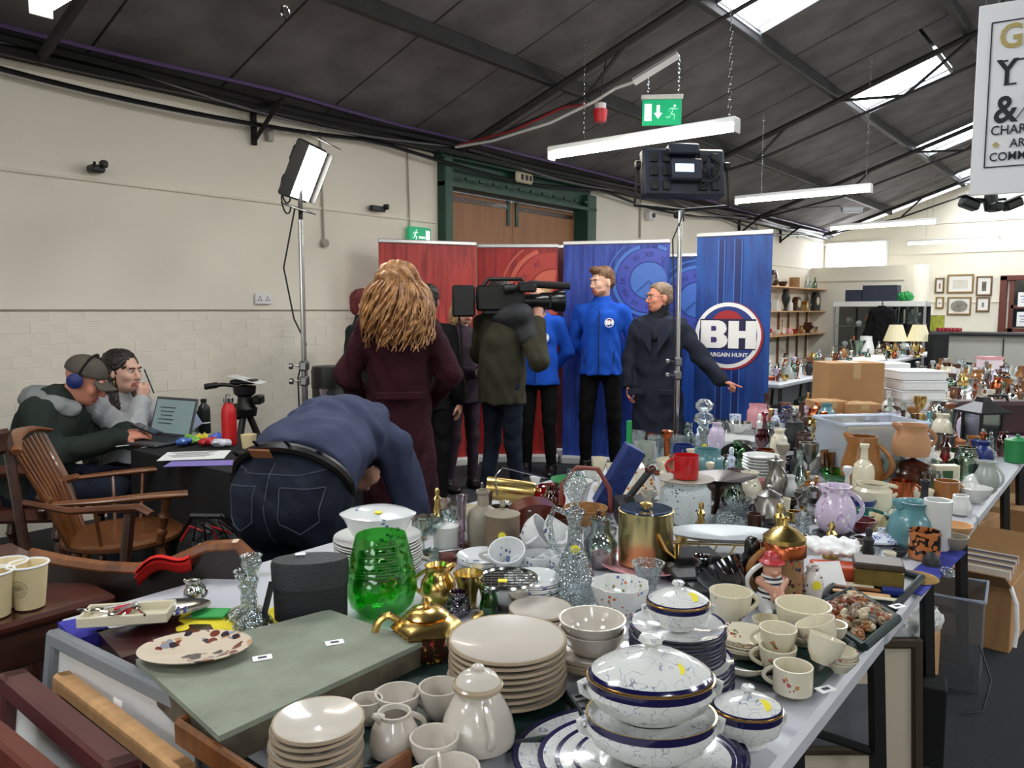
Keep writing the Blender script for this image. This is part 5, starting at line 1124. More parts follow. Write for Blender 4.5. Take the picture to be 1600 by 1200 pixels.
m_terra = M('terracotta', (176, 108, 66), .6, var=.1, vs=12); m_brownp = M('brown_glaze', (70, 36, 24), .2, var=.15, coat=.4); m_tan = M('tan_glaze', (150, 98, 48), .25, var=.2, coat=.3); m_teal = M('teal_glaze', (92, 142, 148), .3, var=.15, vs=7, coat=.3)
m_lav = floral('lavender_relief', (204, 188, 212), [(226, 216, 230), (170, 140, 186), (240, 236, 240)], 30, .5, .25); m_grey_st = M('grey_stoneware', (150, 142, 126), .5, var=.1); m_redE = M('red_enamel_mug', (188, 24, 28), .25, coat=.4)
m_pink = M('pink_china', (216, 150, 158), .2, coat=.3); m_copper = M('copper', (184, 100, 64), .25, 1, var=.1); m_pewter = M('pewter', (150, 148, 142), .3, 1, var=.15, vs=20); m_iron = M('cast_iron', (34, 34, 36), .55, var=.2, bump=.2)
m_dgreen = M('green_tray', (24, 46, 42), .4); m_blued = M('deep_blue', (24, 44, 110), .35, var=.1); m_greenp = M('green_plastic', (40, 130, 70), .4); m_wicker = M('wicker', (158, 116, 70), .7, var=.3, vs=60, bump=.6, bs=90)
PAL = {'white': m_china, 'cream': m_cream, 'beige': m_beige, 'silver': m_silver, 'pewter': m_pewter, 'brass': m_brass, 'copper': m_copper, 'terracotta': m_terra, 'dark brown': m_brownp, 'tan': m_tan, 'teal': m_teal, 'grey': m_grey_st, 'clear glass': g_clear, 'cut glass': g_cut, 'green glass': g_greend, 'amber glass': g_amber, 'pale green': g_pale, 'ruby': g_ruby, 'amethyst': g_purple, 'blue': m_blued, 'black': m_iron, 'pink': m_pink, 'blue printed': m_willow, 'floral': m_roses, 'red': m_redE, 'oak': m_wood_m, 'dark wooden': m_wood_d, 'lavender': m_lav, 'frosted': g_frost, 'gold': m_gold, 'green': m_greenp, 'wicker': m_wicker}
PROF = {'bowl': [(.42, 0), (.46, .05), (.72, .3), (.92, .66), (1, 1)], 'cup': [(.5, 0), (.56, .06), (.8, .3), (.94, .65), (1, 1)], 'mug': [(.92, 0), (1, .04), (1, 1)], 'jug': [(.6, 0), (.85, .1), (1, .34), (.92, .58), (.66, .78), (.6, .88), (.72, 1)],
        'vase': [(.55, 0), (.6, .04), (.85, .25), (1, .5), (.85, .75), (.5, .88), (.62, 1)], 'bulb': [(.6, 0), (.9, .12), (1, .35), (.9, .55), (.68, .85), (.66, 1)], 'goblet': [(.7, 0), (.68, .03), (.12, .08), (.1, .42), (.6, .55), (.95, .75), (1, 1)],
        'tumbler': [(.8, 0), (.82, .04), (1, 1)], 'flare': [(.5, 0), (.52, .05), (.6, .4), (.78, .75), (1, 1)], 'bottle': [(.95, 0), (1, .04), (1, .5), (.85, .62), (.36, .72), (.32, .92), (.42, .95), (.42, 1)], 'decanter': [(.95, 0), (1, .03), (1, .22), (.6, .48), (.32, .64), (.28, .86), (.44, .97), (.4, 1)],
        'jar': [(.85, 0), (.95, .05), (1, .3), (.98, .75), (.8, .86), (.82, 1)], 'stick': [(1, 0), (.98, .04), (.5, .1), (.22, .2), (.3, .3), (.2, .42), (.26, .6), (.2, .75), (.42, .84), (.5, .88), (.5, .97), (.3, 1)], 'urn': [(.6, 0), (.58, .04), (.3, .12), (.5, .25), (.95, .5), (1, .68), (.7, .82), (.74, 1)],
        'carafe': [(.8, 0), (1, .1), (1, .5), (.6, .72), (.58, .95), (.66, 1)], 'tall': [(1, 0), (.9, .03), (.5, .1), (.42, .5), (.5, .85), (.72, 1)], 'taper': [(1, 0), (.99, .03), (.8, .5), (.64, .9), (.7, 1)], 'dome': [(1, 0), (1, .1), (.9, .5), (.6, .85), (.2, 1), (0, 1)]}
CLOSED = ('stick', 'dome')
def shell(prof, r, h, t=.004, sm=True):
    P = [(a*r, b*h) for a, b in prof]
    if sm:                                     # smooth the profile
        Q = [P[0]]
        for i in range(len(P)-1):
            (a0, b0), (a1, b1) = P[i], P[i+1]
            Q += [(a0+(a1-a0)*.5, b0+(b1-b0)*.5)] if i and i < len(P)-2 else []
            Q.append((a1, b1))
        P = Q
    t = min(t, r*.14)
    return [(0, 0)]+P+[(max(.001, a-t), max(t, b-(.0 if i == 0 else t*.15))) for i, (a, b) in enumerate(P[::-1]) if b > h*.02]+[(0, max(t, h*.02))]
def at(px, yb, z=TOP): p = G(px, yb, z); return p, GD(px, yb, z)/FPX
def handle_pts(r0, z0, r1, z1, out, n=10): return [(r0+(r1-r0)*u+out*math.sin(math.pi*u)**.8, 0, z0+(z1-z0)*u) for u in [i/n for i in range(n+1)]]
def vessel(label, cat, px, yb, yt, w, kind, mat, z=TOP, handle=None, spout=None, lid=None, ha=None, name=None, group=None, seg=26, sy=1, knob=None, sticker=0, t=.004, wav=None, dz=0):
    """one pot: base centre pixel, top pixel, width in pixels; parts only where it has them"""
    p, s = at(px, yb, z); h = (yb-yt)*s*1.04; r = w*s/2; name = name or cat.replace(' ', '_'); p.z += dz+.001
    pr = PROF[kind] if isinstance(kind, str) else kind
    pf = shell(pr, r, h, t) if kind not in CLOSED else [(0, 0)]+[(a*r, b*h) for a, b in pr]+[(0, h)]
    body = MB().lathe(pf, seg, sy=sy, wav=wav)
    if not (handle or spout or lid or sticker or knob):
        o = body.build(name, mat, loc=p, rz=random.uniform(0, 6)); return tag(o, label, cat, group)
    T = thing(name, label, cat, p, FACE+(ha or 0), group); body.build('body', mat, T)
    rt = pr[-1][0]*r
    if handle:
        m = MB(); k = handle if isinstance(handle, float) else .4
        m.tube(handle_pts(pr[len(pr)//2][0]*r*.96, h*.22, rt*.97 if pr[-1][0] > .8 else pr[-2][0]*r, h*.86, r*k*1.25), max(.003, r*.09), 8, flat=1.3); m.build('handle', mat, T)
    if spout:
        m = MB(); a = -1
        if spout == 'lip': m.tube([(-rt*.8, 0, h*.9), (-rt*1.15, 0, h*1.0), (-rt*1.3, 0, h*1.03)], [r*.22, r*.16, r*.1], 8)
        else: m.tube([(-r*.85, 0, h*.3), (-r*1.3, 0, h*.5), (-r*1.5, 0, h*.85), (-r*1.68, 0, h*.95)], [r*.2, r*.15, r*.1, r*.09], 8)
        m.build('spout', mat, T)
    if lid:
        lh = r*.35; lo = MB().lathe([(rt*1.02, h), (rt*1.04, h+.004), (rt*.9, h+lh*.35), (rt*.45, h+lh*.8), (r*.13, h+lh), (r*.1, h+lh*1.2), (r*.17, h+lh*1.5), (r*.12, h+lh*1.75), (0, h+lh*1.8)], seg, sy=sy).build('lid', lid if not isinstance(lid, bool) else mat, T)
    if sticker: MB().lathe([(.011, 0), (.011, .002), (0, .0022)], 12, T=Matrix.Translation((0, -r*.98*pr[len(pr)//2][0], h*.6)) @ Matrix.Rotation(math.pi/2, 4, 'X')).build('price_sticker', m_sticker, T)
    return T
def plate_prof(r, h=.018, mi=None):
    return [(0, 0), (r*.55, 0), (r*.6, .003), (r*.97, h), (r, h+.002), (r*.99, h+.005), (r*.95, h+.003), (r*.66, .008), (r*.6, .006), (0, .006)]
ORD = ['topmost', 'second from the top', 'third from the top', 'fourth from the top', 'fifth from the top', 'sixth from the top', 'seventh from the top', 'eighth from the top', 'ninth from the top', 'tenth from the top', 'lowest']
def plates(label, cat, px, yb, yt, w, n, mats, mi=None, group=None, z=TOP, prof=None, jitter=.003, sx=1, sy=1, dz=0, name='plate'):
    p, s = at(px, yb, z); r = w*s*.5; h = (yb-yt)*s; me = None; gap = max(.0055, (h-.018)/max(1, n-1)) if n > 1 else 0
    pf = (prof or plate_prof)(r); me = MB().lathe(pf, 36, sx=sx, sy=sy, mi=mi or 0).mesh('plate', mats)
    for k in range(n):
        o = link(name, me, None, (p.x+random.uniform(-jitter, jitter), p.y+random.uniform(-jitter, jitter), p.z+dz+.001+gap*k), random.uniform(0, 6) if sx == sy else FACE); tag(o, label+(', '+ORD[min(10, n-1-k)] if n > 1 else ''), cat, group if n > 1 else None)
    return p.z+dz+gap*(n-1)+.02, p
def price(px, py, z, lb, w=.035, rz=None):
    p = G(px, py, z); T = thing('price_label', lb, 'price label', (p.x, p.y, z+.0015), FACE+.4 if rz is None else rz); MB().box((0, 0, 0), (w, w*.6, .0015)).build('card', m_label, T); MB().box((0, 0, .001), (w*.45, w*.22, .0006)).build('printed_number', m_ink, T); return T
def boxy(label, cat, px, yb, w, dpt, h, rz, mat, z=TOP, name=None, lid=None, b=.004, dz=0, group=None):
    p, s = at(px, yb, z); name = name or cat.replace(' ', '_'); p.z += dz+.001
    if lid is None: return tag(MB().box((0, 0, h/2), (w, dpt, h), b).build(name, mat, loc=p, rz=FACE+rz), label, cat, group)
    T = thing(name, label, cat, p, FACE+rz, group); MB().box((0, 0, h*.36), (w, dpt, h*.72), b).build('box_body', mat, T); MB().box((0, 0, h*.86), (w*1.02, dpt*1.02, h*.28), b).build('lid', lid, T); return T
# ------------------------------------------------------------------ near end: frames leaning on the table end
def frame(label, c, w, h, rz, lean, fw_, mf, mm, mp, depth=.03, mat_w=.12, name='framed_picture', group=None):
    """upright frame, bottom centre at c"""
    T = thing(name, label, 'picture', c, rz, group); R_ = Matrix.Rotation(lean, 4, 'X')
    for sx in (-1, 1): MB().box((sx*(w/2-fw_/2), 0, h/2), (fw_, depth, h), .006, T=R_).build('frame_side', mf, T)
    for zz in (fw_/2, h-fw_/2): MB().box((0, 0, zz), (w, depth*.98, fw_), .006, T=R_).build('frame_rail', mf, T)
    MB().box((0, .004, h/2), (w-fw_*2, .006, h-fw_*2), T=R_).build('mount', mm, T)
    if mp is not None: MB().box((0, .0005, h/2-.01), (w-fw_*2-mat_w*2, .003, h-fw_*2-mat_w*2), T=R_).build('print', mp, T)
    return T
m_gframe = M('grey_frame', (128, 132, 136), .4, var=.05); m_mount = M('mount_white', (228, 228, 226), .7); m_printd = M('dark_print', (44, 48, 58), .5, var=.5, vs=9); m_printl = M('faded_print', (150, 150, 148), .6, var=.3, vs=7)
def lean_frame(label, pa, pb, z, h, fw_, mf, mm, mp, depth=.03, mw=.1):
    a, b = G(*pa, z), G(*pb, z); c = (a+b)/2; w = (b-a).length; rz = math.atan2((b-a).y, (b-a).x); nrm_ = Vector((math.sin(rz), -math.cos(rz), 0))
    ln = -.12; c2 = c+nrm_*h*math.sin(-ln); return frame(label, (c2.x, c2.y, z-h*math.cos(ln)), w, h, rz, ln, fw_, mf, mm, mp, depth, mw)
T = lean_frame('large grey picture frame with white mount leaning on the table end', (82, 982), (337, 1106), .79, .62, .032, m_gframe, m_mount, m_printl)
for k, (x, z, mt) in enumerate(((.02, .55, m_label), (.16, .5, m_sticker))): MB().box((x, -.02, z), (.03, .002, .03), T=Matrix.Rotation(-.12, 4, 'X')).build('price_sticker', mt, T)
lean_frame('pale pine picture frame leaning before the grey frame', (96, 1048), (294, 1196), .735, .55, .036, m_wood_l, M('dark_mount', (60, 60, 64), .6), m_printd, .035)
lean_frame('dark red leather bound frame with white mount and dark photograph', (18, 1046), (200, 1195), .75, .56, .04, M('oxblood', (82, 34, 36), .4, var=.15, coat=.2), m_mount, m_printd, .05, .06)
lean_frame('mahogany framed picture at the front of the leaning stack', (-30, 1115), (90, 1215), .74, .52, .05, m_mahog, m_mount, m_printl, .04)
# dark case with flat silver, plates and cutlery at the wall side corner
def quad_box(label, cat, name, pix, z, h, mat, lid=None):
    c = [G(x, y, z) for x, y in pix]; m = MB(); v = [(q.x, q.y, q.z) for q in c]+[(q.x, q.y, q.z-h) for q in c]
    m.add(v, [(3, 2, 1, 0), (4, 5, 6, 7), (0, 1, 5, 4), (1, 2, 6, 5), (2, 3, 7, 6), (3, 0, 4, 7)]); o = m.build(name, mat, ang=20); return tag(o, label, cat)
m_file = M('grey_green_cloth', (132, 138, 122), .85, var=.12, vs=14, bump=.3, bs=70)
c = [G(x, y, .80) for x, y in ((212, 1030), (514, 952), (660, 1003), (342, 1150))]; T = thing('box_file', 'large grey green cloth box with worn edges', 'box', (c[0]+c[2])/2-Vector((0, 0, .057))); o_ = Vector(T.location)
def qb(z0, z1, k=1.0):
    ctr = sum(c, Vector())/4; v = [tuple(ctr+(q-ctr)*k-o_+Vector((0, 0, z-.80))) for z in (z1, z0) for q in c]; return MB().add(v, [(3, 2, 1, 0), (4, 5, 6, 7), (0, 1, 5, 4), (1, 2, 6, 5), (2, 3, 7, 6), (3, 0, 4, 7)])
qb(.743, .79, .985).build('box_body', M('box_side', (92, 84, 68), .9, var=.3, vs=20), T, ang=20); qb(.79, .80).build('lid', m_file, T, ang=20)
price(410, 1029, .80, 'white price tag on the grey green cloth box'); price(523, 1005, .80, 'second white price tag on the grey green box')
quad_box('closed dark mahogany canteen case under the silver tray', 'case', 'canteen_case', [(150, 985), (318, 958), (335, 985), (190, 1028)], .775, .032, M('mahog_case', (62, 22, 24), .25, coat=.5))
quad_box('flat blue velvet lined box at the table corner', 'box', 'velvet_box', [(90, 972), (140, 962), (172, 982), (118, 1000)], .775, .03, M('blue_velvet', (50, 48, 150), .9))
p = G(255, 962, .78); T = thing('silver_tray', 'oval silver tray with fluted dark blue well', 'tray', (p.x, p.y, .778), FACE+.35); MB().lathe([(0, 0), (.06, 0), (.085, .008), (.098, .016), (.1, .019), (.097, .018), (.08, .012), (0, .004)], 40, sy=.55).build('tray_dish', m_silver, T)
for k in range(7): MB().box((-.045+.015*k, 0, .008), (.008, .06-.006*abs(k-3), .008), .003).build('flute', m_blued, T)
p = G(200, 967, .80); T = thing('cutlery_tray', 'white card tray of loose cutlery and a red box', 'tray', (p.x, p.y, .8), FACE+.18)
MB().box((0, 0, .003), (.17, .07, .005)).build('tray_base', m_cream, T)
for sx in (-1, 1): MB().box((sx*.085, 0, .012), (.006, .076, .022), .002).build('tray_side', m_cream, T)
for sy in (-1, 1): MB().box((0, sy*.037, .012), (.176, .006, .022), .002).build('tray_side', m_cream, T)
for k in range(7): 
    tm = Matrix.Translation((-.06+.03*(k % 4), -.015+.01*(k % 3), .012+.003*k)) @ Matrix.Rotation(k*.7, 4, 'Z'); MB().tube([(-.03, 0, 0), (.015, 0, 0)], .003, 6, T=tm).ell((.03, 0, 0), (.015, .009, .003), 10, 5, T=tm).build('spoon', m_silver, T)
MB().box((-.01, .005, .02), (.03, .024, .016), .002).build('ring_box', M('red_box', (170, 30, 50), .5), T)
vessel('small polished silver cream jug behind the tray', 'jug', 303, 942, 908, 30, 'jug', m_silver, z=.76, handle=.5, spout='lip')
p = G(305, 1013, .815); o = MB().lathe([(0, 0), (.05, 0), (.06, .003), (.1, .014), (.103, .017), (.098, .017), (.058, .007), (0, .005)], 44, sy=.72).build('picture_plate', floral('pictorial_plate', (216, 200, 178), [(120, 60, 50), (60, 50, 60), (190, 150, 110), (150, 150, 160)], 18, .55), loc=(p.x, p.y, .803), rz=FACE+.15); tag(o, 'oval picture plate lying on the grey green box', 'plate')
# yellow mat with two glass candlesticks
p = G(380, 975, .76); s = Solid(); s.cone((-.09, 0, .0), (.09, .0, .0), .075, .075, 0, .02, (0, 0, 1), 12); o = np_mesh('yellow_mat', [s.mesh(.006, folds(.003, 2))], [M('yellow_cloth', (226, 206, 40), .8, var=.08)], None); o.location = (p.x, p.y, .77); o.rotation_euler[2] = FACE+.2; tag(o, 'yellow cloth mat under the glass candlesticks', 'mat')
quad_box('flat brown box under the yellow mat', 'box', 'flat_box', [(322, 985), (420, 960), (440, 990), (345, 1012)], .762, .02, m_card)
p = G(330, 960, .78); tag(MB().box((0, 0, 0), (.07, .05, .004)).build('green_card', M('green_card_mat', (40, 150, 70), .7), loc=(p.x, p.y, .783), rz=FACE), 'small green card behind the yellow mat', 'card')
for px, yb, yt, lb in ((396, 978, 870, 'tall cut glass candlestick with scalloped socket on the yellow mat'), (384, 962, 893, 'shorter cut glass candlestick set behind the tall one')):
    vessel(lb, 'candlestick', px, yb, yt, 64, [(1, 0), (.98, .04), (.8, .12), (.35, .2), (.2, .28), (.25, .4), (.18, .5), (.3, .62), (.34, .66), (.2, .72), (.42, .84), (.5, .88), (.44, .97), (.55, 1)], g_cut, z=.775, seg=12)
# binocular case
p, s = at(487, 985); T = thing('binocular_case', 'tall black leather binocular case with strap', 'case', p, FACE+.18); m_bl = M('case_leather', (26, 27, 30), .6, bump=.25, bs=140); W_ = .077
MB().lathe([(0, 0), (1, 0), (1.02, .01), (1.04, .11)], 40, sx=W_, sy=.04).build('case_body', m_bl, T); 
MB().lathe([(1.07, .105), (1.09, .155), (1.05, .165), (.3, .172), (0, .173)], 40, sx=W_, sy=.041).build('lid', M('case_lid', (44, 46, 50), .55, bump=.25, bs=140), T)
MB().tube([(-.08, -.01, .12), (-.095, -.03, .06), (-.085, -.05, .01), (-.05, -.055, .006)], .009, 6, flat=.3).build('strap', m_bl, T); MB().box((-.02, .0, .175), (.022, .012, .002)).build('price_tag', m_label, T)
# green glass vase
p, s = at(597, 958); tag(MB().lathe(shell([(.3, 0), (.62, .03), (.88, .14), (1, .32), (.98, .45), (.86, .72), (.7, 1)], .083, .19, .003), 40).build('bubble_vase', g_green, loc=p), 'large green bubbled glass vase', 'vase')
# wall side dinner stack: plates and covered dish
zt, p = plates('white sprigged dinner plate in the stack under the covered dish', 'plate', 592, 893, 838, 136, 11, m_china, None, 'sprigged dinner plates')
T = thing('covered_dish', 'white covered vegetable dish with blue sprigs topping the plate stack', 'dish', (p.x, p.y, zt-.012), FACE); MB().lathe(shell([(.6, 0), (.62, .06), (.82, .5), (1, 1)], .098, .075), 36, sy=.78).build('dish_body', m_blueprint, T)
MB().lathe([(.095, .068), (.1, .076), (.075, .088), (.04, .094), (0, .095)], 36, sy=.78, wav=lambda a, r, z: 1+.04*math.cos(4*a)).build('lid', m_blueprint, T); MB().lathe([(.011, .0945), (.011, .097), (0, .097)], 12, c=(.01, -.05, -.004)).build('price_sticker', m_sticker, T)
# gold lustre tea set
p, s = at(668, 1026); T = thing('gold_teapot', 'gold lustre hexagonal teapot with painted fruit panels', 'teapot', p, FACE+.1)
m_fruit = floral('fruit_panel', (60, 34, 18), [(190, 60, 70), (220, 180, 70), (150, 70, 40), (90, 90, 40)], 40, .5)
MB().lathe([(0, 0), (.05, 0), (.06, .008), (.068, .03), (.07, .062)], 6).build('pot_body', m_fruit, T); MB().lathe([(.07, .06), (.076, .066), (.06, .082), (.045, .088), (.04, .092)], 6).build('pot_shoulder', m_gold, T)
MB().lathe([(.045, .091), (.035, .1), (.02, .106), (.008, .108), (.006, .114), (.011, .12), (.006, .127), (0, .128)], 20).build('lid', m_gold, T)
MB().tube([(-.058, 0, .08)]+[(-.07-.036*math.sin(t), 0, .05+.042*math.cos(t)) for t in [.2+.24*k for k in range(12)]]+[(-.05, 0, .012)], .008, 8).build('handle', m_gold, T); MB().tube([(.06, 0, .03), (.09, 0, .05), (.1, 0, .08), (.115, 0, .088)], [.014, .01, .008, .007], 8).build('spout', m_gold, T)
vessel('gold lustre jug with wide lip behind the gold teapot', 'jug', 685, 940, 884, 58, 'jug', m_gold, handle=.45, spout='lip', ha=math.pi); vessel('small gold lined beaker beside the rose bowl', 'beaker', 732, 948, 896, 48, 'flare', m_brass); vessel('amethyst cut glass posy vase lying by the gold teapot', 'vase', 716, 962, 925, 42, 'bulb', g_purple)
p, s = at(792, 946); T = thing('rose_bowl', 'silver rose bowl with wire flower grid', 'bowl', p, FACE); r_ = .072
MB().lathe(shell([(.55, 0), (.6, .08), (.9, .4), (.95, .75), (1, 1)], r_, .065), 32).build('bowl_body', m_silver, T); MB().tube([(r_*math.cos(a), r_*math.sin(a), .066) for a in [k*.2244 for k in range(28)]], .006, 6, closed=True).build('beaded_rim', m_silver, T)
for k in range(-3, 4):
    L = math.sqrt(max(0, .065**2-(k*.018)**2)); MB().tube([(k*.018, -L, .066), (k*.018, L, .066)], .0015, 5).build('grid_wire', m_silver, T); MB().tube([(-L, k*.018, .066), (L, k*.018, .066)], .0015, 5).build('grid_wire', m_silver, T)
MB().box((-.01, -.02, .069), (.022, .018, .002)).build('price_sticker', m_sticker, T)
T = vessel('small green glass scent bottle with cut stopper', 'scent bottle', 762, 962, 925, 26, 'bulb', g_greend, sticker=0, lid=g_cut)
# sprigged tea ware
plates('sprigged tea plate in the pair beside the rose bowl', 'plate', 757, 885, 872, 84, 3, m_blueprint, None, 'sprigged tea plates'); plates('sprigged saucer in the stack behind the rose bowl', 'saucer', 833, 940, 903, 90, 8, m_blueprint, None, 'sprigged saucers', name='saucer')
cl = ['sprigged white teacup in the heap, closest to the tea plates', 'sprigged white teacup in the heap, beside the saucers', 'sprigged white teacup in the heap, closest to the claret jug', 'sprigged white teacup tipped on top of the heap', 'sprigged white teacup tipped at the back of the heap', 'sprigged white teacup showing its handle at the back']
for k, (px, yb, yt, dz, tx) in enumerate(((795, 896, 862, 0, -.5), (842, 898, 866, 0, 0), (876, 900, 868, 0, .1), (822, 880, 848, .045, -1.0), (862, 884, 852, .045, -.6), (840, 868, 838, 0, .0))):
    T = vessel(cl[k], 'teacup', px, yb, yt, 58, 'cup', m_blueprint, handle=.5, ha=math.pi-.2+.5*k*(k > 2), dz=dz, group='heaped sprigged teacups'); T.rotation_euler[0] = tx
    if abs(tx) > .3: T.location.z += .02
# ------------------------------------------------------------------ beige stoneware on a green tray
tr = [G(x, y, TOP) for x, y in ((560, 1050), (720, 1000), (930, 1040), (800, 1190), (560, 1215))]
p = G(700, 1105, TOP); tag(MB().box((0, 0, .005), (.42, .34, .008), .003).box((0, .17, .01), (.42, .012, .018), .004).box((0, -.17, .01), (.42, .012, .018), .004).box((.21, 0, .01), (.012, .34, .018), .004).box((-.21, 0, .01), (.012, .34, .018), .004).build('serving_tray', m_dgreen, loc=(p.x, p.y, TOP), rz=FACE+.3), 'dark green tray under the beige stoneware', 'tray')
TB = TOP+.011
def bplate(r): return [(0, 0), (r*.6, 0), (r*.66, .003), (r*.96, .012), (r, .014), (r*.99, .019), (r*.95, .0185), (r*.66, .009), (0, .007)]
BM = [m_beige, m_beige_in]; BI = [0, 0, 0, 0, 0, 0, 1, 1]
plates('beige stoneware dinner plate in the tall stack beside the coffee pot', 'plate', 792, 1078, 993, 184, 8, BM, BI, 'beige dinner plates', z=TB, prof=bplate); plates('beige stoneware saucer in the stack beside the cream jug', 'saucer', 497, 1214, 1120, 142, 8, BM, BI, 'beige saucers', z=TB, prof=bplate, name='saucer')
zt, p = plates('beige stoneware tea plate under the two nested bowls', 'plate', 925, 1040, 1012, 128, 4, BM, BI, 'beige tea plates', z=TB, prof=bplate)
for k in range(2):
    o = MB().lathe(shell([(.5, 0), (.55, .05), (.8, .4), (.94, .8), (1, 1)], .066, .048), 36, mi=0).build('bowl', m_beige_in, loc=(p.x, p.y, zt-.008+.02*k)); tag(o, 'beige stoneware cereal bowl, upper of the nested two' if k else 'beige stoneware cereal bowl, lower of the nested two', 'bowl')
plates('beige stoneware plate behind the tall stack', 'plate', 845, 968, 950, 100, 2, BM, BI, 'beige plates behind the stack', z=TB, prof=bplate)
for px, yb, yt, w, ha, lb in ((622, 1124, 1082, 72, 2.6, 'beige stoneware cup behind the cream jug'), (688, 1120, 1072, 68, 2.9, 'beige stoneware cup behind the coffee pot'), (679, 1195, 1150, 78, -1.3, 'beige stoneware cup between the cream jug and the coffee pot'), (705, 1240, 1200, 92, 2.9, 'beige stoneware cup at the very table end'), (575, 1130, 1092, 48, 2.2, 'beige stoneware cup tucked behind the saucer stack')):
    vessel(lb, 'cup', px, yb, yt, w, 'cup', m_beige_in, z=TB, handle=.4, ha=ha)
vessel('beige stoneware cream jug with pouring lip', 'jug', 617, 1178, 1112, 80, [(.75, 0), (.95, .1), (1, .3), (.9, .6), (.62, .9), (.66, 1)], m_beige_in, z=TB, handle=.4, spout='lip', ha=.5)
T = vessel('beige stoneware coffee pot with domed lid', 'coffee pot', 747, 1162, 1076, 118, [(.8, 0), (.97, .08), (1, .22), (.9, .5), (.66, .82), (.52, .95), (.54, 1)], m_beige_in, z=TB, handle=.35, sticker=0, ha=-1.2)
p_, s_ = at(747, 1162, TB); hh = 86*s_*1.04; MB().lathe([(.036, hh), (.04, hh+.002), (.041, hh+.008), (.036, hh+.012), (.03, hh+.022), (.016, hh+.03), (.01, hh+.031), (.01, hh+.037), (.006, hh+.04), (0, hh+.04)], 28, mi=[1, 1, 1, 0, 0, 0, 0, 0, 0]).build('lid', [m_beige_in, m_beige], T)
p = G(345, 1150, .77); T = thing('wooden_tray', 'open wooden tray under the cloth box at the table end', 'tray', (p.x+.1, p.y-.0, TOP), .0)
for (x, y, sx, sy) in ((.0, -.03, .36, .014), (-.18, .06, .014, .18), (.18, .06, .014, .18)): MB().box((x, y, .022), (sx, sy, .042), .004).build('tray_side', m_wood_m, T)
# ------------------------------------------------------------------ blue banded dinner service
FB = [m_fest, m_navyb, m_rimg]
def oplate(r): return [(0, 0), (r*.6, 0), (r*.66, .004), (r*.97, .013), (r, .015), (r*.995, .017), (r*.945, .0155), (r*.7, .009), (r*.64, .006), (0, .006)]
FI = [0, 0, 0, 0, 1, 1, 0, 0, 0]
for k, (px, yb, w, lb) in enumerate(((985, 1190, 368, 'largest blue banded oval platter lying on the table'), (1002, 1190, 318, 'second blue banded oval platter nested on the largest'), (1012, 1190, 280, 'third blue banded oval platter in the nest'), (1022, 1188, 240, 'small blue banded oval platter under the tureens'))):
    p = G(px, yb, TOP+.012*k); s = 1.0/1000*1.02; o = MB().lathe(oplate(w*s/2), 56, sy=.78, mi=FI).build('platter', FB, loc=(p.x, p.y, TOP+.001+.0085*k), rz=FACE+.12); tag(o, lb, 'platter', 'blue banded platters')
def tureen(label, c, r, h, sy=.78, lid=True, handles=True, rz=0, name='tureen', knob=1.0, foot=.0):
    T = thing(name, label, 'tureen', c, FACE+rz)
    MB().lathe([(0, 0), (r*.55, 0), (r*.52, foot), (r*.62, foot+h*.08), (r*.9, h*.38), (r, h*.68), (r*.975, h*.8), (r*1.0, h), (r*.97, h), (r*.9, h*.8), (0, h*.2)], 44, sy=sy, mi=[0, 0, 0, 0, 0, 0, 1, 2, 0, 0]).build('bowl_body', FB, T)
    if handles:
        for sx in (-1, 1): MB().tube([(sx*r*.92, 0, h*.45), (sx*r*1.07, 0, h*.6), (sx*r*1.1, 0, h*.8), (sx*r*.98, 0, h*.88)], r*.055, 8).build('handle', m_fest, T)
    if lid:
        q = r*.95; lo = MB().lathe([(q, h), (q*1.02, h+.004), (q*.97, h+q*.1), (q*.82, h+q*.2), (q*.5, h+q*.36), (q*.2, h+q*.42), (q*.14, h+q*.44)], 44, sy=sy, mi=[2, 1, 0, 0, 0, 0]).build('lid', FB, T)
        MB().lathe([(q*.12, h+q*.42), (q*.09, h+q*.5), (q*.2*knob, h+q*.6), (q*.17*knob, h+q*.68), (0, h+q*.7)], 16, wav=lambda a, r_, z: 1+.1*math.cos(8*a)).build('knob', m_fest, lo)
        MB().lathe([(.011, 0), (.011, .002), (0, .002)], 12, T=Matrix.Translation((q*.35, -q*.5*sy, h+q*.27)) @ Matrix.Rotation(.5, 4, 'X')).build('price_sticker', m_sticker, lo)
    return T
p = G(1016, 1178, .785); tureen('lower oval blue banded vegetable dish of the stacked pair', (p.x, p.y, .785), .098, .066, lid=False); tureen('upper oval blue banded vegetable dish with flat lid and flower knob', (p.x-.003, p.y+.002, .845), .096, .062)
p, s = at(1166, 1160); tureen('small blue banded sauce tureen with notched lid standing apart', p, .058, .06, .85, foot=.012)
zt, p = plates('blue banded dinner plate in the tall stack', 'plate', 1056, 1092, 1020, 176, 9, FB, FI, 'blue banded dinner plates', prof=oplate, jitter=.002)
zt2, p = plates('blue banded soup plate in the upper part of the tall stack', 'plate', 1056, 1092, 1032, 148, 9, FB, FI, 'blue banded soup plates', prof=oplate, jitter=.002, dz=zt-TOP-.012)
tureen('small round blue banded tureen topping the plate stack', (p.x, p.y, zt2-.008), .058, .046, .9, foot=.014)
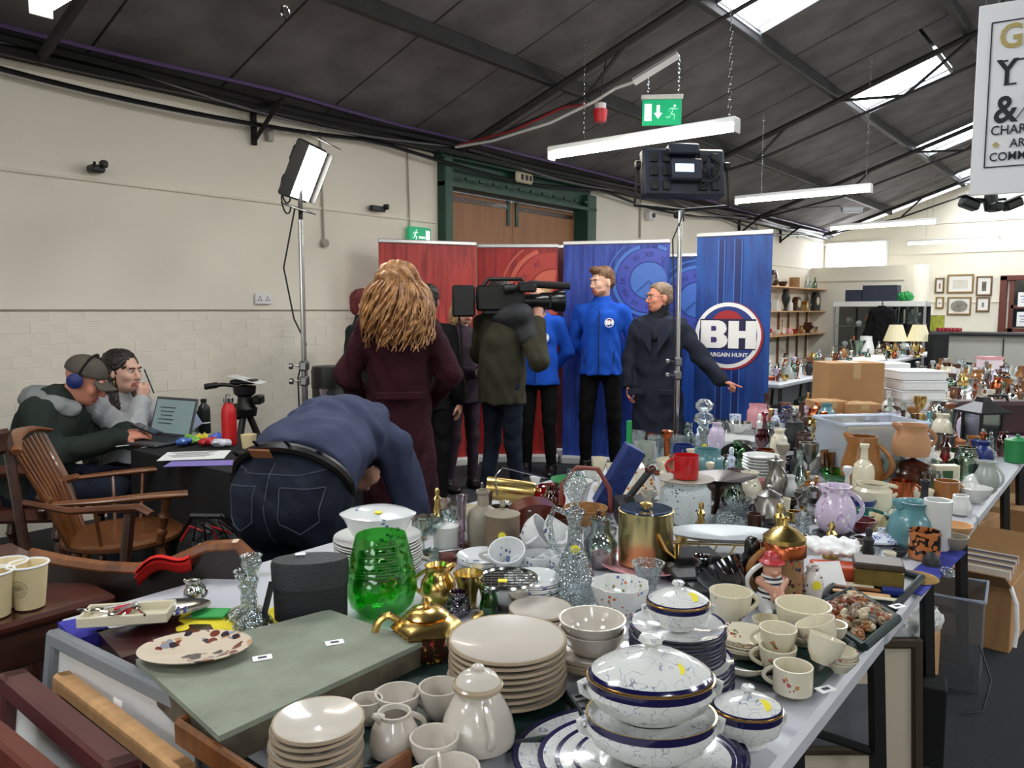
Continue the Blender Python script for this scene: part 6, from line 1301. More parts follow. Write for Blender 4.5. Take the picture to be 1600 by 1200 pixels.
# ------------------------------------------------------------------ glass, ice bucket and company
T = vessel('tall cut glass claret jug with stopper and ribbed handle', 'claret jug', 897, 942, 800, 72, 'decanter', g_cut, sticker=1, seg=18); p_, s_ = at(897, 942)
hh = 142*s_*1.04; MB().tube([(-.012, 0, hh*.95), (-.05, 0, hh*1.02), (-.062, 0, hh*.85), (-.052, 0, hh*.6), (-.02, 0, hh*.45)], .008, 8).build('handle', g_cut, T); MB().lathe([(.01, hh), (.011, hh+.02), (.026, hh+.045), (.03, hh+.065), (.018, hh+.09), (0, hh+.094)], 10).build('stopper', g_cut, T)
vessel('round clear glass carafe holding pink beads', 'carafe', 938, 885, 812, 52, 'carafe', g_clear); p, s = at(938, 885); tag(MB().lathe([(0, .006), (.03, .006), (.034, .03), (.02, .045), (0, .05)], 16).build('pink_beads', M('pink_beads', (206, 140, 150), .4, var=.3, vs=80, bump=.8, bs=160), loc=p), 'heap of pink beads inside the round carafe', 'beads')
vessel('white fruit bowl with scalloped rim and flower spray', 'bowl', 968, 962, 912, 90, 'bowl', floral('spray_china', (220, 220, 216), [(200, 100, 60), (90, 120, 170), (120, 140, 80)], 30, .34), wav=lambda a, r, z: 1+.05*math.cos(8*a)*(r > .04)); vessel('cut glass tumbler beside the scalloped bowl', 'tumbler', 1012, 936, 880, 52, 'flare', g_cut, seg=14)
plates('pink ribbon edged plate under the gold ice bucket', 'plate', 1008, 888, 878, 146, 1, m_pink)
p, s = at(1008, 884); T = thing('ice_bucket', 'ribbed gold ice bucket with dark blue lid', 'ice bucket', (p.x, p.y, TOP+.012), FACE); MB().lathe([(0, 0), (.073, 0), (.075, .004), (.075, .14), (.077, .148), (.07, .149)], 64, wav=lambda a, r, z: 1+.006*math.cos(32*a)).build('bucket_wall', M('pale_gold', (214, 196, 136), .25, 1), T)
MB().lathe([(.0725, .1485), (.071, .152), (.06, .1515), (0, .153)], 40).build('lid', M('midnight_lid', (22, 44, 62), .15, coat=.5, var=.2, vs=30), T); MB().lathe([(.008, .152), (.008, .156), (.018, .159), (.018, .167), (0, .17)], 20).build('knob', m_gold, T); MB().tube([(.02, -.076, .1), (.04, -.085, .06), (.07, -.075, .03), (.078, -.04, .06)], .007, 6, flat=.5).build('bail_handle', m_gold, T)
p, s = at(985, 815); T = thing('iron_press', 'black iron lever press behind the gold ice bucket', 'press', p, FACE); MB().box((0, 0, .04), (.1, .12, .08), .006).build('press_base', m_iron, T); MB().tube([(-.01, 0, .08), (.06, 0, .17)], .012, 8).build('lever', m_iron, T); MB().ell((.065, 0, .178), (.02, .018, .018)).build('lever_grip', m_brownp, T); MB().lathe([(.016, 0), (.016, .03), (0, .03)], 12, T=Matrix.Translation((-.01, -.02, .085)) @ Matrix.Rotation(math.pi/2, 4, 'X')).build('pivot', m_iron, T)
# wall side middle of the table
T = vessel('tall red and gold lamp cylinder lying on its side', 'oil lamp', 835, 795, 722, 36, 'mug', m_brass, name='oil_lamp'); T.rotation_euler = (0, -1.45, FACE); T.location.z += .055
p, s = at(812, 800); tag(MB().tube([(-.08, 0, .06), (-.085, 0, .13), (-.06, 0, .16), (.1, 0, .12)], .003, 6).build('lamp_bail', m_chrome, loc=p, rz=FACE), 'bent wire bail of the brass lamp', 'wire handle')
p, s = at(850, 792); tag(MB().ell((0, 0, .045), (.045, .045, .042)).build('red_globe', g_ruby, loc=p), 'ruby glass globe beside the brass lamp', 'globe')
p, s = at(836, 832); T = thing('mahogany_box', 'mahogany box with half round ends', 'box', p, FACE+.15); MB().prism([(-.08, 0), (.08, 0), (.08, .06)]+[(.08*math.cos(a), .06+.045*math.sin(a)) for a in [k*math.pi/10 for k in range(1, 10)]]+[(-.08, .06)], .11).build('box_body', M('red_mahogany', (92, 34, 20), .3, coat=.4, var=.15), T)
vessel('ruby red glass jug behind the mahogany box', 'jug', 862, 805, 758, 32, 'jug', g_ruby, handle=.4); vessel('pale stoneware flagon with narrow neck', 'flagon', 755, 850, 768, 52, 'bottle', m_grey_st); vessel('brown stoneware storage jar with flat lid', 'jar', 785, 868, 806, 54, 'mug', M('brown_stoneware', (112, 94, 76), .6, var=.1), lid=M('stone_lid', (128, 118, 98), .6), sticker=1)
vessel('slim pink tinted glass bud vase', 'vase', 722, 855, 776, 28, 'tall', GLASS('pink_tint', (226, 210, 220), .2)); vessel('white mustard pot with knob lid and grey band', 'mustard pot', 697, 856, 824, 40, 'mug', m_china, handle=.45, lid=True)
for k, (px, yb, yt) in enumerate(((662, 862, 812), (680, 858, 808), (700, 838, 800))): vessel(['clear wine glass beside the sprigged plate stack', 'clear wine glass next to the mustard pot', 'clear wine glass behind the mustard pot'][k], 'wine glass', px, yb, yt, 28, 'goblet', g_clear)
p, s = at(690, 868); tag(MB().lathe([(0, 0), (.04, 0), (.055, .008), (.057, .011), (.05, .01), (0, .005)], 28).build('glass_dish', g_clear, loc=p), 'flat clear glass dish in front of the mustard pot', 'dish')
for k, (px, py, lb, mt) in enumerate(((640, 868, 'bone handled fish knife lying across the glass dish', m_cream), (712, 868, 'dark wooden pipe lying by the glass dish', m_wood_d), (735, 872, 'silver pocket flask lying flat', m_silver), (700, 880, 'small round red brown wooden box', m_mahog))):
    p, s = at(px, py); o = (MB().tube([(-.07, 0, .006), (.03, 0, .006), (.08, 0, .005)], [.006, .006, .004], 8) if k == 0 else MB().tube([(-.05, 0, .012), (.02, 0, .012), (.035, 0, .03)], [.005, .008, .016], 8) if k == 1 else MB().box((0, 0, .01), (.06, .04, .018), .008) if k == 2 else MB().lathe([(0, 0), (.025, 0), (.027, .02), (.02, .026), (0, .027)], 20)).build(['fish_knife', 'tobacco_pipe', 'pocket_flask', 'round_box'][k], mt, loc=(p.x, p.y, TOP+.001), rz=k); tag(o, lb, ['knife', 'pipe', 'flask', 'box'][k])
p, s = at(915, 815); T = thing('cane_basket', 'cane basket with tall arched red brown handle', 'basket', p, FACE); MB().lathe(shell([(.8, 0), (.85, .1), (1, 1)], .075, .05), 30).build('basket_body', m_wicker, T); MB().tube([(-.085, 0, .04), (-.08, 0, .13), (-.03, 0, .185), (.04, 0, .18), (.08, 0, .11), (.085, 0, .03)], .008, 8).build('arched_handle', M('red_cane', (128, 60, 50), .5), T)
p, s = at(940, 800); o = MB().box((0, 0, .12), (.07, .09, .24), .004, T=Matrix.Rotation(.5, 4, 'Y')).build('blue_box', M('blue_box_print', (26, 48, 108), .4, var=.4, vs=40), loc=p+Vector((0, 0, .02)), rz=FACE); tag(o, 'tall blue printed box leaning over the basket', 'box')
p, s = at(985, 785); o = MB().lathe([(0, 0), (.05, 0), (.085, .014), (.088, .018), (.05, .009), (0, .006)], 6).build('hexagonal_plate', floral('pansy_plate', (228, 222, 200), [(200, 110, 50), (150, 60, 40)], 18, .3), loc=p+Vector((0, 0, .07)), rz=FACE); o.rotation_euler = (1.1, 0, FACE); tag(o, 'hexagonal cream plate with orange flower standing on edge', 'plate')
vessel('green painted dish behind the ruby jug', 'dish', 890, 762, 748, 60, 'bowl', m_greenp); vessel('white paper bag shaped china vase by the basket', 'vase', 905, 790, 752, 44, 'flare', m_china)
# candle and glasses along the wall side
T = vessel('green and gold leaf candlestick holding a green candle', 'candlestick', 982, 745, 715, 34, 'stick', M('green_gold', (120, 130, 60), .35, .5, var=.4, vs=40), lid=None, sticker=1); MB().tube([(0, 0, .09), (0, 0, .24)], .012, 12).build('candle', M('green_candle', (30, 150, 80), .4), T)
vessel('second green and gold leaf candlestick without candle', 'candlestick', 1000, 748, 710, 34, 'stick', MATS['green_gold']); vessel('tall frosted glass beaker', 'beaker', 1007, 738, 692, 32, 'tumbler', g_frost)
tl_ = ['beside the frosted beaker', 'second along from the frosted beaker', 'third along from the frosted beaker', 'fourth along in the row before the decanter', 'next to the large decanter']
for k in range(5): vessel('cut glass tumbler '+tl_[k], 'tumbler', 1022+17*k, 722-3*(k % 2), 682+2*(k % 2), 24, 'tumbler', g_cut, group='row of cut tumblers', seg=12)
T = vessel('large cut glass ship decanter with ball stopper', 'decanter', 1098, 735, 672, 44, 'decanter', g_cut, seg=16, sticker=1); p_, s_ = at(1098, 735); hh = 63*s_*1.04; MB().lathe([(.02, hh), (.024, hh+.02), (.045, hh+.035), (.04, hh+.06), (.018, hh+.075), (.038, hh+.09), (.04, hh+.11), (.02, hh+.13), (0, hh+.132)], 12).build('stopper', g_cut, T)
vessel('narrow clear glass bottle behind the decanter', 'bottle', 1078, 712, 662, 16, 'bottle', g_clear); vessel('small bright green glass beside the decanter', 'glass', 1118, 738, 704, 20, 'flare', g_greend); vessel('miniature clear glass jug', 'jug', 1138, 738, 712, 22, 'jug', g_clear, handle=.5)
vessel('yellow lined mixing bowl behind the red mug', 'bowl', 1057, 752, 720, 66, 'bowl', m_cream); vessel('pale blue and white planter with dark flutes', 'planter', 1070, 815, 752, 80, 'jar', floral('fluted_planter', (206, 216, 218), [(60, 60, 80), (130, 170, 180), (90, 110, 130)], 34, .3))
p, s = at(1070, 815); T = thing('enamel_mug', 'bright red enamel mug on a saucer over the planter', 'mug', (p.x, p.y, TOP+.001+63*s*1.04+.008), FACE); MB().lathe(shell([(.97, 0), (1, .04), (1, 1)], .042, .078, .002), 28).build('mug_wall', m_redE, T); MB().tube(handle_pts(-.041, .018, -.041, .066, -.026), .005, 8).build('handle', m_redE, T)
tag(MB().lathe([(0, 0), (.05, 0), (.092, .004), (.094, .007), (.05, .005), (0, .005)], 28).build('saucer', m_grey_st, loc=(p.x, p.y, TOP+.001+63*s*1.04)), 'grey saucer balanced between planter and red mug', 'saucer')
plates('large white plate in the low stack by the emblem banner', 'plate', 1150, 698, 686, 78, 5, m_china, None, 'large white plates'); plates('small white plate in the stack behind the silver coffee pot', 'plate', 1188, 752, 712, 56, 8, m_china, None, 'small white plates')
p, s = at(1155, 690); tag(MB().lathe(shell([(.5, 0), (.8, .3), (1, 1)], .07, .06), 24, wav=lambda a, r, z: 1+.05*math.cos(12*a)).build('silver_basket', m_silver, loc=p+Vector((0, 0, .045))), 'pierced silver basket on the large white plates', 'basket')
p, s = at(1150, 725); tag(MB().prism([(0, 0)]+[(.1*math.cos(a), .1*math.sin(a)) for a in [.2+k*.22 for k in range(12)]], .006).build('black_fan', m_black, loc=p, rz=FACE), 'open black folding fan propped by the glasses', 'fan')
p, s = at(1120, 800); T = thing('bronze_tazza', 'dark bronze leaf shaped dish on a stem', 'dish', p, FACE); MB().lathe([(0, 0), (.035, 0), (.03, .008), (.01, .03), (.01, .09), (.03, .1)], 16).build('stem', M('bronze', (52, 40, 32), .35, .8, var=.2), T); MB().lathe([(0, .1), (.04, .1), (.095, .125), (.1, .13), (.09, .127), (0, .106)], 26, sx=1.3, wav=lambda a, r, z: 1+.1*math.cos(5*a)*(r > .05)).build('leaf_bowl', MATS['bronze'], T)
# metal trays, glass and plated ware in the middle
p, s = at(1130, 862); T = thing('fish_dish', 'long grey fish shaped serving dish on a wire stand', 'dish', p, FACE-.1); MB().lathe([(0, .04), (.1, .04), (.16, .055), (.165, .06), (.15, .058), (0, .046)], 40, sy=.5).build('dish_body', M('grey_enamel', (150, 156, 158), .35), T)
for k in range(7): MB().tube([(-.15+.05*k, -.075, .005), (-.15+.05*k+.02, -.08, .045)], .0025, 5).build('wire', m_brass, T)
MB().tube([(-.17, -.075, .005), (.17, -.075, .005), (.17, .075, .005), (-.17, .075, .005)], .003, 5, closed=True).build('wire_base', m_brass, T); MB().tube([(-.17, -.08, .045), (.17, -.08, .045)], .003, 5).build('wire_rail', m_brass, T)
for k, (px, yb, w, dd, h, mt, lb) in enumerate(((1120, 905, .26, .13, .03, m_iron, 'flat black japanned tray under the fish dish'), (1135, 925, .2, .1, .02, M('dark_grey_tin', (62, 64, 66), .4, .5), 'dark grey metal baking tin'), (1085, 890, .12, .1, .05, m_blackm, 'low black card box beside the ice bucket'))): boxy(lb, 'tray' if k < 2 else 'box', px, yb, w, dd, h, .1, mt)
vessel('brown glass ribbed vase by the plate stack', 'vase', 1096, 918, 870, 30, 'flare', GLASS('brown_glass', (120, 64, 24), .3, .4, 60)); vessel('black glazed round bowl standing on edge', 'bowl', 1150, 955, 905, 78, 'bowl', M('black_glaze', (20, 20, 24), .12, coat=.5), dz=.035).rotation_euler[0] = .8
T = thing('black_figure', 'black carved seated figure behind the character jug', 'figure', at(1172, 935)[0], FACE); s = Solid(); s.ell((0, 0, .03), (.045, .04, .032), 0, .02); s.cone((0, 0, .04), (0, 0, .1), .03, .024, 0, .02); s.ell((0, -.005, .135), (.02, .022, .025), 0, .01); s.cone((.03, 0, .09), (.04, -.03, .05), .01, .009, 0, .01); s.cone((-.03, 0, .09), (-.04, -.03, .05), .01, .009, 0, .01); np_mesh('carving', [s.mesh(.005)], [M('ebony', (22, 20, 20), .3, coat=.3)], T)
# beer stein, character jug
p, s = at(1222, 945); T = thing('beer_stein', 'tall painted beer stein with brass lid', 'stein', (p.x, p.y, TOP+.001), FACE+.2)
MB().lathe(shell([(1, 0), (1, .08), (.94, .14), (.92, .82), (.98, .88), (.95, 1)], .05, .16, .003), 30).build('stein_wall', floral('stein_relief', (150, 116, 84), [(30, 40, 90), (120, 140, 80), (170, 90, 50), (60, 40, 30)], 34, .55), T); MB().lathe([(.052, .125), (.052, .15), (.048, .156)], 30).build('brass_band', m_copper, T); MB().lathe([(.05, .158), (.05, .168), (.03, .185), (.008, .195), (.006, .208), (.01, .214), (0, .218)], 24).build('lid', m_brass, T); MB().tube(handle_pts(-.046, .03, -.046, .14, -.045), .009, 8).build('handle', m_tan, T)
p, s = at(1203, 955); T = thing('character_jug', 'figural jug of a seated figure in red hat and striped shirt', 'jug', (p.x, p.y, TOP+.001), FACE)
s = Solid(); s.ell((0, 0, .03), (.032, .03, .035), 0, .02); s.cone((0, 0, .04), (0, 0, .075), .03, .026, 1, .01); s.ell((0, -.005, .105), (.021, .022, .024), 2, .008); s.ell((0, -.004, .121), (.031, .032, .006), 3, .003); s.cone((0, 0, .122), (0, 0, .128), .021, .019, 3, .004); s.cone((-.028, -.005, .075), (.012, -.035, .05), .011, .01, 2, .006); s.cone((.03, -.005, .075), (.0, -.036, .045), .011, .01, 2, .006); s.cone((0, -.022, .103), (0, -.03, .1), .005, .005, 2, .003); s.cone((.018, -.012, .01), (.02, -.05, .012), .013, .012, 0, .01); s.cone((-.018, -.012, .01), (-.02, -.05, .012), .013, .012, 0, .01)
m_strp = M('striped_shirt', (230, 230, 224), .25); nt = m_strp.node_tree; wv = nt.nodes.new('ShaderNodeTexWave'); wv.bands_direction = 'Z'; wv.inputs['Scale'].default_value = 28; rr = nt.nodes.new('ShaderNodeValToRGB'); rr.color_ramp.interpolation = 'CONSTANT'; rr.color_ramp.elements[0].color = (.75, .74, .7, 1); rr.color_ramp.elements[1].color = (.03, .03, .04, 1); rr.color_ramp.elements[1].position = .5; tc = nt.nodes.new('ShaderNodeTexCoord'); nt.links.new(tc.outputs['Object'], wv.inputs[0]); nt.links.new(wv.outputs[0], rr.inputs[0]); nt.links.new(rr.outputs[0], nt.nodes['Principled BSDF'].inputs['Base Color'])
np_mesh('jug_figure', [s.mesh(.0035)], [m_china, m_strp, M('painted_flesh', (206, 150, 124), .3, coat=.3), M('painted_red', (176, 54, 60), .3, coat=.3)], T); MB().tube(handle_pts(-.024, .03, -.02, .115, -.035), .006, 8).build('handle', m_china, T)
vessel('white vase with purple flowers by the stein', 'vase', 1268, 948, 885, 34, 'vase', floral('purple_flower_china', (228, 222, 218), [(120, 60, 100), (90, 60, 110), (200, 170, 160)], 40, .4), sticker=1); vessel('tan horn shaped vase between the stein and the flowered vase', 'vase', 1247, 950, 900, 18, 'flare', m_tan)
# trays of cups and of shells by the aisle
def tray(label, pix, z=TOP, mat=m_dgreen, rim=.018):
    c = [G(x, y, z) for x, y in pix]; ctr = sum(c, Vector())/4; T = thing('serving_tray', label, 'tray', (ctr.x, ctr.y, z)); q = [v-ctr for v in c]
    MB().add([(v.x, v.y, .002) for v in q]+[(v.x, v.y, .008) for v in q], [(0, 1, 2, 3), (7, 6, 5, 4), (0, 4, 5, 1), (1, 5, 6, 2), (2, 6, 7, 3), (3, 7, 4, 0)]).build('tray_floor', mat, T, ang=0)
    for i in range(4): MB().tube([(q[i].x, q[i].y, .013), (q[(i+1) % 4].x, q[(i+1) % 4].y, .013)], .0095, 8).build('tray_rim', mat, T)
    return T
tray('dark green tray of cream rose pattern cups', [(1120, 1050), (1230, 955), (1332, 1020), (1262, 1090)]); tray('dark green tray heaped with sea shells', [(1265, 962), (1330, 930), (1402, 975), (1350, 1020)]); tray('dark tray holding pencils and papers', [(1285, 940), (1345, 880), (1440, 910), (1395, 960)], mat=M('smoked_tray', (40, 48, 48), .3))
TC = TOP+.01
for px, yb, yt, w, ha, lb in ((1238, 1080, 1040, 60, 2.9, 'cream rose pattern cup at the front of the cup tray'), (1214, 1050, 1010, 58, 2.9, 'cream rose pattern cup, lower of the nested pair'), (1214, 1038, 998, 58, 3.0, 'cream rose pattern cup, upper of the nested pair'), (1280, 1068, 1028, 56, .4, 'cream rose pattern cup standing under the tipped cup'), (1285, 1040, 1002, 62, 2.6, 'cream rose pattern cup tipped over the others'), (1200, 995, 968, 50, 2.0, 'cream rose pattern cup at the back of the cup tray'), (1300, 1000, 975, 44, 1.0, 'cream rose pattern cup beside the sugar basin')):
    T = vessel(lb, 'cup', px, yb, yt, w, 'mug' if w == 60 else 'cup', m_roses, z=TC, handle=.4, ha=ha, dz=.022 if 'upper' in lb else .04 if 'tipped' in lb else 0, group='rose pattern cups')
    if 'tipped' in lb: T.rotation_euler[1] = .35
vessel('large cream sugar basin with yellow tag', 'basin', 1253, 1005, 945, 84, 'bowl', m_cream, z=TC, sticker=1); plates('rose pattern saucer in the stack behind the cups', 'saucer', 1162, 1022, 995, 84, 5, m_roses, None, 'rose pattern saucers', z=TC, name='saucer'); plates('rose pattern saucer standing beside the tipped cup', 'saucer', 1312, 1048, 1020, 52, 4, m_roses, None, 'rose pattern saucers by the shells', z=TC, name='saucer')
vessel('rose pattern milk jug with yellow handle', 'jug', 1140, 990, 945, 66, 'cup', m_roses, handle=.4, ha=.2, dz=.03); vessel('cream serving bowl under the saucers', 'bowl', 1165, 1050, 1028, 96, 'bowl', m_cream)
rs = random.Random(3); shc = [(150, 126, 90), (122, 104, 80), (180, 164, 134), (126, 66, 40), (104, 100, 92), (152, 100, 56)]
sh_m = [M('shell_%d' % i, c_, .45, var=.2, vs=60) for i, c_ in enumerate(shc)]; shp = []
for i in range(3):
    n = MB()
    if i == 0: n.tube([(.009*(1-u)*math.cos(u*14), .009*(1-u)*math.sin(u*14), .02*u) for u in [k/14 for k in range(15)]], [.008*(1-.85*k/14) for k in range(15)], 6)
    elif i == 1: n.lathe([(0, 0), (.012, .001), (.014, .005), (.008, .011), (0, .013)], 10, sy=.8, wav=lambda a, r, z: 1+.06*math.cos(9*a))
    else: n.ell((0, 0, .007), (.015, .009, .007), 10, 6)
    shp.append([n.mesh('seashell', m_) for m_ in sh_m])
SN = ['spiral', 'ribbed', 'cowrie']; CN = ['sandy', 'buff', 'ivory', 'russet', 'grey', 'orange']
for k in range(150):
    u, v = rs.random(), rs.random(); q = [G(x, y, TOP) for x, y in ((1278, 962), (1330, 938), (1390, 975), (1348, 1010))]; p = (q[0]*(1-u)+q[1]*u)*(1-v)+(q[3]*(1-u)+q[2]*u)*v; i, j = rs.randrange(3), (3 if v < .35 and u < .5 and rs.random() < .7 else rs.randrange(6))
    hz = .03*math.sin(math.pi*min(1, max(0, u)))*math.sin(math.pi*v); o = link('seashell', shp[i][j], None, (p.x, p.y, TOP+.011+hz*rs.random())); o.rotation_euler = (rs.uniform(-.8, .8), rs.uniform(-.8, .8), rs.uniform(0, 6)); tag(o, CN[j]+' '+SN[i]+' sea shell in the heaped green tray', 'shell', CN[j]+' '+SN[i]+' shells in the tray')
for px, py, z, lb in ((1290, 1078, TOP+.02, 'white price label on the rim of the cup tray'), (1402, 948, TOP+.02, 'white price label on the pencil tray'), (905, 1090, TOP+.001, 'white price label beside the blue banded platters')): price(px, py, z, lb)
# tin, papers, wallets
boxy('old rectangular tin with domed brown lid', 'tin', 1370, 918, .115, .08, .06, -.35, M('old_tin', (110, 92, 40), .5, .4, var=.4, vs=14), lid=M('tin_lid', (74, 64, 54), .45, .4, var=.15), dz=.012); boxy('orange plastic lunch box under a paper bag', 'box', 1305, 908, .12, .07, .045, -.2, M('orange_plastic', (196, 74, 36), .45))
p, s = at(1290, 890); sl = Solid(); sl.ell((0, 0, .02), (.08, .05, .018), 0, .02); sl.ell((.04, .02, .028), (.04, .03, .014), 0, .02); o = np_mesh('paper_bag', [sl.mesh(.006, folds(.006, 4))], [m_paper], None); o.location = (p.x, p.y, TOP+.046); tag(o, 'crumpled white paper bag on the orange box', 'paper bag')
flat_sheet(1298, 922, .07, .09, FACE+.1, 'white card propped beside the flowered vase', z=TOP, lines=0, dz=.03).rotation_euler[0] = .9; flat_sheet(1338, 925, .08, .05, FACE-.3, 'folded cream envelope by the tin', m_cream, 'envelope', 'envelope', z=TOP, lines=0, dz=.015)
for k, (px, py, L, lb, mt) in enumerate(((1345, 938, .13, 'long wooden ruler in the pencil tray', m_wood_l), (1365, 945, .12, 'pale bone paper knife in the pencil tray', m_cream), (1338, 930, .11, 'brown pencil in the pencil tray', m_wood_m), (1395, 935, .05, 'dark blue matchbox on the pencil tray', m_blued), (1250, 875, .09, 'rolled white certificate behind the orange box', m_paper))):
    p, s = at(px, py); o = (MB().box((0, 0, .006), (L, .016 if k != 3 else .03, .005 if k != 3 else .014), .002) if k != 4 else MB().tube([(-L/2, 0, .02), (L/2, 0, .02)], .014, 12)).build(['ruler', 'paper_knife', 'pencil', 'matchbox', 'certificate_roll'][k], mt, loc=(p.x, p.y, TOP+.012), rz=FACE-.35); tag(o, lb, ['ruler', 'knife', 'pencil', 'box', 'paper roll'][k])
p, s = at(1428, 905); tag(MB().lathe([(0, 0), (.05, 0), (.06, .006), (.05, .005), (0, .004)], 28).build('brass_dish', m_brass, loc=p), 'flat brass dish at the aisle edge', 'dish'); quad_box('royal blue cloth hanging at the aisle edge of the table', 'cloth', 'blue_cloth', [(1395, 915), (1478, 850), (1510, 862), (1440, 930)], TOP+.004, .003, M('royal_cloth', (40, 48, 140), .8, var=.1))
# jugs and pots by the aisle
vessel('lavender relief jug with tall white handle', 'jug', 1304, 838, 768, 62, 'jug', m_lav, handle=.5, spout='lip', dz=.015); p, s = at(1304, 842); tag(MB().lathe([(0, 0), (.045, 0), (.065, .012), (.068, .016), (0, .016)], 26).build('black_stand', m_iron, loc=p), 'low black stand under the lavender jug', 'stand')
vessel('teal glazed jug with dark loop handle', 'jug', 1425, 852, 785, 76, [(.7, 0), (.95, .12), (1, .35), (.85, .65), (.55, .85), (.56, .93), (.66, 1)], m_teal, handle=.55, spout='lip'); vessel('plain white cylinder vase beside the teal jug', 'vase', 1462, 858, 783, 40, 'mug', m_china); vessel('orange pot with black scroll pattern', 'pot', 1443, 872, 830, 46, 'mug', scroll_china('orange_scroll', (186, 112, 62), (34, 24, 20), 40, .44, .56))
p, s = at(1376, 850); tag(MB().lathe([(.09, 0), (.092, .006), (.05, .018), (.012, .024), (.01, .032), (.014, .038), (0, .04)], 36, sy=.55).build('loose_cover', m_willow, loc=p+Vector((0, 0, .012)), rz=FACE), 'blue and white oval tureen lid lying alone', 'lid')
p, s = at(1370, 828); tag(MB().prism([(-.05, 0), (.05, 0), (.0, .055)], .05).build('cheese_wedge', M('painted_wedge', (186, 170, 120), .5, var=.3, vs=40), loc=p, rz=FACE+.3), 'wedge shaped painted box beside the lavender jug', 'box')
for row in (('white ribbed candlestick with pink rim behind the lavender jug', 'candlestick', 1322, 792, 730, 30, 'stick', m_china), ('cream enamel saucepan with knob', 'saucepan', 1362, 795, 756, 58, 'jar', m_cream), ('green glass leaf dish', 'dish', 1318, 760, 738, 74, 'bowl', g_greend), ('large brown glazed harvest jug before the plastic tub', 'jug', 1345, 765, 684, 64, 'bulb', m_tan), ('clear glass measuring jug', 'jug', 1386, 765, 716, 50, 'tumbler', g_clear),
            ('dark brown casserole pot under the terracotta jug', 'pot', 1424, 768, 728, 58, 'jar', m_brownp), ('white china tureen by the ruby bowl', 'tureen', 1262, 738, 712, 42, 'bowl', m_china), ('ruby glass bowl behind the white tureen', 'bowl', 1268, 722, 694, 52, 'bulb', g_ruby), ('dark plum glass jar beside the black bottle', 'jar', 1228, 748, 715, 24, 'jar', g_purple), ('slim black bottle between the plum jar and tureen', 'bottle', 1241, 752, 702, 14, 'bottle', m_iron),
            ('tall silver coffee pot with flared neck', 'coffee pot', 1210, 785, 722, 32, 'carafe', m_pewter), ('squat pewter teapot with yellow tag', 'teapot', 1200, 822, 776, 56, 'bulb', m_pewter), ('silver plated sugar bowl on a foot', 'sugar bowl', 1267, 815, 768, 44, 'urn', m_silver), ('brown amber glass tumbler by the harvest jug', 'tumbler', 1293, 745, 706, 26, 'tumbler', g_amber), ('second amber tumbler leaning near the plastic tub', 'tumbler', 1310, 738, 700, 24, 'tumbler', g_amber),
            ('round pale green glass jar below the bronze dish', 'jar', 1145, 792, 756, 40, 'bulb', g_pale), ('clear glass sugar basin with beads', 'basin', 1160, 812, 782, 50, 'bowl', g_cut), ('round cut glass powder bowl', 'bowl', 1135, 825, 798, 44, 'bulb', g_cut), ('small dark glass ashtray beside the powder bowl', 'ashtray', 1175, 806, 788, 34, 'bowl', GLASS('smoke_glass', (60, 60, 62), .4)), ('blue enamel bowl behind the white candlestick', 'bowl', 1345, 800, 780, 44, 'bowl', m_blued),
            ('teal green glazed dish under the saucepan', 'dish', 1350, 820, 800, 60, 'bowl', M('bottle_green', (22, 86, 76), .25, coat=.3)), ('dark red lacquer bowl beside the wedge box', 'bowl', 1345, 832, 812, 44, 'bowl', M('red_lacquer', (104, 22, 24), .2, coat=.4)), ('flat celadon plate near the saucepan', 'dish', 1385, 806, 796, 78, 'bowl', M('celadon', (150, 172, 162), .25, coat=.3)), ('copper preserving mug with dark lining', 'mug', 1408, 785, 752, 36, 'mug', m_copper), ('pale shell shaped dish with gold edge', 'dish', 1435, 785, 765, 44, 'bowl', m_cream),
            ('white china bowl, upper of two near the aisle', 'bowl', 1522, 785, 762, 50, 'bowl', m_china), ('white fluted jelly mould near the aisle', 'mould', 1522, 768, 742, 40, 'dome', m_china), ('white gourd shaped vase on its side', 'vase', 1500, 805, 775, 34, 'bulb', m_china), ('shallow wooden bowl holding a walnut coloured shell', 'bowl', 1490, 842, 820, 52, 'bowl', m_wood_l), ('grey pottery bowl at the table edge', 'bowl', 1490, 860, 838, 42, 'bowl', m_grey_st),
            ('brown glazed mug behind the white gourd', 'mug', 1478, 785, 752, 36, 'mug', m_tan), ('amber honey jar with palm label', 'jar', 1480, 778, 752, 34, 'jar', g_amber), ('clear glass jar with cork', 'jar', 1508, 750, 700, 34, 'jar', g_pale), ('tall trumpet glass vase before the red suitcase', 'vase', 1482, 695, 642, 22, 'flare', g_clear), ('grey ribbed pan with long handle', 'saucepan', 1470, 712, 680, 38, 'mug', m_pewter),
            ('wooden lidded pot next to the cork jar', 'pot', 1492, 712, 690, 34, 'jar', m_terra), ('black iron kettle near the plates', 'kettle', 1240, 702, 662, 40, 'bulb', m_iron), ('copper kettle with lid by the card boxes', 'kettle', 1275, 668, 640, 34, 'bulb', m_copper), ('glass cafetiere with black collar', 'cafetiere', 1214, 712, 672, 24, 'mug', g_clear), ('pale blue glass dish on a stand', 'dish', 1210, 668, 648, 40, 'goblet', GLASS('pale_blue_glass', (190, 206, 226), .25)),
            ('green printed tin at the far table edge', 'tin', 1588, 722, 690, 34, 'mug', m_greenp), ('white frosted glass pitcher by the aisle', 'pitcher', 1540, 770, 722, 36, 'jug', g_frost), ('clear glass tankard beside the palm labelled jar', 'tankard', 1452, 775, 738, 30, 'mug', g_clear), ('brass pepper mill by the green leaf dish', 'pepper mill', 1262, 770, 738, 14, 'stick', m_brass), ('second brass pepper mill by the green leaf dish', 'pepper mill', 1275, 775, 745, 14, 'stick', m_brass)):
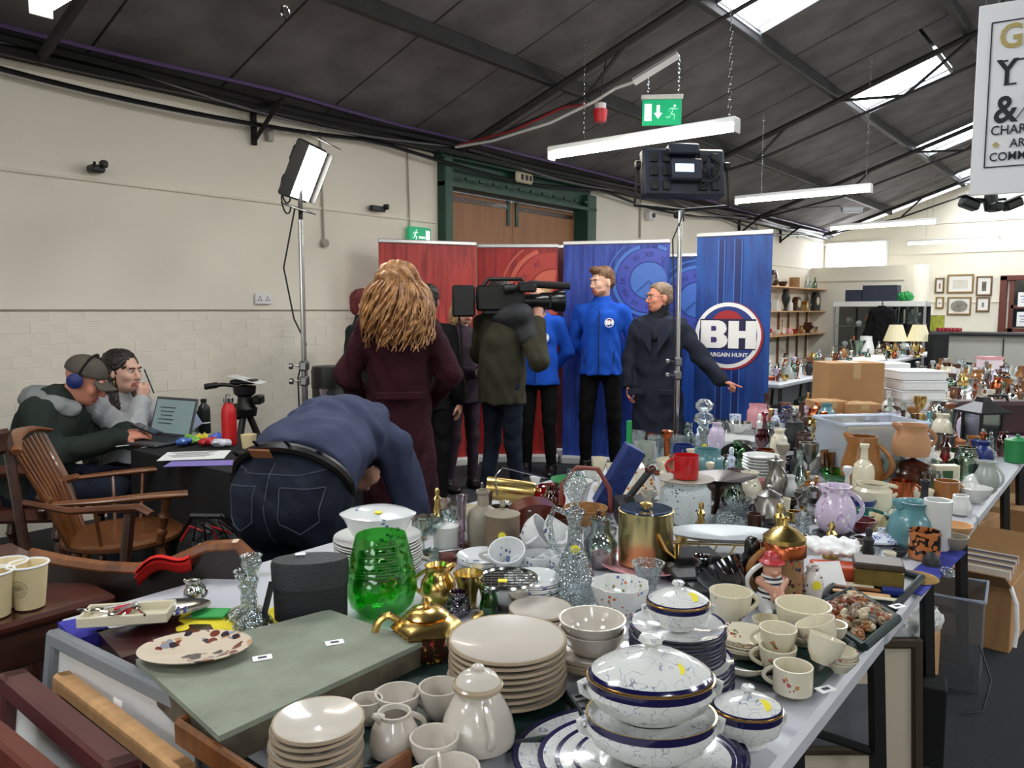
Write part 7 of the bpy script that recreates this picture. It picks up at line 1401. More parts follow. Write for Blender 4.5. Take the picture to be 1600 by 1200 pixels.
    k = {'jug': dict(handle=.45, spout='lip'), 'teapot': dict(handle=.5, spout='long', lid=True), 'coffee pot': dict(handle=.45, spout='lip', lid=True), 'kettle': dict(lid=True, spout='long', handle=.5), 'mug': dict(handle=.5), 'tureen': dict(lid=True, handle=.3), 'tin': dict(lid=True), 'saucepan': dict(handle=1.2), 'pitcher': dict(handle=.4, spout='lip'), 'tankard': dict(handle=.5), 'cafetiere': dict(handle=.5, lid=m_black), 'pot': dict(lid=True), 'sugar bowl': dict(handle=.4, lid=True)}.get(row[1], {})
    vessel(*row, ha=random.Random(row[2]).uniform(-.8, .8), **k)
T = vessel('unglazed terracotta jug on top of the brown casserole', 'jug', 1420, 768, 722, 56, [(.9, 0), (1, .2), (.9, .6), (.76, .8), (.84, 1)], M('raw_terracotta', (182, 136, 98), .8, var=.08), handle=.4, spout='lip', dz=.145)
quad_box('rectangular pale green glass tank', 'tank', 'glass_tank', [(1438, 712), (1470, 702), (1502, 710), (1478, 722)], .83, .085, g_pale); p, s = at(1475, 765); tag(MB().box((0, 0, .05), (.1, .04, .1), .004).box((0, -.021, .055), (.04, .002, .05), mi=1).build('palm_box', [m_cream, M('palm_print', (50, 90, 50), .6)], loc=p, rz=FACE), 'cream box with a green palm tree print', 'box')
# clear plastic tub with yellow books
p, s = at(1355, 742); T = thing('storage_tub', 'large clear plastic storage tub', 'tub', p, FACE+.12); g_tub = MILKY('tub_plastic'); w, d_, h = .37, .26, .24
MB().box((0, 0, .004), (w*.9, d_*.9, .006)).build('tub_floor', g_tub, T)
for sx in (-1, 1): MB().box((sx*w*.47, 0, h/2), (.005, d_*.94, h)).build('tub_side', g_tub, T)
for sy in (-1, 1): MB().box((0, sy*d_*.47, h/2), (w*.94, .005, h)).build('tub_side', g_tub, T)
MB().tube([(-w/2, -d_/2, h), (w/2, -d_/2, h), (w/2, d_/2, h), (-w/2, d_/2, h)], .009, 6, closed=True).build('tub_rim', M('tub_rim', (206, 218, 236), .3, trans=.3), T)
for k in range(9): tag(MB().box((0, 0, .1), (.026, .16, .2), .003).build('book', M('yellow_book', (198, 158, 66), .6, var=.2, vs=30), loc=p+Matrix.Rotation(FACE+.12, 3, 'Z') @ Vector((-.1+.03*k, .02, .012)), rz=FACE+.12), 'yellow backed book standing in the clear tub', 'book', 'yellow books in the tub')
# silver odds filling the middle
rs = random.Random(11); nm = ['spoon warmer', 'napkin ring', 'salt cellar', 'egg cup', 'ink pot', 'pin dish', 'trinket box', 'candle snuffer']; adj = ['dull pewter', 'dark bronze', 'clear glass', 'polished silver', 'worn brass', 'black japanned', 'cream china']; mm_ = [m_pewter, MATS['bronze'], g_cut, m_silver, m_brass, m_iron, m_cream]
ar = [(1235, 840), (1250, 858), (1225, 862), (1190, 850), (1205, 838), (1270, 860), (1240, 870), (1175, 870), (1330, 868), (1345, 858), (1310, 862), (1390, 880), (1365, 868), (1405, 870), (1290, 790), (1290, 812), (1235, 795), (1240, 815), (1255, 790), (1300, 775), (1400, 812), (1165, 760), (1180, 768), (1100, 790), (1030, 845), (1045, 830), (1065, 850), (900, 850), (880, 830), (745, 905), (1480, 900), (1455, 885)]
for k, (px, py) in enumerate(ar):
    i, j = k % 8, (k*3+k//8) % 7; kd = ['urn', 'mug', 'bowl', 'goblet', 'jar', 'bowl', 'jar', 'dome'][i]; vessel(adj[j]+' '+nm[i]+' among the crowded small wares'+['', ' by the stein', ' near the teal jug', ' by the ice bucket'][k//8], nm[i], px, py, py-rs.uniform(10, 22), rs.uniform(18, 30), kd, mm_[j], name=nm[i].replace(' ', '_'), seg=16)
# ================================================================== boxes on the tables, under them, and the far end of the hall
def carton(label, c, w, d, h, rz, mat=m_card, tape=True, name='cardboard_box', group=None, cat='box'):
    T = thing(name, label, cat, c, rz, group); MB().box((0, 0, h/2), (w, d, h), .004).build('box_body', mat, T)
    if tape: MB().box((0, 0, h), (.05, d*1.004, .003)).box((0, -d/2, h*.86), (.05, .003, h*.28)).build('tape', M('parcel_tape', (196, 164, 118), .35), T)
    return T
p = G(1322, 652, TOP); carton('large plain brown cardboard box standing on edge', p, .37, .24, .37, FACE+.06); p = G(1290, 662, TOP); carton('small brown carton before the large cardboard box', p, .2, .16, .15, FACE+.1); p = G(1342, 664, TOP); carton('small brown carton next to the plastic tub', p, .2, .16, .14, FACE-.04)
p = G(1425, 652, TOP); OW = ['lowest', 'second from the bottom', 'third from the bottom', 'fourth from the bottom', 'topmost']
for k in range(5):
    T = carton('flat white box in the tall white stack, '+OW[k], (p.x+.01*(k % 2), p.y, TOP+.001+.064*k), .29, .26, .061, FACE+.08-.02*k, M('white_card_box', (232, 232, 232), .6), False, 'white_box', 'stacked flat white boxes'); MB().box((0, 0, .05), (.292, .262, .003)).build('lid_seam', M('seam_grey', (170, 170, 172), .7), T)
p = G(1385, 640, TOP)
for k in range(4): carton('stacked box behind the white stack, '+OW[k if k < 3 else 4], (p.x, p.y, TOP+.001+.085*k), .22, .2, .083, FACE-.05, M('white_card_box', (232, 232, 232), .6) if k == 3 else m_card, False, 'packing_box', 'boxes behind the white stack')
p = G(1550, 692, TOP); T = thing('suitcase', 'dark maroon suitcase standing behind the black lantern', 'suitcase', (p.x-.04, p.y+.35, TOP), FACE); MB().box((0, 0, .1), (.5, .14, .19), .02).build('case_shell', M('maroon_case', (58, 32, 36), .6, var=.1), T); MB().tube([(-.06, -.02, .195), (-.05, -.02, .225), (.05, -.02, .225), (.06, -.02, .195)], .008, 6).build('handle', m_black, T)
for x in (-.16, .16): MB().box((x, -.072, .14), (.04, .006, .03), .002).build('catch', m_brass, T)
p = G(1532, 702, TOP); T = thing('lantern', 'black metal lantern with pitched roof', 'lantern', p, FACE+.2)
MB().box((0, 0, .01), (.14, .14, .02), .004).build('base', m_black, T); MB().lathe([(.13, .19), (.13, .2), (.04, .245), (.03, .27), (0, .275)], 4, ph=math.pi/4).build('roof', m_black, T)
for sx in (-1, 1):
    for sy in (-1, 1): MB().box((sx*.06, sy*.06, .1), (.012, .012, .19)).build('post', m_black, T)
for a in range(4): MB().box((0, -.06, .1), (.11, .003, .17), T=Matrix.Rotation(a*math.pi/2, 4, 'Z')).build('pane', g_clear, T)
rs = random.Random(21)
for k in range(9): p = G(1340+7*k, 652+rs.uniform(-5, 5), TOP); tag(MB().box((0, 0, .012), (rs.uniform(.1, .2), .022, .016), .003).box((.05, 0, .024), (.05, .03, .012), .003).build('hand_plane', [M('tool_grey', (112, 114, 116), .4, .5), m_wood_m][k % 2], loc=p+Vector((0, 0, .015*(k % 3))), rz=rs.uniform(0, 3)), ['dull grey', 'worn wooden', 'long grey', 'dark wooden', 'short grey', 'pale wooden', 'heavy grey', 'slim wooden', 'rusted grey'][k]+' hand tool in the heap beside the white boxes', 'tool')
# ------------------------------------------------------------------ under the tables
def pf(px, py, X): return PX(px, py, X)
frame('large framed print with wide cream mount leaning under the table', (-.63, 2.36, .0), .5, .46, FACE+.0, -.1, .03, M('gilt_dark_frame', (70, 60, 44), .5, .3), M('aged_mount', (196, 186, 164), .8), M('grey_blue_print', (104, 104, 112), .7, var=.2, vs=6), .03, .1)
frame('smaller framed print leaning before the large framed print', (-.62, 2.16, .0), .34, .22, FACE, -.1, .022, M('gilt_dark_frame', (70, 60, 44), .5, .3), M('aged_mount', (196, 186, 164), .8), m_printl, .025, .05)
T = carton('open cardboard box of crumpled paper under the table', (-.62, 2.92, 0), .26, .3, .32, .05, m_card, False); s = Solid()
rq = random.Random(4)
for k in range(9): s.ell((rq.uniform(-.09, .09), rq.uniform(-.11, .11), .33+rq.uniform(0, .04)), (.06, .05, .04), 0, .01)
o = np_mesh('wrapping_paper', [s.mesh(.009, folds(.016, 3))], [m_paper], None); o.location = (-.62, 2.92, 0); tag(o, 'crumpled white wrapping paper bulging from the open box', 'wrapping paper')
carton('small black box standing before the paper filled carton', (-.45, 2.72, 0), .07, .12, .26, .2, m_blackm, False, 'black_box')
T = thing('plastic_bin', 'tall clear plastic bin under the table edge', 'bin', (-.52, 3.42, 0), .1)
for sx in (-1, 1): MB().box((sx*.11, 0, .18), (.004, .26, .36)).build('bin_side', MILKY('bin_plastic', (226, 230, 234), .08) if 'bin_plastic' not in MATS else MATS['bin_plastic'], T)
for sy in (-1, 1): MB().box((0, sy*.13, .18), (.22, .004, .36)).build('bin_side', MILKY('bin_plastic', (226, 230, 234), .08) if 'bin_plastic' not in MATS else MATS['bin_plastic'], T)
MB().tube([(-.115, -.135, .36), (.115, -.135, .36), (.115, .135, .36), (-.115, .135, .36)], .008, 6, closed=True).build('bin_rim', MATS['tub_rim'], T)
tag(MB().box((0, 0, .04), (.16, .2, .06), .01).box((0, .02, .1), (.1, .12, .06), .01).build('radio_set', m_blackm, loc=(-.52, 3.42, .002), rz=.3), 'black radio parts inside the clear bin', 'radio')
T = carton('open cardboard box packed with records under the table', (-.52, 4.0, 0), .36, .42, .3, -.06, m_card, False)
for k, a in ((0, .6), (1, -.5)): MB().box((0, 0, 0), (.36, .2, .004), T=Matrix.Translation((0, -.3 if k else .3, .33)) @ Matrix.Rotation(a, 4, 'X')).build('flap', m_card, T)
for k in range(16): tag(MB().box((0, 0, .02), (.3, .012, .04), .001).build('record_sleeve', [m_paper, m_cream, m_card, M('sleeve_blue', (90, 110, 140), .6), M('sleeve_brown', (120, 90, 70), .6)][k % 5], loc=(-.52, 3.86+.018*k, .295), rz=-.06), ['white', 'cream', 'buff', 'blue', 'brown'][k % 5]+' record sleeve packed in the open cardboard box', 'record', 'records in the cardboard box')
p = (-.62, 2.62, .46); T = thing('globe', 'blue green terrestrial globe on the boxes under the table', 'globe', (-.78, 2.62, 0), 0); MB().lathe([(0, 0), (.08, 0), (.08, .02), (.02, .04), (.016, .3), (0, .3)], 20).build('globe_stand', m_wood_d, T); MB().ell((0, 0, .43), (.13, .13, .13), 28, 16).build('globe_ball', M('globe_print', (70, 130, 150), .35, var=.0, vs=6), T); MB().tube([(0, .14*math.cos(a), .43+.14*math.sin(a)) for a in [-1.5+.2*k for k in range(16)]], .005, 6).build('meridian', m_brass, T)
for k, (x, y, w, d, h, lb) in enumerate(((-.75, 4.6, .4, .4, .38, 'brown carton further along under the table'), (-.55, 5.3, .4, .45, .34, 'brown carton with pale label under the far table'), (-.9, 3.5, .35, .4, .42, 'brown carton tucked behind the record box'), (-1.25, 2.6, .3, .4, .45, 'dark brown carton behind the leaning prints'), (-.6, 6.2, .4, .4, .36, 'brown carton under the table below the pink box'))): carton(lb, (x, y, 0), w, d, h, .1*k-.2)
tag(MB().tube([(-.36, 3.76, .3), (-.33, 3.7, .25), (-.32, 3.68, .15), (-.325, 3.66, .08)], .009, 8, flat=.4).build('white_strap', m_white), 'white plastic strap hanging from the record box', 'strap')
tag(MB().tube([(-.4, 3.28, .2), (-.35, 3.22, .1), (-.36, 3.12, .02), (-.42, 3.08, .01)], .004, 6).build('loose_wire', m_black), 'thin black wire trailing from the clear bin', 'wire')
for k, (x, y) in enumerate(((-3.0, 7.4), (-3.1, 8.3), (-2.95, 9.4), (-3.0, 10.4), (-2.95, 11.6), (-3.05, 13.0))): carton(['grey', 'black', 'dark green', 'brown', 'blue', 'maroon'][k]+' storage crate under the second row tables', (x, y, 0), .45, .5, .4, .1*k, M('crate_%d' % k, [(70, 72, 74), (24, 24, 26), (30, 60, 48), (110, 80, 56), (40, 54, 110), (70, 34, 40)][k], .6), False, 'storage_crate', cat='crate')
# ------------------------------------------------------------------ shelves on the long wall
SX0, SX1 = WX+.01, WX+.36; T = thing('wall_shelving', 'pale wooden wall shelving of clocks and ornaments', 'shelves', (WX+.18, 15.5, 0))
SZ = [.98, 1.44, 1.9]
for z in SZ: MB().box((0, 0, z-.012), (.34, 3.9, .024), .003).build('shelf_board', m_wood_l, T)
for y in [-1.9+.55*k for k in range(8)]: MB().box((-.15, y, .72), (.03, .035, 1.42)).build('upright', m_wood_m, T)
rs = random.Random(8)
def shelf_clock(y, z, w, h, mat, lb):
    T = thing('mantel_clock', lb, 'clock', (WX+.2, y, z+.001), D2R(90)); n = [(-w/2, 0), (w/2, 0), (w/2, h*.5)]+[(w/2*math.cos(a), h*.5+h*.5*math.sin(a)) for a in [k*math.pi/10 for k in range(1, 10)]]+[(-w/2, h*.5)]
    MB().prism(n, .1).build('clock_case', mat, T); MB().lathe([(w*.26, 0), (w*.26, .006), (0, .007)], 20, T=Matrix.Translation((0, -.05, h*.52)) @ Matrix.Rotation(math.pi/2, 4, 'X')).build('dial', m_cream, T)
shelf_clock(15.75, SZ[1], .3, .28, m_wood_d, 'round topped dark mantel clock on the middle shelf'); shelf_clock(16.25, SZ[1], .17, .2, m_brass, 'small brass mantel clock next to the dark one'); shelf_clock(16.9, SZ[1], .34, .4, m_iron, 'large arched black clock at the shelf end'); shelf_clock(14.6, SZ[1], .16, .22, m_china, 'white mantel clock near the dark figure')
SH_IT = [(0, 14.2, .2, .13, 'bowl', 'red', 'deep red glass bowl on the low shelf'), (0, 14.7, .22, .1, 'bowl', 'white', 'white fluted dish on the low shelf'), (0, 15.0, .05, .3, 'stick', 'copper', 'tall copper candlestick on the low shelf'), (0, 15.4, .1, .12, 'jar', 'pink', 'pink china pot on the low shelf'), (0, 15.75, .12, .1, 'bowl', 'copper', 'copper pan on the low shelf'), (0, 16.1, .1, .16, 'jug', 'tan', 'tan jug on the low shelf'), (0, 16.5, .24, .22, 'urn', 'dark brown', 'dark carved animal urn on the low shelf'), (0, 17.0, .1, .12, 'bowl', 'silver', 'silver dish on the low shelf'),
         (1, 13.9, .1, .24, 'vase', 'copper', 'copper vase on the middle shelf'), (1, 14.25, .11, .2, 'jar', 'black', 'black jar on the middle shelf'), (1, 15.15, .16, .42, 'urn', 'black', 'tall black figure urn on the middle shelf'), (1, 15.42, .1, .25, 'bottle', 'white', 'white bottle vase on the middle shelf'), (1, 16.55, .08, .15, 'goblet', 'silver', 'silver cup between the clocks'), (2, 14.2, .26, .2, 'bowl', 'grey', 'grey felt hat shaped bowl on the top shelf'), (2, 14.45, .2, .3, 'bulb', 'dark brown', 'dark brown leather pot on the top shelf'), (2, 14.95, .18, .1, 'bowl', 'dark wooden', 'low dark wooden dish on the top shelf'),
         (2, 15.6, .2, .2, 'mug', 'wicker', 'round wicker hat box on the top shelf'), (2, 16.3, .09, .26, 'decanter', 'cut glass', 'cut glass decanter on the top shelf'), (2, 16.55, .09, .28, 'decanter', 'clear glass', 'clear glass decanter on the top shelf'), (2, 16.85, .09, .24, 'bottle', 'pale green', 'pale green bottle on the top shelf')]
for (k, y, w, h, kd, c_, lb) in SH_IT:
    pf_ = shell(PROF[kd], w/2, h) if kd not in CLOSED else [(0, 0)]+[(a*w/2, b*h) for a, b in PROF[kd]]+[(0, h)]
    cat = lb.split(' on ')[0].split(' between ')[0].split()[-1]; tag(MB().lathe(pf_, 18).build(lb.split(' on ')[0].split(' between ')[0].replace(' ', '_'), PAL[c_], loc=(WX+.19, y, SZ[k]+.001)), lb, cat)
# ------------------------------------------------------------------ glass cabinets, lamps, office chair, pictures
def cabinet(label, x0, x1, y, h, rows):
    T = thing('display_cabinet', label, 'cabinet', ((x0+x1)/2, y, 0)); w = x1-x0; al = M('aluminium', (176, 176, 178), .35, .8)
    MB().box((0, .2, h/2), (w, .02, h)).build('back_panel', M('cabinet_dark', (16, 18, 26), .6), T); MB().box((0, 0, .2), (w, .4, .4)).build('plinth', M('cabinet_plinth', (60, 60, 66), .6), T); MB().box((0, 0, h-.05), (w, .42, .1), .006).build('pelmet', M('cabinet_white', (214, 214, 210), .4), T)
    for sx in (-1, 1): MB().box((sx*(w/2-.02), -.19, h/2), (.04, .03, h)).build('stile', al, T)
    for z in rows: MB().box((0, 0, z), (w-.04, .38, .012)).build('shelf', g_pale, T)
    for sx in (-1, 1): MB().box((sx*w/4, -.19, h/2+.15), (w/2-.04, .006, h-.5)).build('glass_door', GLASS('cabinet_glazing', (240, 244, 244), .05), T)
    return T
a0, a1, a2 = PY(1306, 500, 15.9).x, PY(1382, 500, 15.9).x, PY(1450, 500, 15.9).x
cabinet('tall glass fronted display cabinet with dark back', a0, a1-.01, 15.9, 1.62, (.75, 1.15)); cabinet('tall glass fronted display cabinet full of glassware', a1+.01, a2, 15.9, 1.62, (.75, 1.2))
rs = random.Random(2)
for k in range(10): x = a1+.15+(a2-a1-.3)*k/9; tag(MB().lathe(shell(PROF['goblet' if k % 2 else 'tumbler'], .045, .2+.06*(k % 3)), 14).build('cabinet_glass', [g_cut, m_silver, g_clear][k % 3], loc=(x, 15.85, 1.208)), ['short', 'middling', 'tall'][k % 3]+[' cut', ' silver', ' clear'][k % 3]+(' goblet' if k % 2 else ' beaker')+' inside the glassware cabinet', 'glass', 'glasses in the cabinet')
for k in range(7): x = a0+.2+(a1-a0-.4)*k/6; tag(MB().lathe(shell(PROF[['vase', 'bowl', 'urn'][k % 3]], .06, .1+.05*(k % 3)), 14).build('cabinet_ornament', [m_china, m_silver, m_copper][k % 3], loc=(x, 15.85, (.757, 1.157)[k % 2])), ['white vase', 'silver bowl', 'copper urn'][k % 3]+[' on the lower', ' on the upper'][k % 2]+' shelf of the dark backed cabinet', 'ornament', 'ornaments in the cabinet')
for k, x in enumerate((a0+.35, a0+.72, a0+1.02)): carton(['small navy gift box on the display cabinet', 'large navy gift box on the display cabinet', 'tall navy gift box on the display cabinet'][k], (x, 15.9, 1.621), (.3, .42, .2)[k], .3, (.22, .3, .3)[k], 0, M('navy_card', (34, 40, 60), .5, var=.2, vs=9), False, 'gift_box')
s = Solid(); s.ell((0, 0, .08), (.14, .1, .09), 0, .03); s.cone((-.1, 0, .05), (-.32, 0, .03), .05, .03, 0, .03); o = np_mesh('green_bag', [s.mesh(.015, folds(.02, 2))], [M('green_bag_cloth', (24, 140, 66), .5)], None); o.location = (a1+.35, 15.85, 1.621); tag(o, 'crumpled green bag on top of the glass cabinet', 'bag')
T = thing('hanging_jacket', 'black jacket hanging on the front of the display cabinets', 'jacket', (a1+.02, 15.6, .75)); s = Solid(); s.cone((0, 0, .1), (0, 0, .6), .2, .19, 0, .05, (0, 1, 0), 2.2); s.cone((.15, 0, .66), (.26, 0, .2), .07, .06, 0, .05); s.cone((-.15, 0, .66), (-.26, 0, .2), .07, .06, 0, .05); s.cone((-.14, 0, .68), (.14, 0, .68), .06, .06, 0, .06); np_mesh('jacket_body', [s.mesh(.016, folds(.01))], [m_blk], T); MB().tube([(0, 0, .72), (0, .02, .8), (0, .06, .83)], .006, 6).build('hanger_hook', m_chrome, T)
for k, px in enumerate((1398, 1434)):
    p = C(px, 556, 11.9); p.z = TOP; T = thing('table_lamp', 'brass table lamp with cream pleated shade '+['beside the black jacket', 'beside the office chair'][k], 'lamp', p, 0, 'pair of pleated lamps'); MB().lathe([(0, 0), (.07, 0), (.065, .02), (.02, .05), (.035, .12), (.018, .2), (.01, .3), (0, .3)], 18).build('base', m_brass, T); MB().lathe([(.17, .24), (.13, .36), (.09, .49), (.087, .49), (.127, .36), (.167, .24)], 48, wav=lambda a, r, z: 1+.02*math.cos(24*a)).build('shade', M('cream_shade', (232, 222, 184), .7), T)
p = C(1485, 560, 11.6); T = thing('office_chair', 'black high back office chair by the counter', 'chair', (p.x, p.y, 0), FACE+.5); MB().box((0, .2, .82), (.46, .09, .62), .04).build('backrest', m_blackm, T); MB().box((0, 0, .47), (.48, .48, .09), .035).build('seat', m_blackm, T); MB().tube([(0, 0, .42), (0, 0, .1)], .03, 8).build('column', m_chrome, T)
for k in range(5): a = k*1.2566; MB().tube([(0, 0, .1), (.28*math.cos(a), .28*math.sin(a), .06)], .02, 6).ell((.28*math.cos(a), .28*math.sin(a), .03), (.03, .03, .03), 8, 6).build('foot', m_black, T)
for sx in (-1, 1): MB().tube([(sx*.24, .1, .47), (sx*.28, .08, .66), (sx*.28, -.16, .66)], .018, 6).build('armrest', m_black, T)
m_fgold = M('gilt_frame', (150, 120, 70), .4, .5); m_fwood = M('brown_frame', (110, 84, 56), .5)
for k, (x0, y0, x1, y1, mf, mp, lb) in enumerate(((1460, 434, 1476, 458, m_fwood, M('sepia_print', (150, 100, 60), .6, var=.3, vs=8), 'narrow sepia picture beside the curved partition'), (1479, 428, 1522, 458, m_fgold, M('pale_print', (206, 204, 196), .6, var=.1, vs=5), 'wide pale landscape print in thin gilt frame'), (1524, 431, 1551, 462, m_fwood, M('engraving', (104, 98, 88), .6, var=.5, vs=8), 'upright dark engraving in brown frame'), (1479, 464, 1518, 492, m_fgold, None, 'oval mounted print in broad gilt frame'), (1524, 464, 1547, 487, m_fwood, M('engraving2', (130, 126, 118), .6, var=.4, vs=8), 'small square engraving in grey brown frame'), (1461, 464, 1475, 482, m_fgold, m_printl, 'narrow pale picture beside the yellow painting'))):
    A, B = PY(x0, y1, YF-.05), PY(x1, y0, YF-.05); T = frame(lb, ((A.x+B.x)/2, YF-.03, A.z), B.x-A.x, B.z-A.z, 0, 0, .03, mf, m_mount, mp, .03, .07, name='framed_picture')
    if mp is None: MB().lathe([(.15, 0), (.15, .004), (0, .004)], 30, sy=.75, T=Matrix.Translation((0, -.01, (B.z-A.z)/2)) @ Matrix.Rotation(math.pi/2, 4, 'X')).build('oval_print', M('engraving2', (130, 126, 118), .6, var=.4, vs=8), T)
frame('yellow green abstract painting standing on the counter', (PY(1461, 500, 16.7).x, 16.75, 1.056), .3, .3, 0, -.08, .006, m_gold, M('canvas_yellow', (170, 176, 60), .6, var=.3, vs=9, stretch=(3, 1, 1)), None, .02)
for k in range(6): tag(MB().lathe([(0, 0), (.05, 0), (.06, .05), (.05, .07), (0, .07)], 14).build('red_bauble', M('red_bauble', (150, 34, 50), .3, coat=.4), loc=(PY(1468+6*k, 515, 16.5).x, 16.5, 1.056)), 'small dark red pot in the row on the counter', 'pot', 'red pots on the counter')
p = G(1545, 588, TOP); T = carton('pink and white patterned cake box on the far table', p, .19, .16, .2, FACE, floral('pink_pattern', (232, 214, 222), [(214, 110, 150), (200, 150, 180)], 6, .5, .6), False, 'cake_box'); MB().box((0, 0, .2), (.2, .17, .03)).build('lid', m_pink, T)
p = G(1400, 590, TOP); quad_box('long white empty display tray on the second row', 'tray', 'display_tray', [(1320, 560), (1380, 553), (1384, 562), (1324, 570)], .83, .05, m_white)
for k, (px, py, c_, lb) in enumerate(((1352, 525, 'white', 'round white glass globe vase standing over the second row'), (1340, 530, 'pale green', 'fluted pale green glass vase before the dark cabinet'), (1350, 545, 'teal', 'shallow turquoise bowl below the pale green vase'))):
    p = C(px, 560, 11.2); p.z = TOP; tag(MB().lathe(shell(PROF[['bulb', 'flare', 'bowl'][k]], .12, (.34, .28, .12)[k]), 24).build(['globe_vase', 'fluted_vase', 'turquoise_bowl'][k], PAL[c_], loc=p), lb, ['vase', 'vase', 'bowl'][k])
# ------------------------------------------------------------------ crowded bric-a-brac: every gap on the tables holds some small ware
OCC = []
bpy.context.view_layer.update()
for o in list(COL.objects):
    if o.parent is None and o.get('category') and TOP-.02 < o.location.z < TOP+.06 and o.type in ('MESH', 'EMPTY'):
        r = 0; ms = [o]+list(o.children)
        for c_ in ms:
            if c_.type == 'MESH':
                for b in c_.bound_box: w_ = c_.matrix_world @ Vector(b); r = max(r, math.hypot(w_.x-o.matrix_world.translation.x, w_.y-o.matrix_world.translation.y)*.74)
        OCC.append((o.location.x, o.location.y, min(.2, r)))
LAND = [('the teal jug', -.5, 2.56), ('the lavender jug', -.71, 2.5), ('the beer stein', -.73, 2.05), ('the ice bucket', -1.03, 1.86), ('the claret jug', -1.04, 1.52), ('the clear tub', -.88, 3.48), ('the black lantern', -.6, 4.7), ('the white box stack', -1.18, 5.7), ('the large decanter', -1.66, 3.3), ('the large white plates', -1.65, 3.9), ('the large cardboard box', -1.5, 5.4), ('the maroon suitcase', -.65, 5.1), ('the pink cake box', -1.0, 9.3), ('the red enamel mug', -1.3, 2.6), ('the fish dish', -1.0, 2.2), ('the harvest jug', -.85, 3.2),
        ('the emblem banner', -3.1, 7.2), ('the pleated lamps', -3.1, 13), ('the turquoise bowl', -3.1, 11), ('the wall shelving', -3.3, 14.6), ('the white display tray', -3.0, 10), ('the stacked sprigged plates', -1.6, 1.4), ('the aisle end', -.6, 7.4), ('the counter end', -.8, 10.2), ('the second row middle', -3.0, 8.6), ('the long row middle', -1.5, 7.6)]
KIN = {'teacup': ('cup', .04, .06), 'vase': ('vase', .045, .16), 'bowl': ('bowl', .07, .06), 'jug': ('jug', .05, .12), 'bottle': ('bottle', .035, .18), 'candlestick': ('stick', .045, .17), 'goblet': ('goblet', .035, .14), 'tumbler': ('tumbler', .035, .09), 'ginger jar': ('jar', .055, .14), 'urn': ('urn', .05, .15), 'plate': ('plate', .09, .02), 'decanter': ('decanter', .05, .2), 'mug': ('mug', .042, .085), 'trinket box': ('box', .06, .05), 'book': ('book', .08, .04), 'posy vase': ('flare', .04, .1), 'figurine': ('fig', .035, .15)}
WCOL = ['white', 'white', 'cream', 'silver', 'pewter', 'clear glass', 'cut glass', 'clear glass', 'blue printed', 'floral', 'floral', 'tan', 'dark brown', 'copper', 'brass', 'green glass', 'amber glass', 'pale green', 'blue', 'black', 'pink', 'teal', 'terracotta', 'ruby', 'amethyst', 'frosted', 'grey', 'oak', 'dark wooden', 'lavender']
rs = random.Random(77); seen = set(); MC = {}
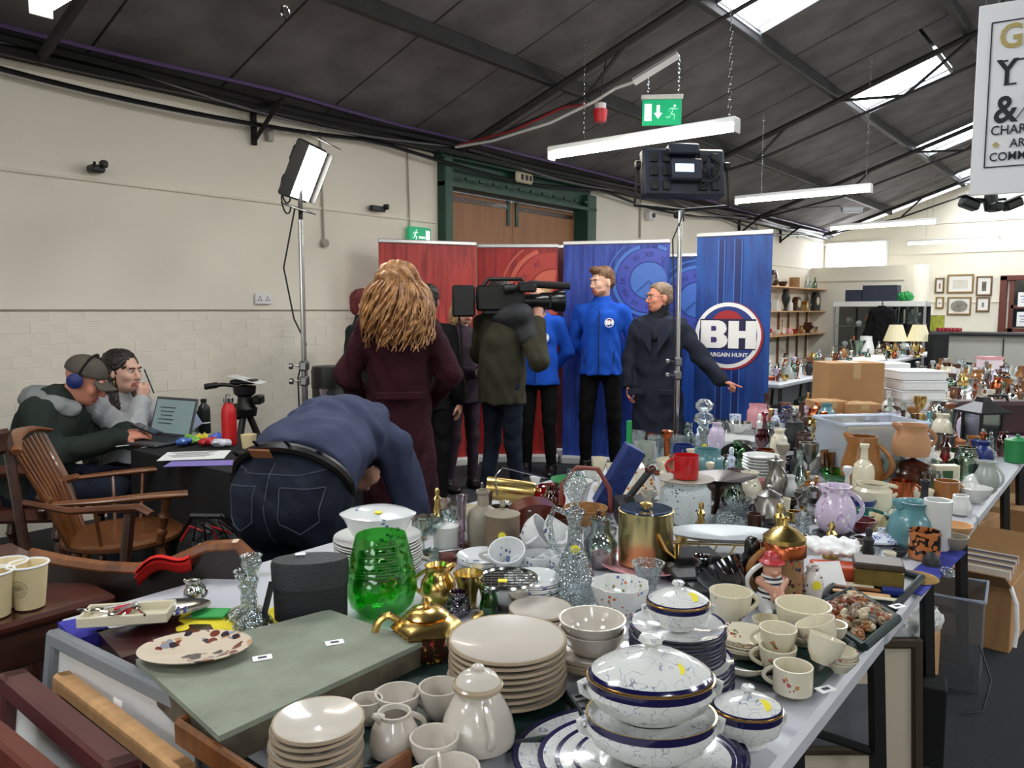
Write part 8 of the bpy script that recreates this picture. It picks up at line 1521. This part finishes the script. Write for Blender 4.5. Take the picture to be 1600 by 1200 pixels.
def fill(x0, x1, y0, y1, n, sc=1.0, kinds=None, cols=WCOL):
    made = 0
    for t in range(n*14):
        if made >= n: break
        kn = rs.choice(kinds or list(KIN)); kd, r, h = KIN[kn]; f = rs.choice((.8, 1.0, 1.2))*sc; r *= f; h *= f; x, y = rs.uniform(x0+r, x1-r), rs.uniform(y0, y1)
        if any((x-a)**2+(y-b)**2 < (r*.9+q)**2 for a, b, q in OCC): continue
        c_ = rs.choice(cols); pl = min(LAND, key=lambda L: (L[1]-x)**2+(L[2]-y)**2)[0]; sz = {.8: 'small ', 1.0: '', 1.2: 'large '}[round(f/sc, 1)]; lb = sz+c_+' '+kn+' among the wares by '+pl
        if lb in seen: continue
        seen.add(lb); OCC.append((x, y, r)); made += 1; key = (kn, c_, round(f, 2))
        if key not in MC:
            if kd == 'box': MC[key] = MB().box((0, 0, h*.35), (r*1.7, r*1.1, h*.7), .004).box((0, 0, h*.86), (r*1.75, r*1.15, h*.26), .004).mesh(kn, PAL[c_])
            elif kd == 'book': MC[key] = MB().box((0, 0, h*.5), (r*1.6, r*1.1, h), .003).mesh(kn, PAL[c_])
            elif kd == 'plate': MC[key] = MB().lathe(plate_prof(r), 24).mesh(kn, PAL[c_])
            elif kd == 'fig': MC[key] = MB().lathe([(0, 0), (r, 0), (r*.95, h*.08), (r*.55, h*.2), (r*.7, h*.35), (r*.45, h*.5), (r*.65, h*.66), (r*.3, h*.76), (r*.42, h*.88), (r*.3, h*.97), (0, h)], 12, sy=.8).mesh(kn, PAL[c_])
            else:
                m = MB().lathe(shell(PROF[kd], r, h) if kd not in CLOSED else [(0, 0)]+[(a*r, b*h) for a, b in PROF[kd]]+[(0, h)], 16)
                if kn in ('teacup', 'jug', 'mug'): m.tube(handle_pts(PROF[kd][len(PROF[kd])//2][0]*r*.9, h*.2, PROF[kd][-2][0]*r*.9, h*.85, r*.55), r*.1, 6)
                MC[key] = m.mesh(kn, PAL[c_])
        tag(link(kn.replace(' ', '_'), MC[key], None, (x, y, TOP+.001), rs.uniform(0, 6.2)), lb, kn)
fill(-1.86, -1.1, 1.5, 2.7, 44, .72, ['teacup', 'bowl', 'tumbler', 'goblet', 'mug', 'plate', 'trinket box', 'posy vase', 'figurine'], ['white', 'cream', 'clear glass', 'cut glass', 'silver', 'pewter', 'dark brown', 'brass', 'floral', 'dark wooden']); fill(-1.1, -.45, 1.9, 2.7, 26, .7, ['teacup', 'bowl', 'tumbler', 'plate', 'trinket box', 'figurine'], ['black', 'dark wooden', 'clear glass', 'cut glass', 'pewter', 'brass', 'grey', 'cream']); fill(-1.86, -.45, 2.6, 4.9, 130, .95); FC = ['white', 'white', 'cream', 'silver', 'pewter', 'clear glass', 'cut glass', 'floral', 'blue printed', 'tan', 'dark brown', 'copper', 'black', 'grey', 'dark wooden', 'oak', 'lavender', 'amber glass', 'pale green', 'frosted', 'brass']; fill(-1.86, -.45, 4.9, 10.3, 300, .95, None, FC); fill(-3.46, -2.72, 7.45, 14.8, 190, .95, None, FC)
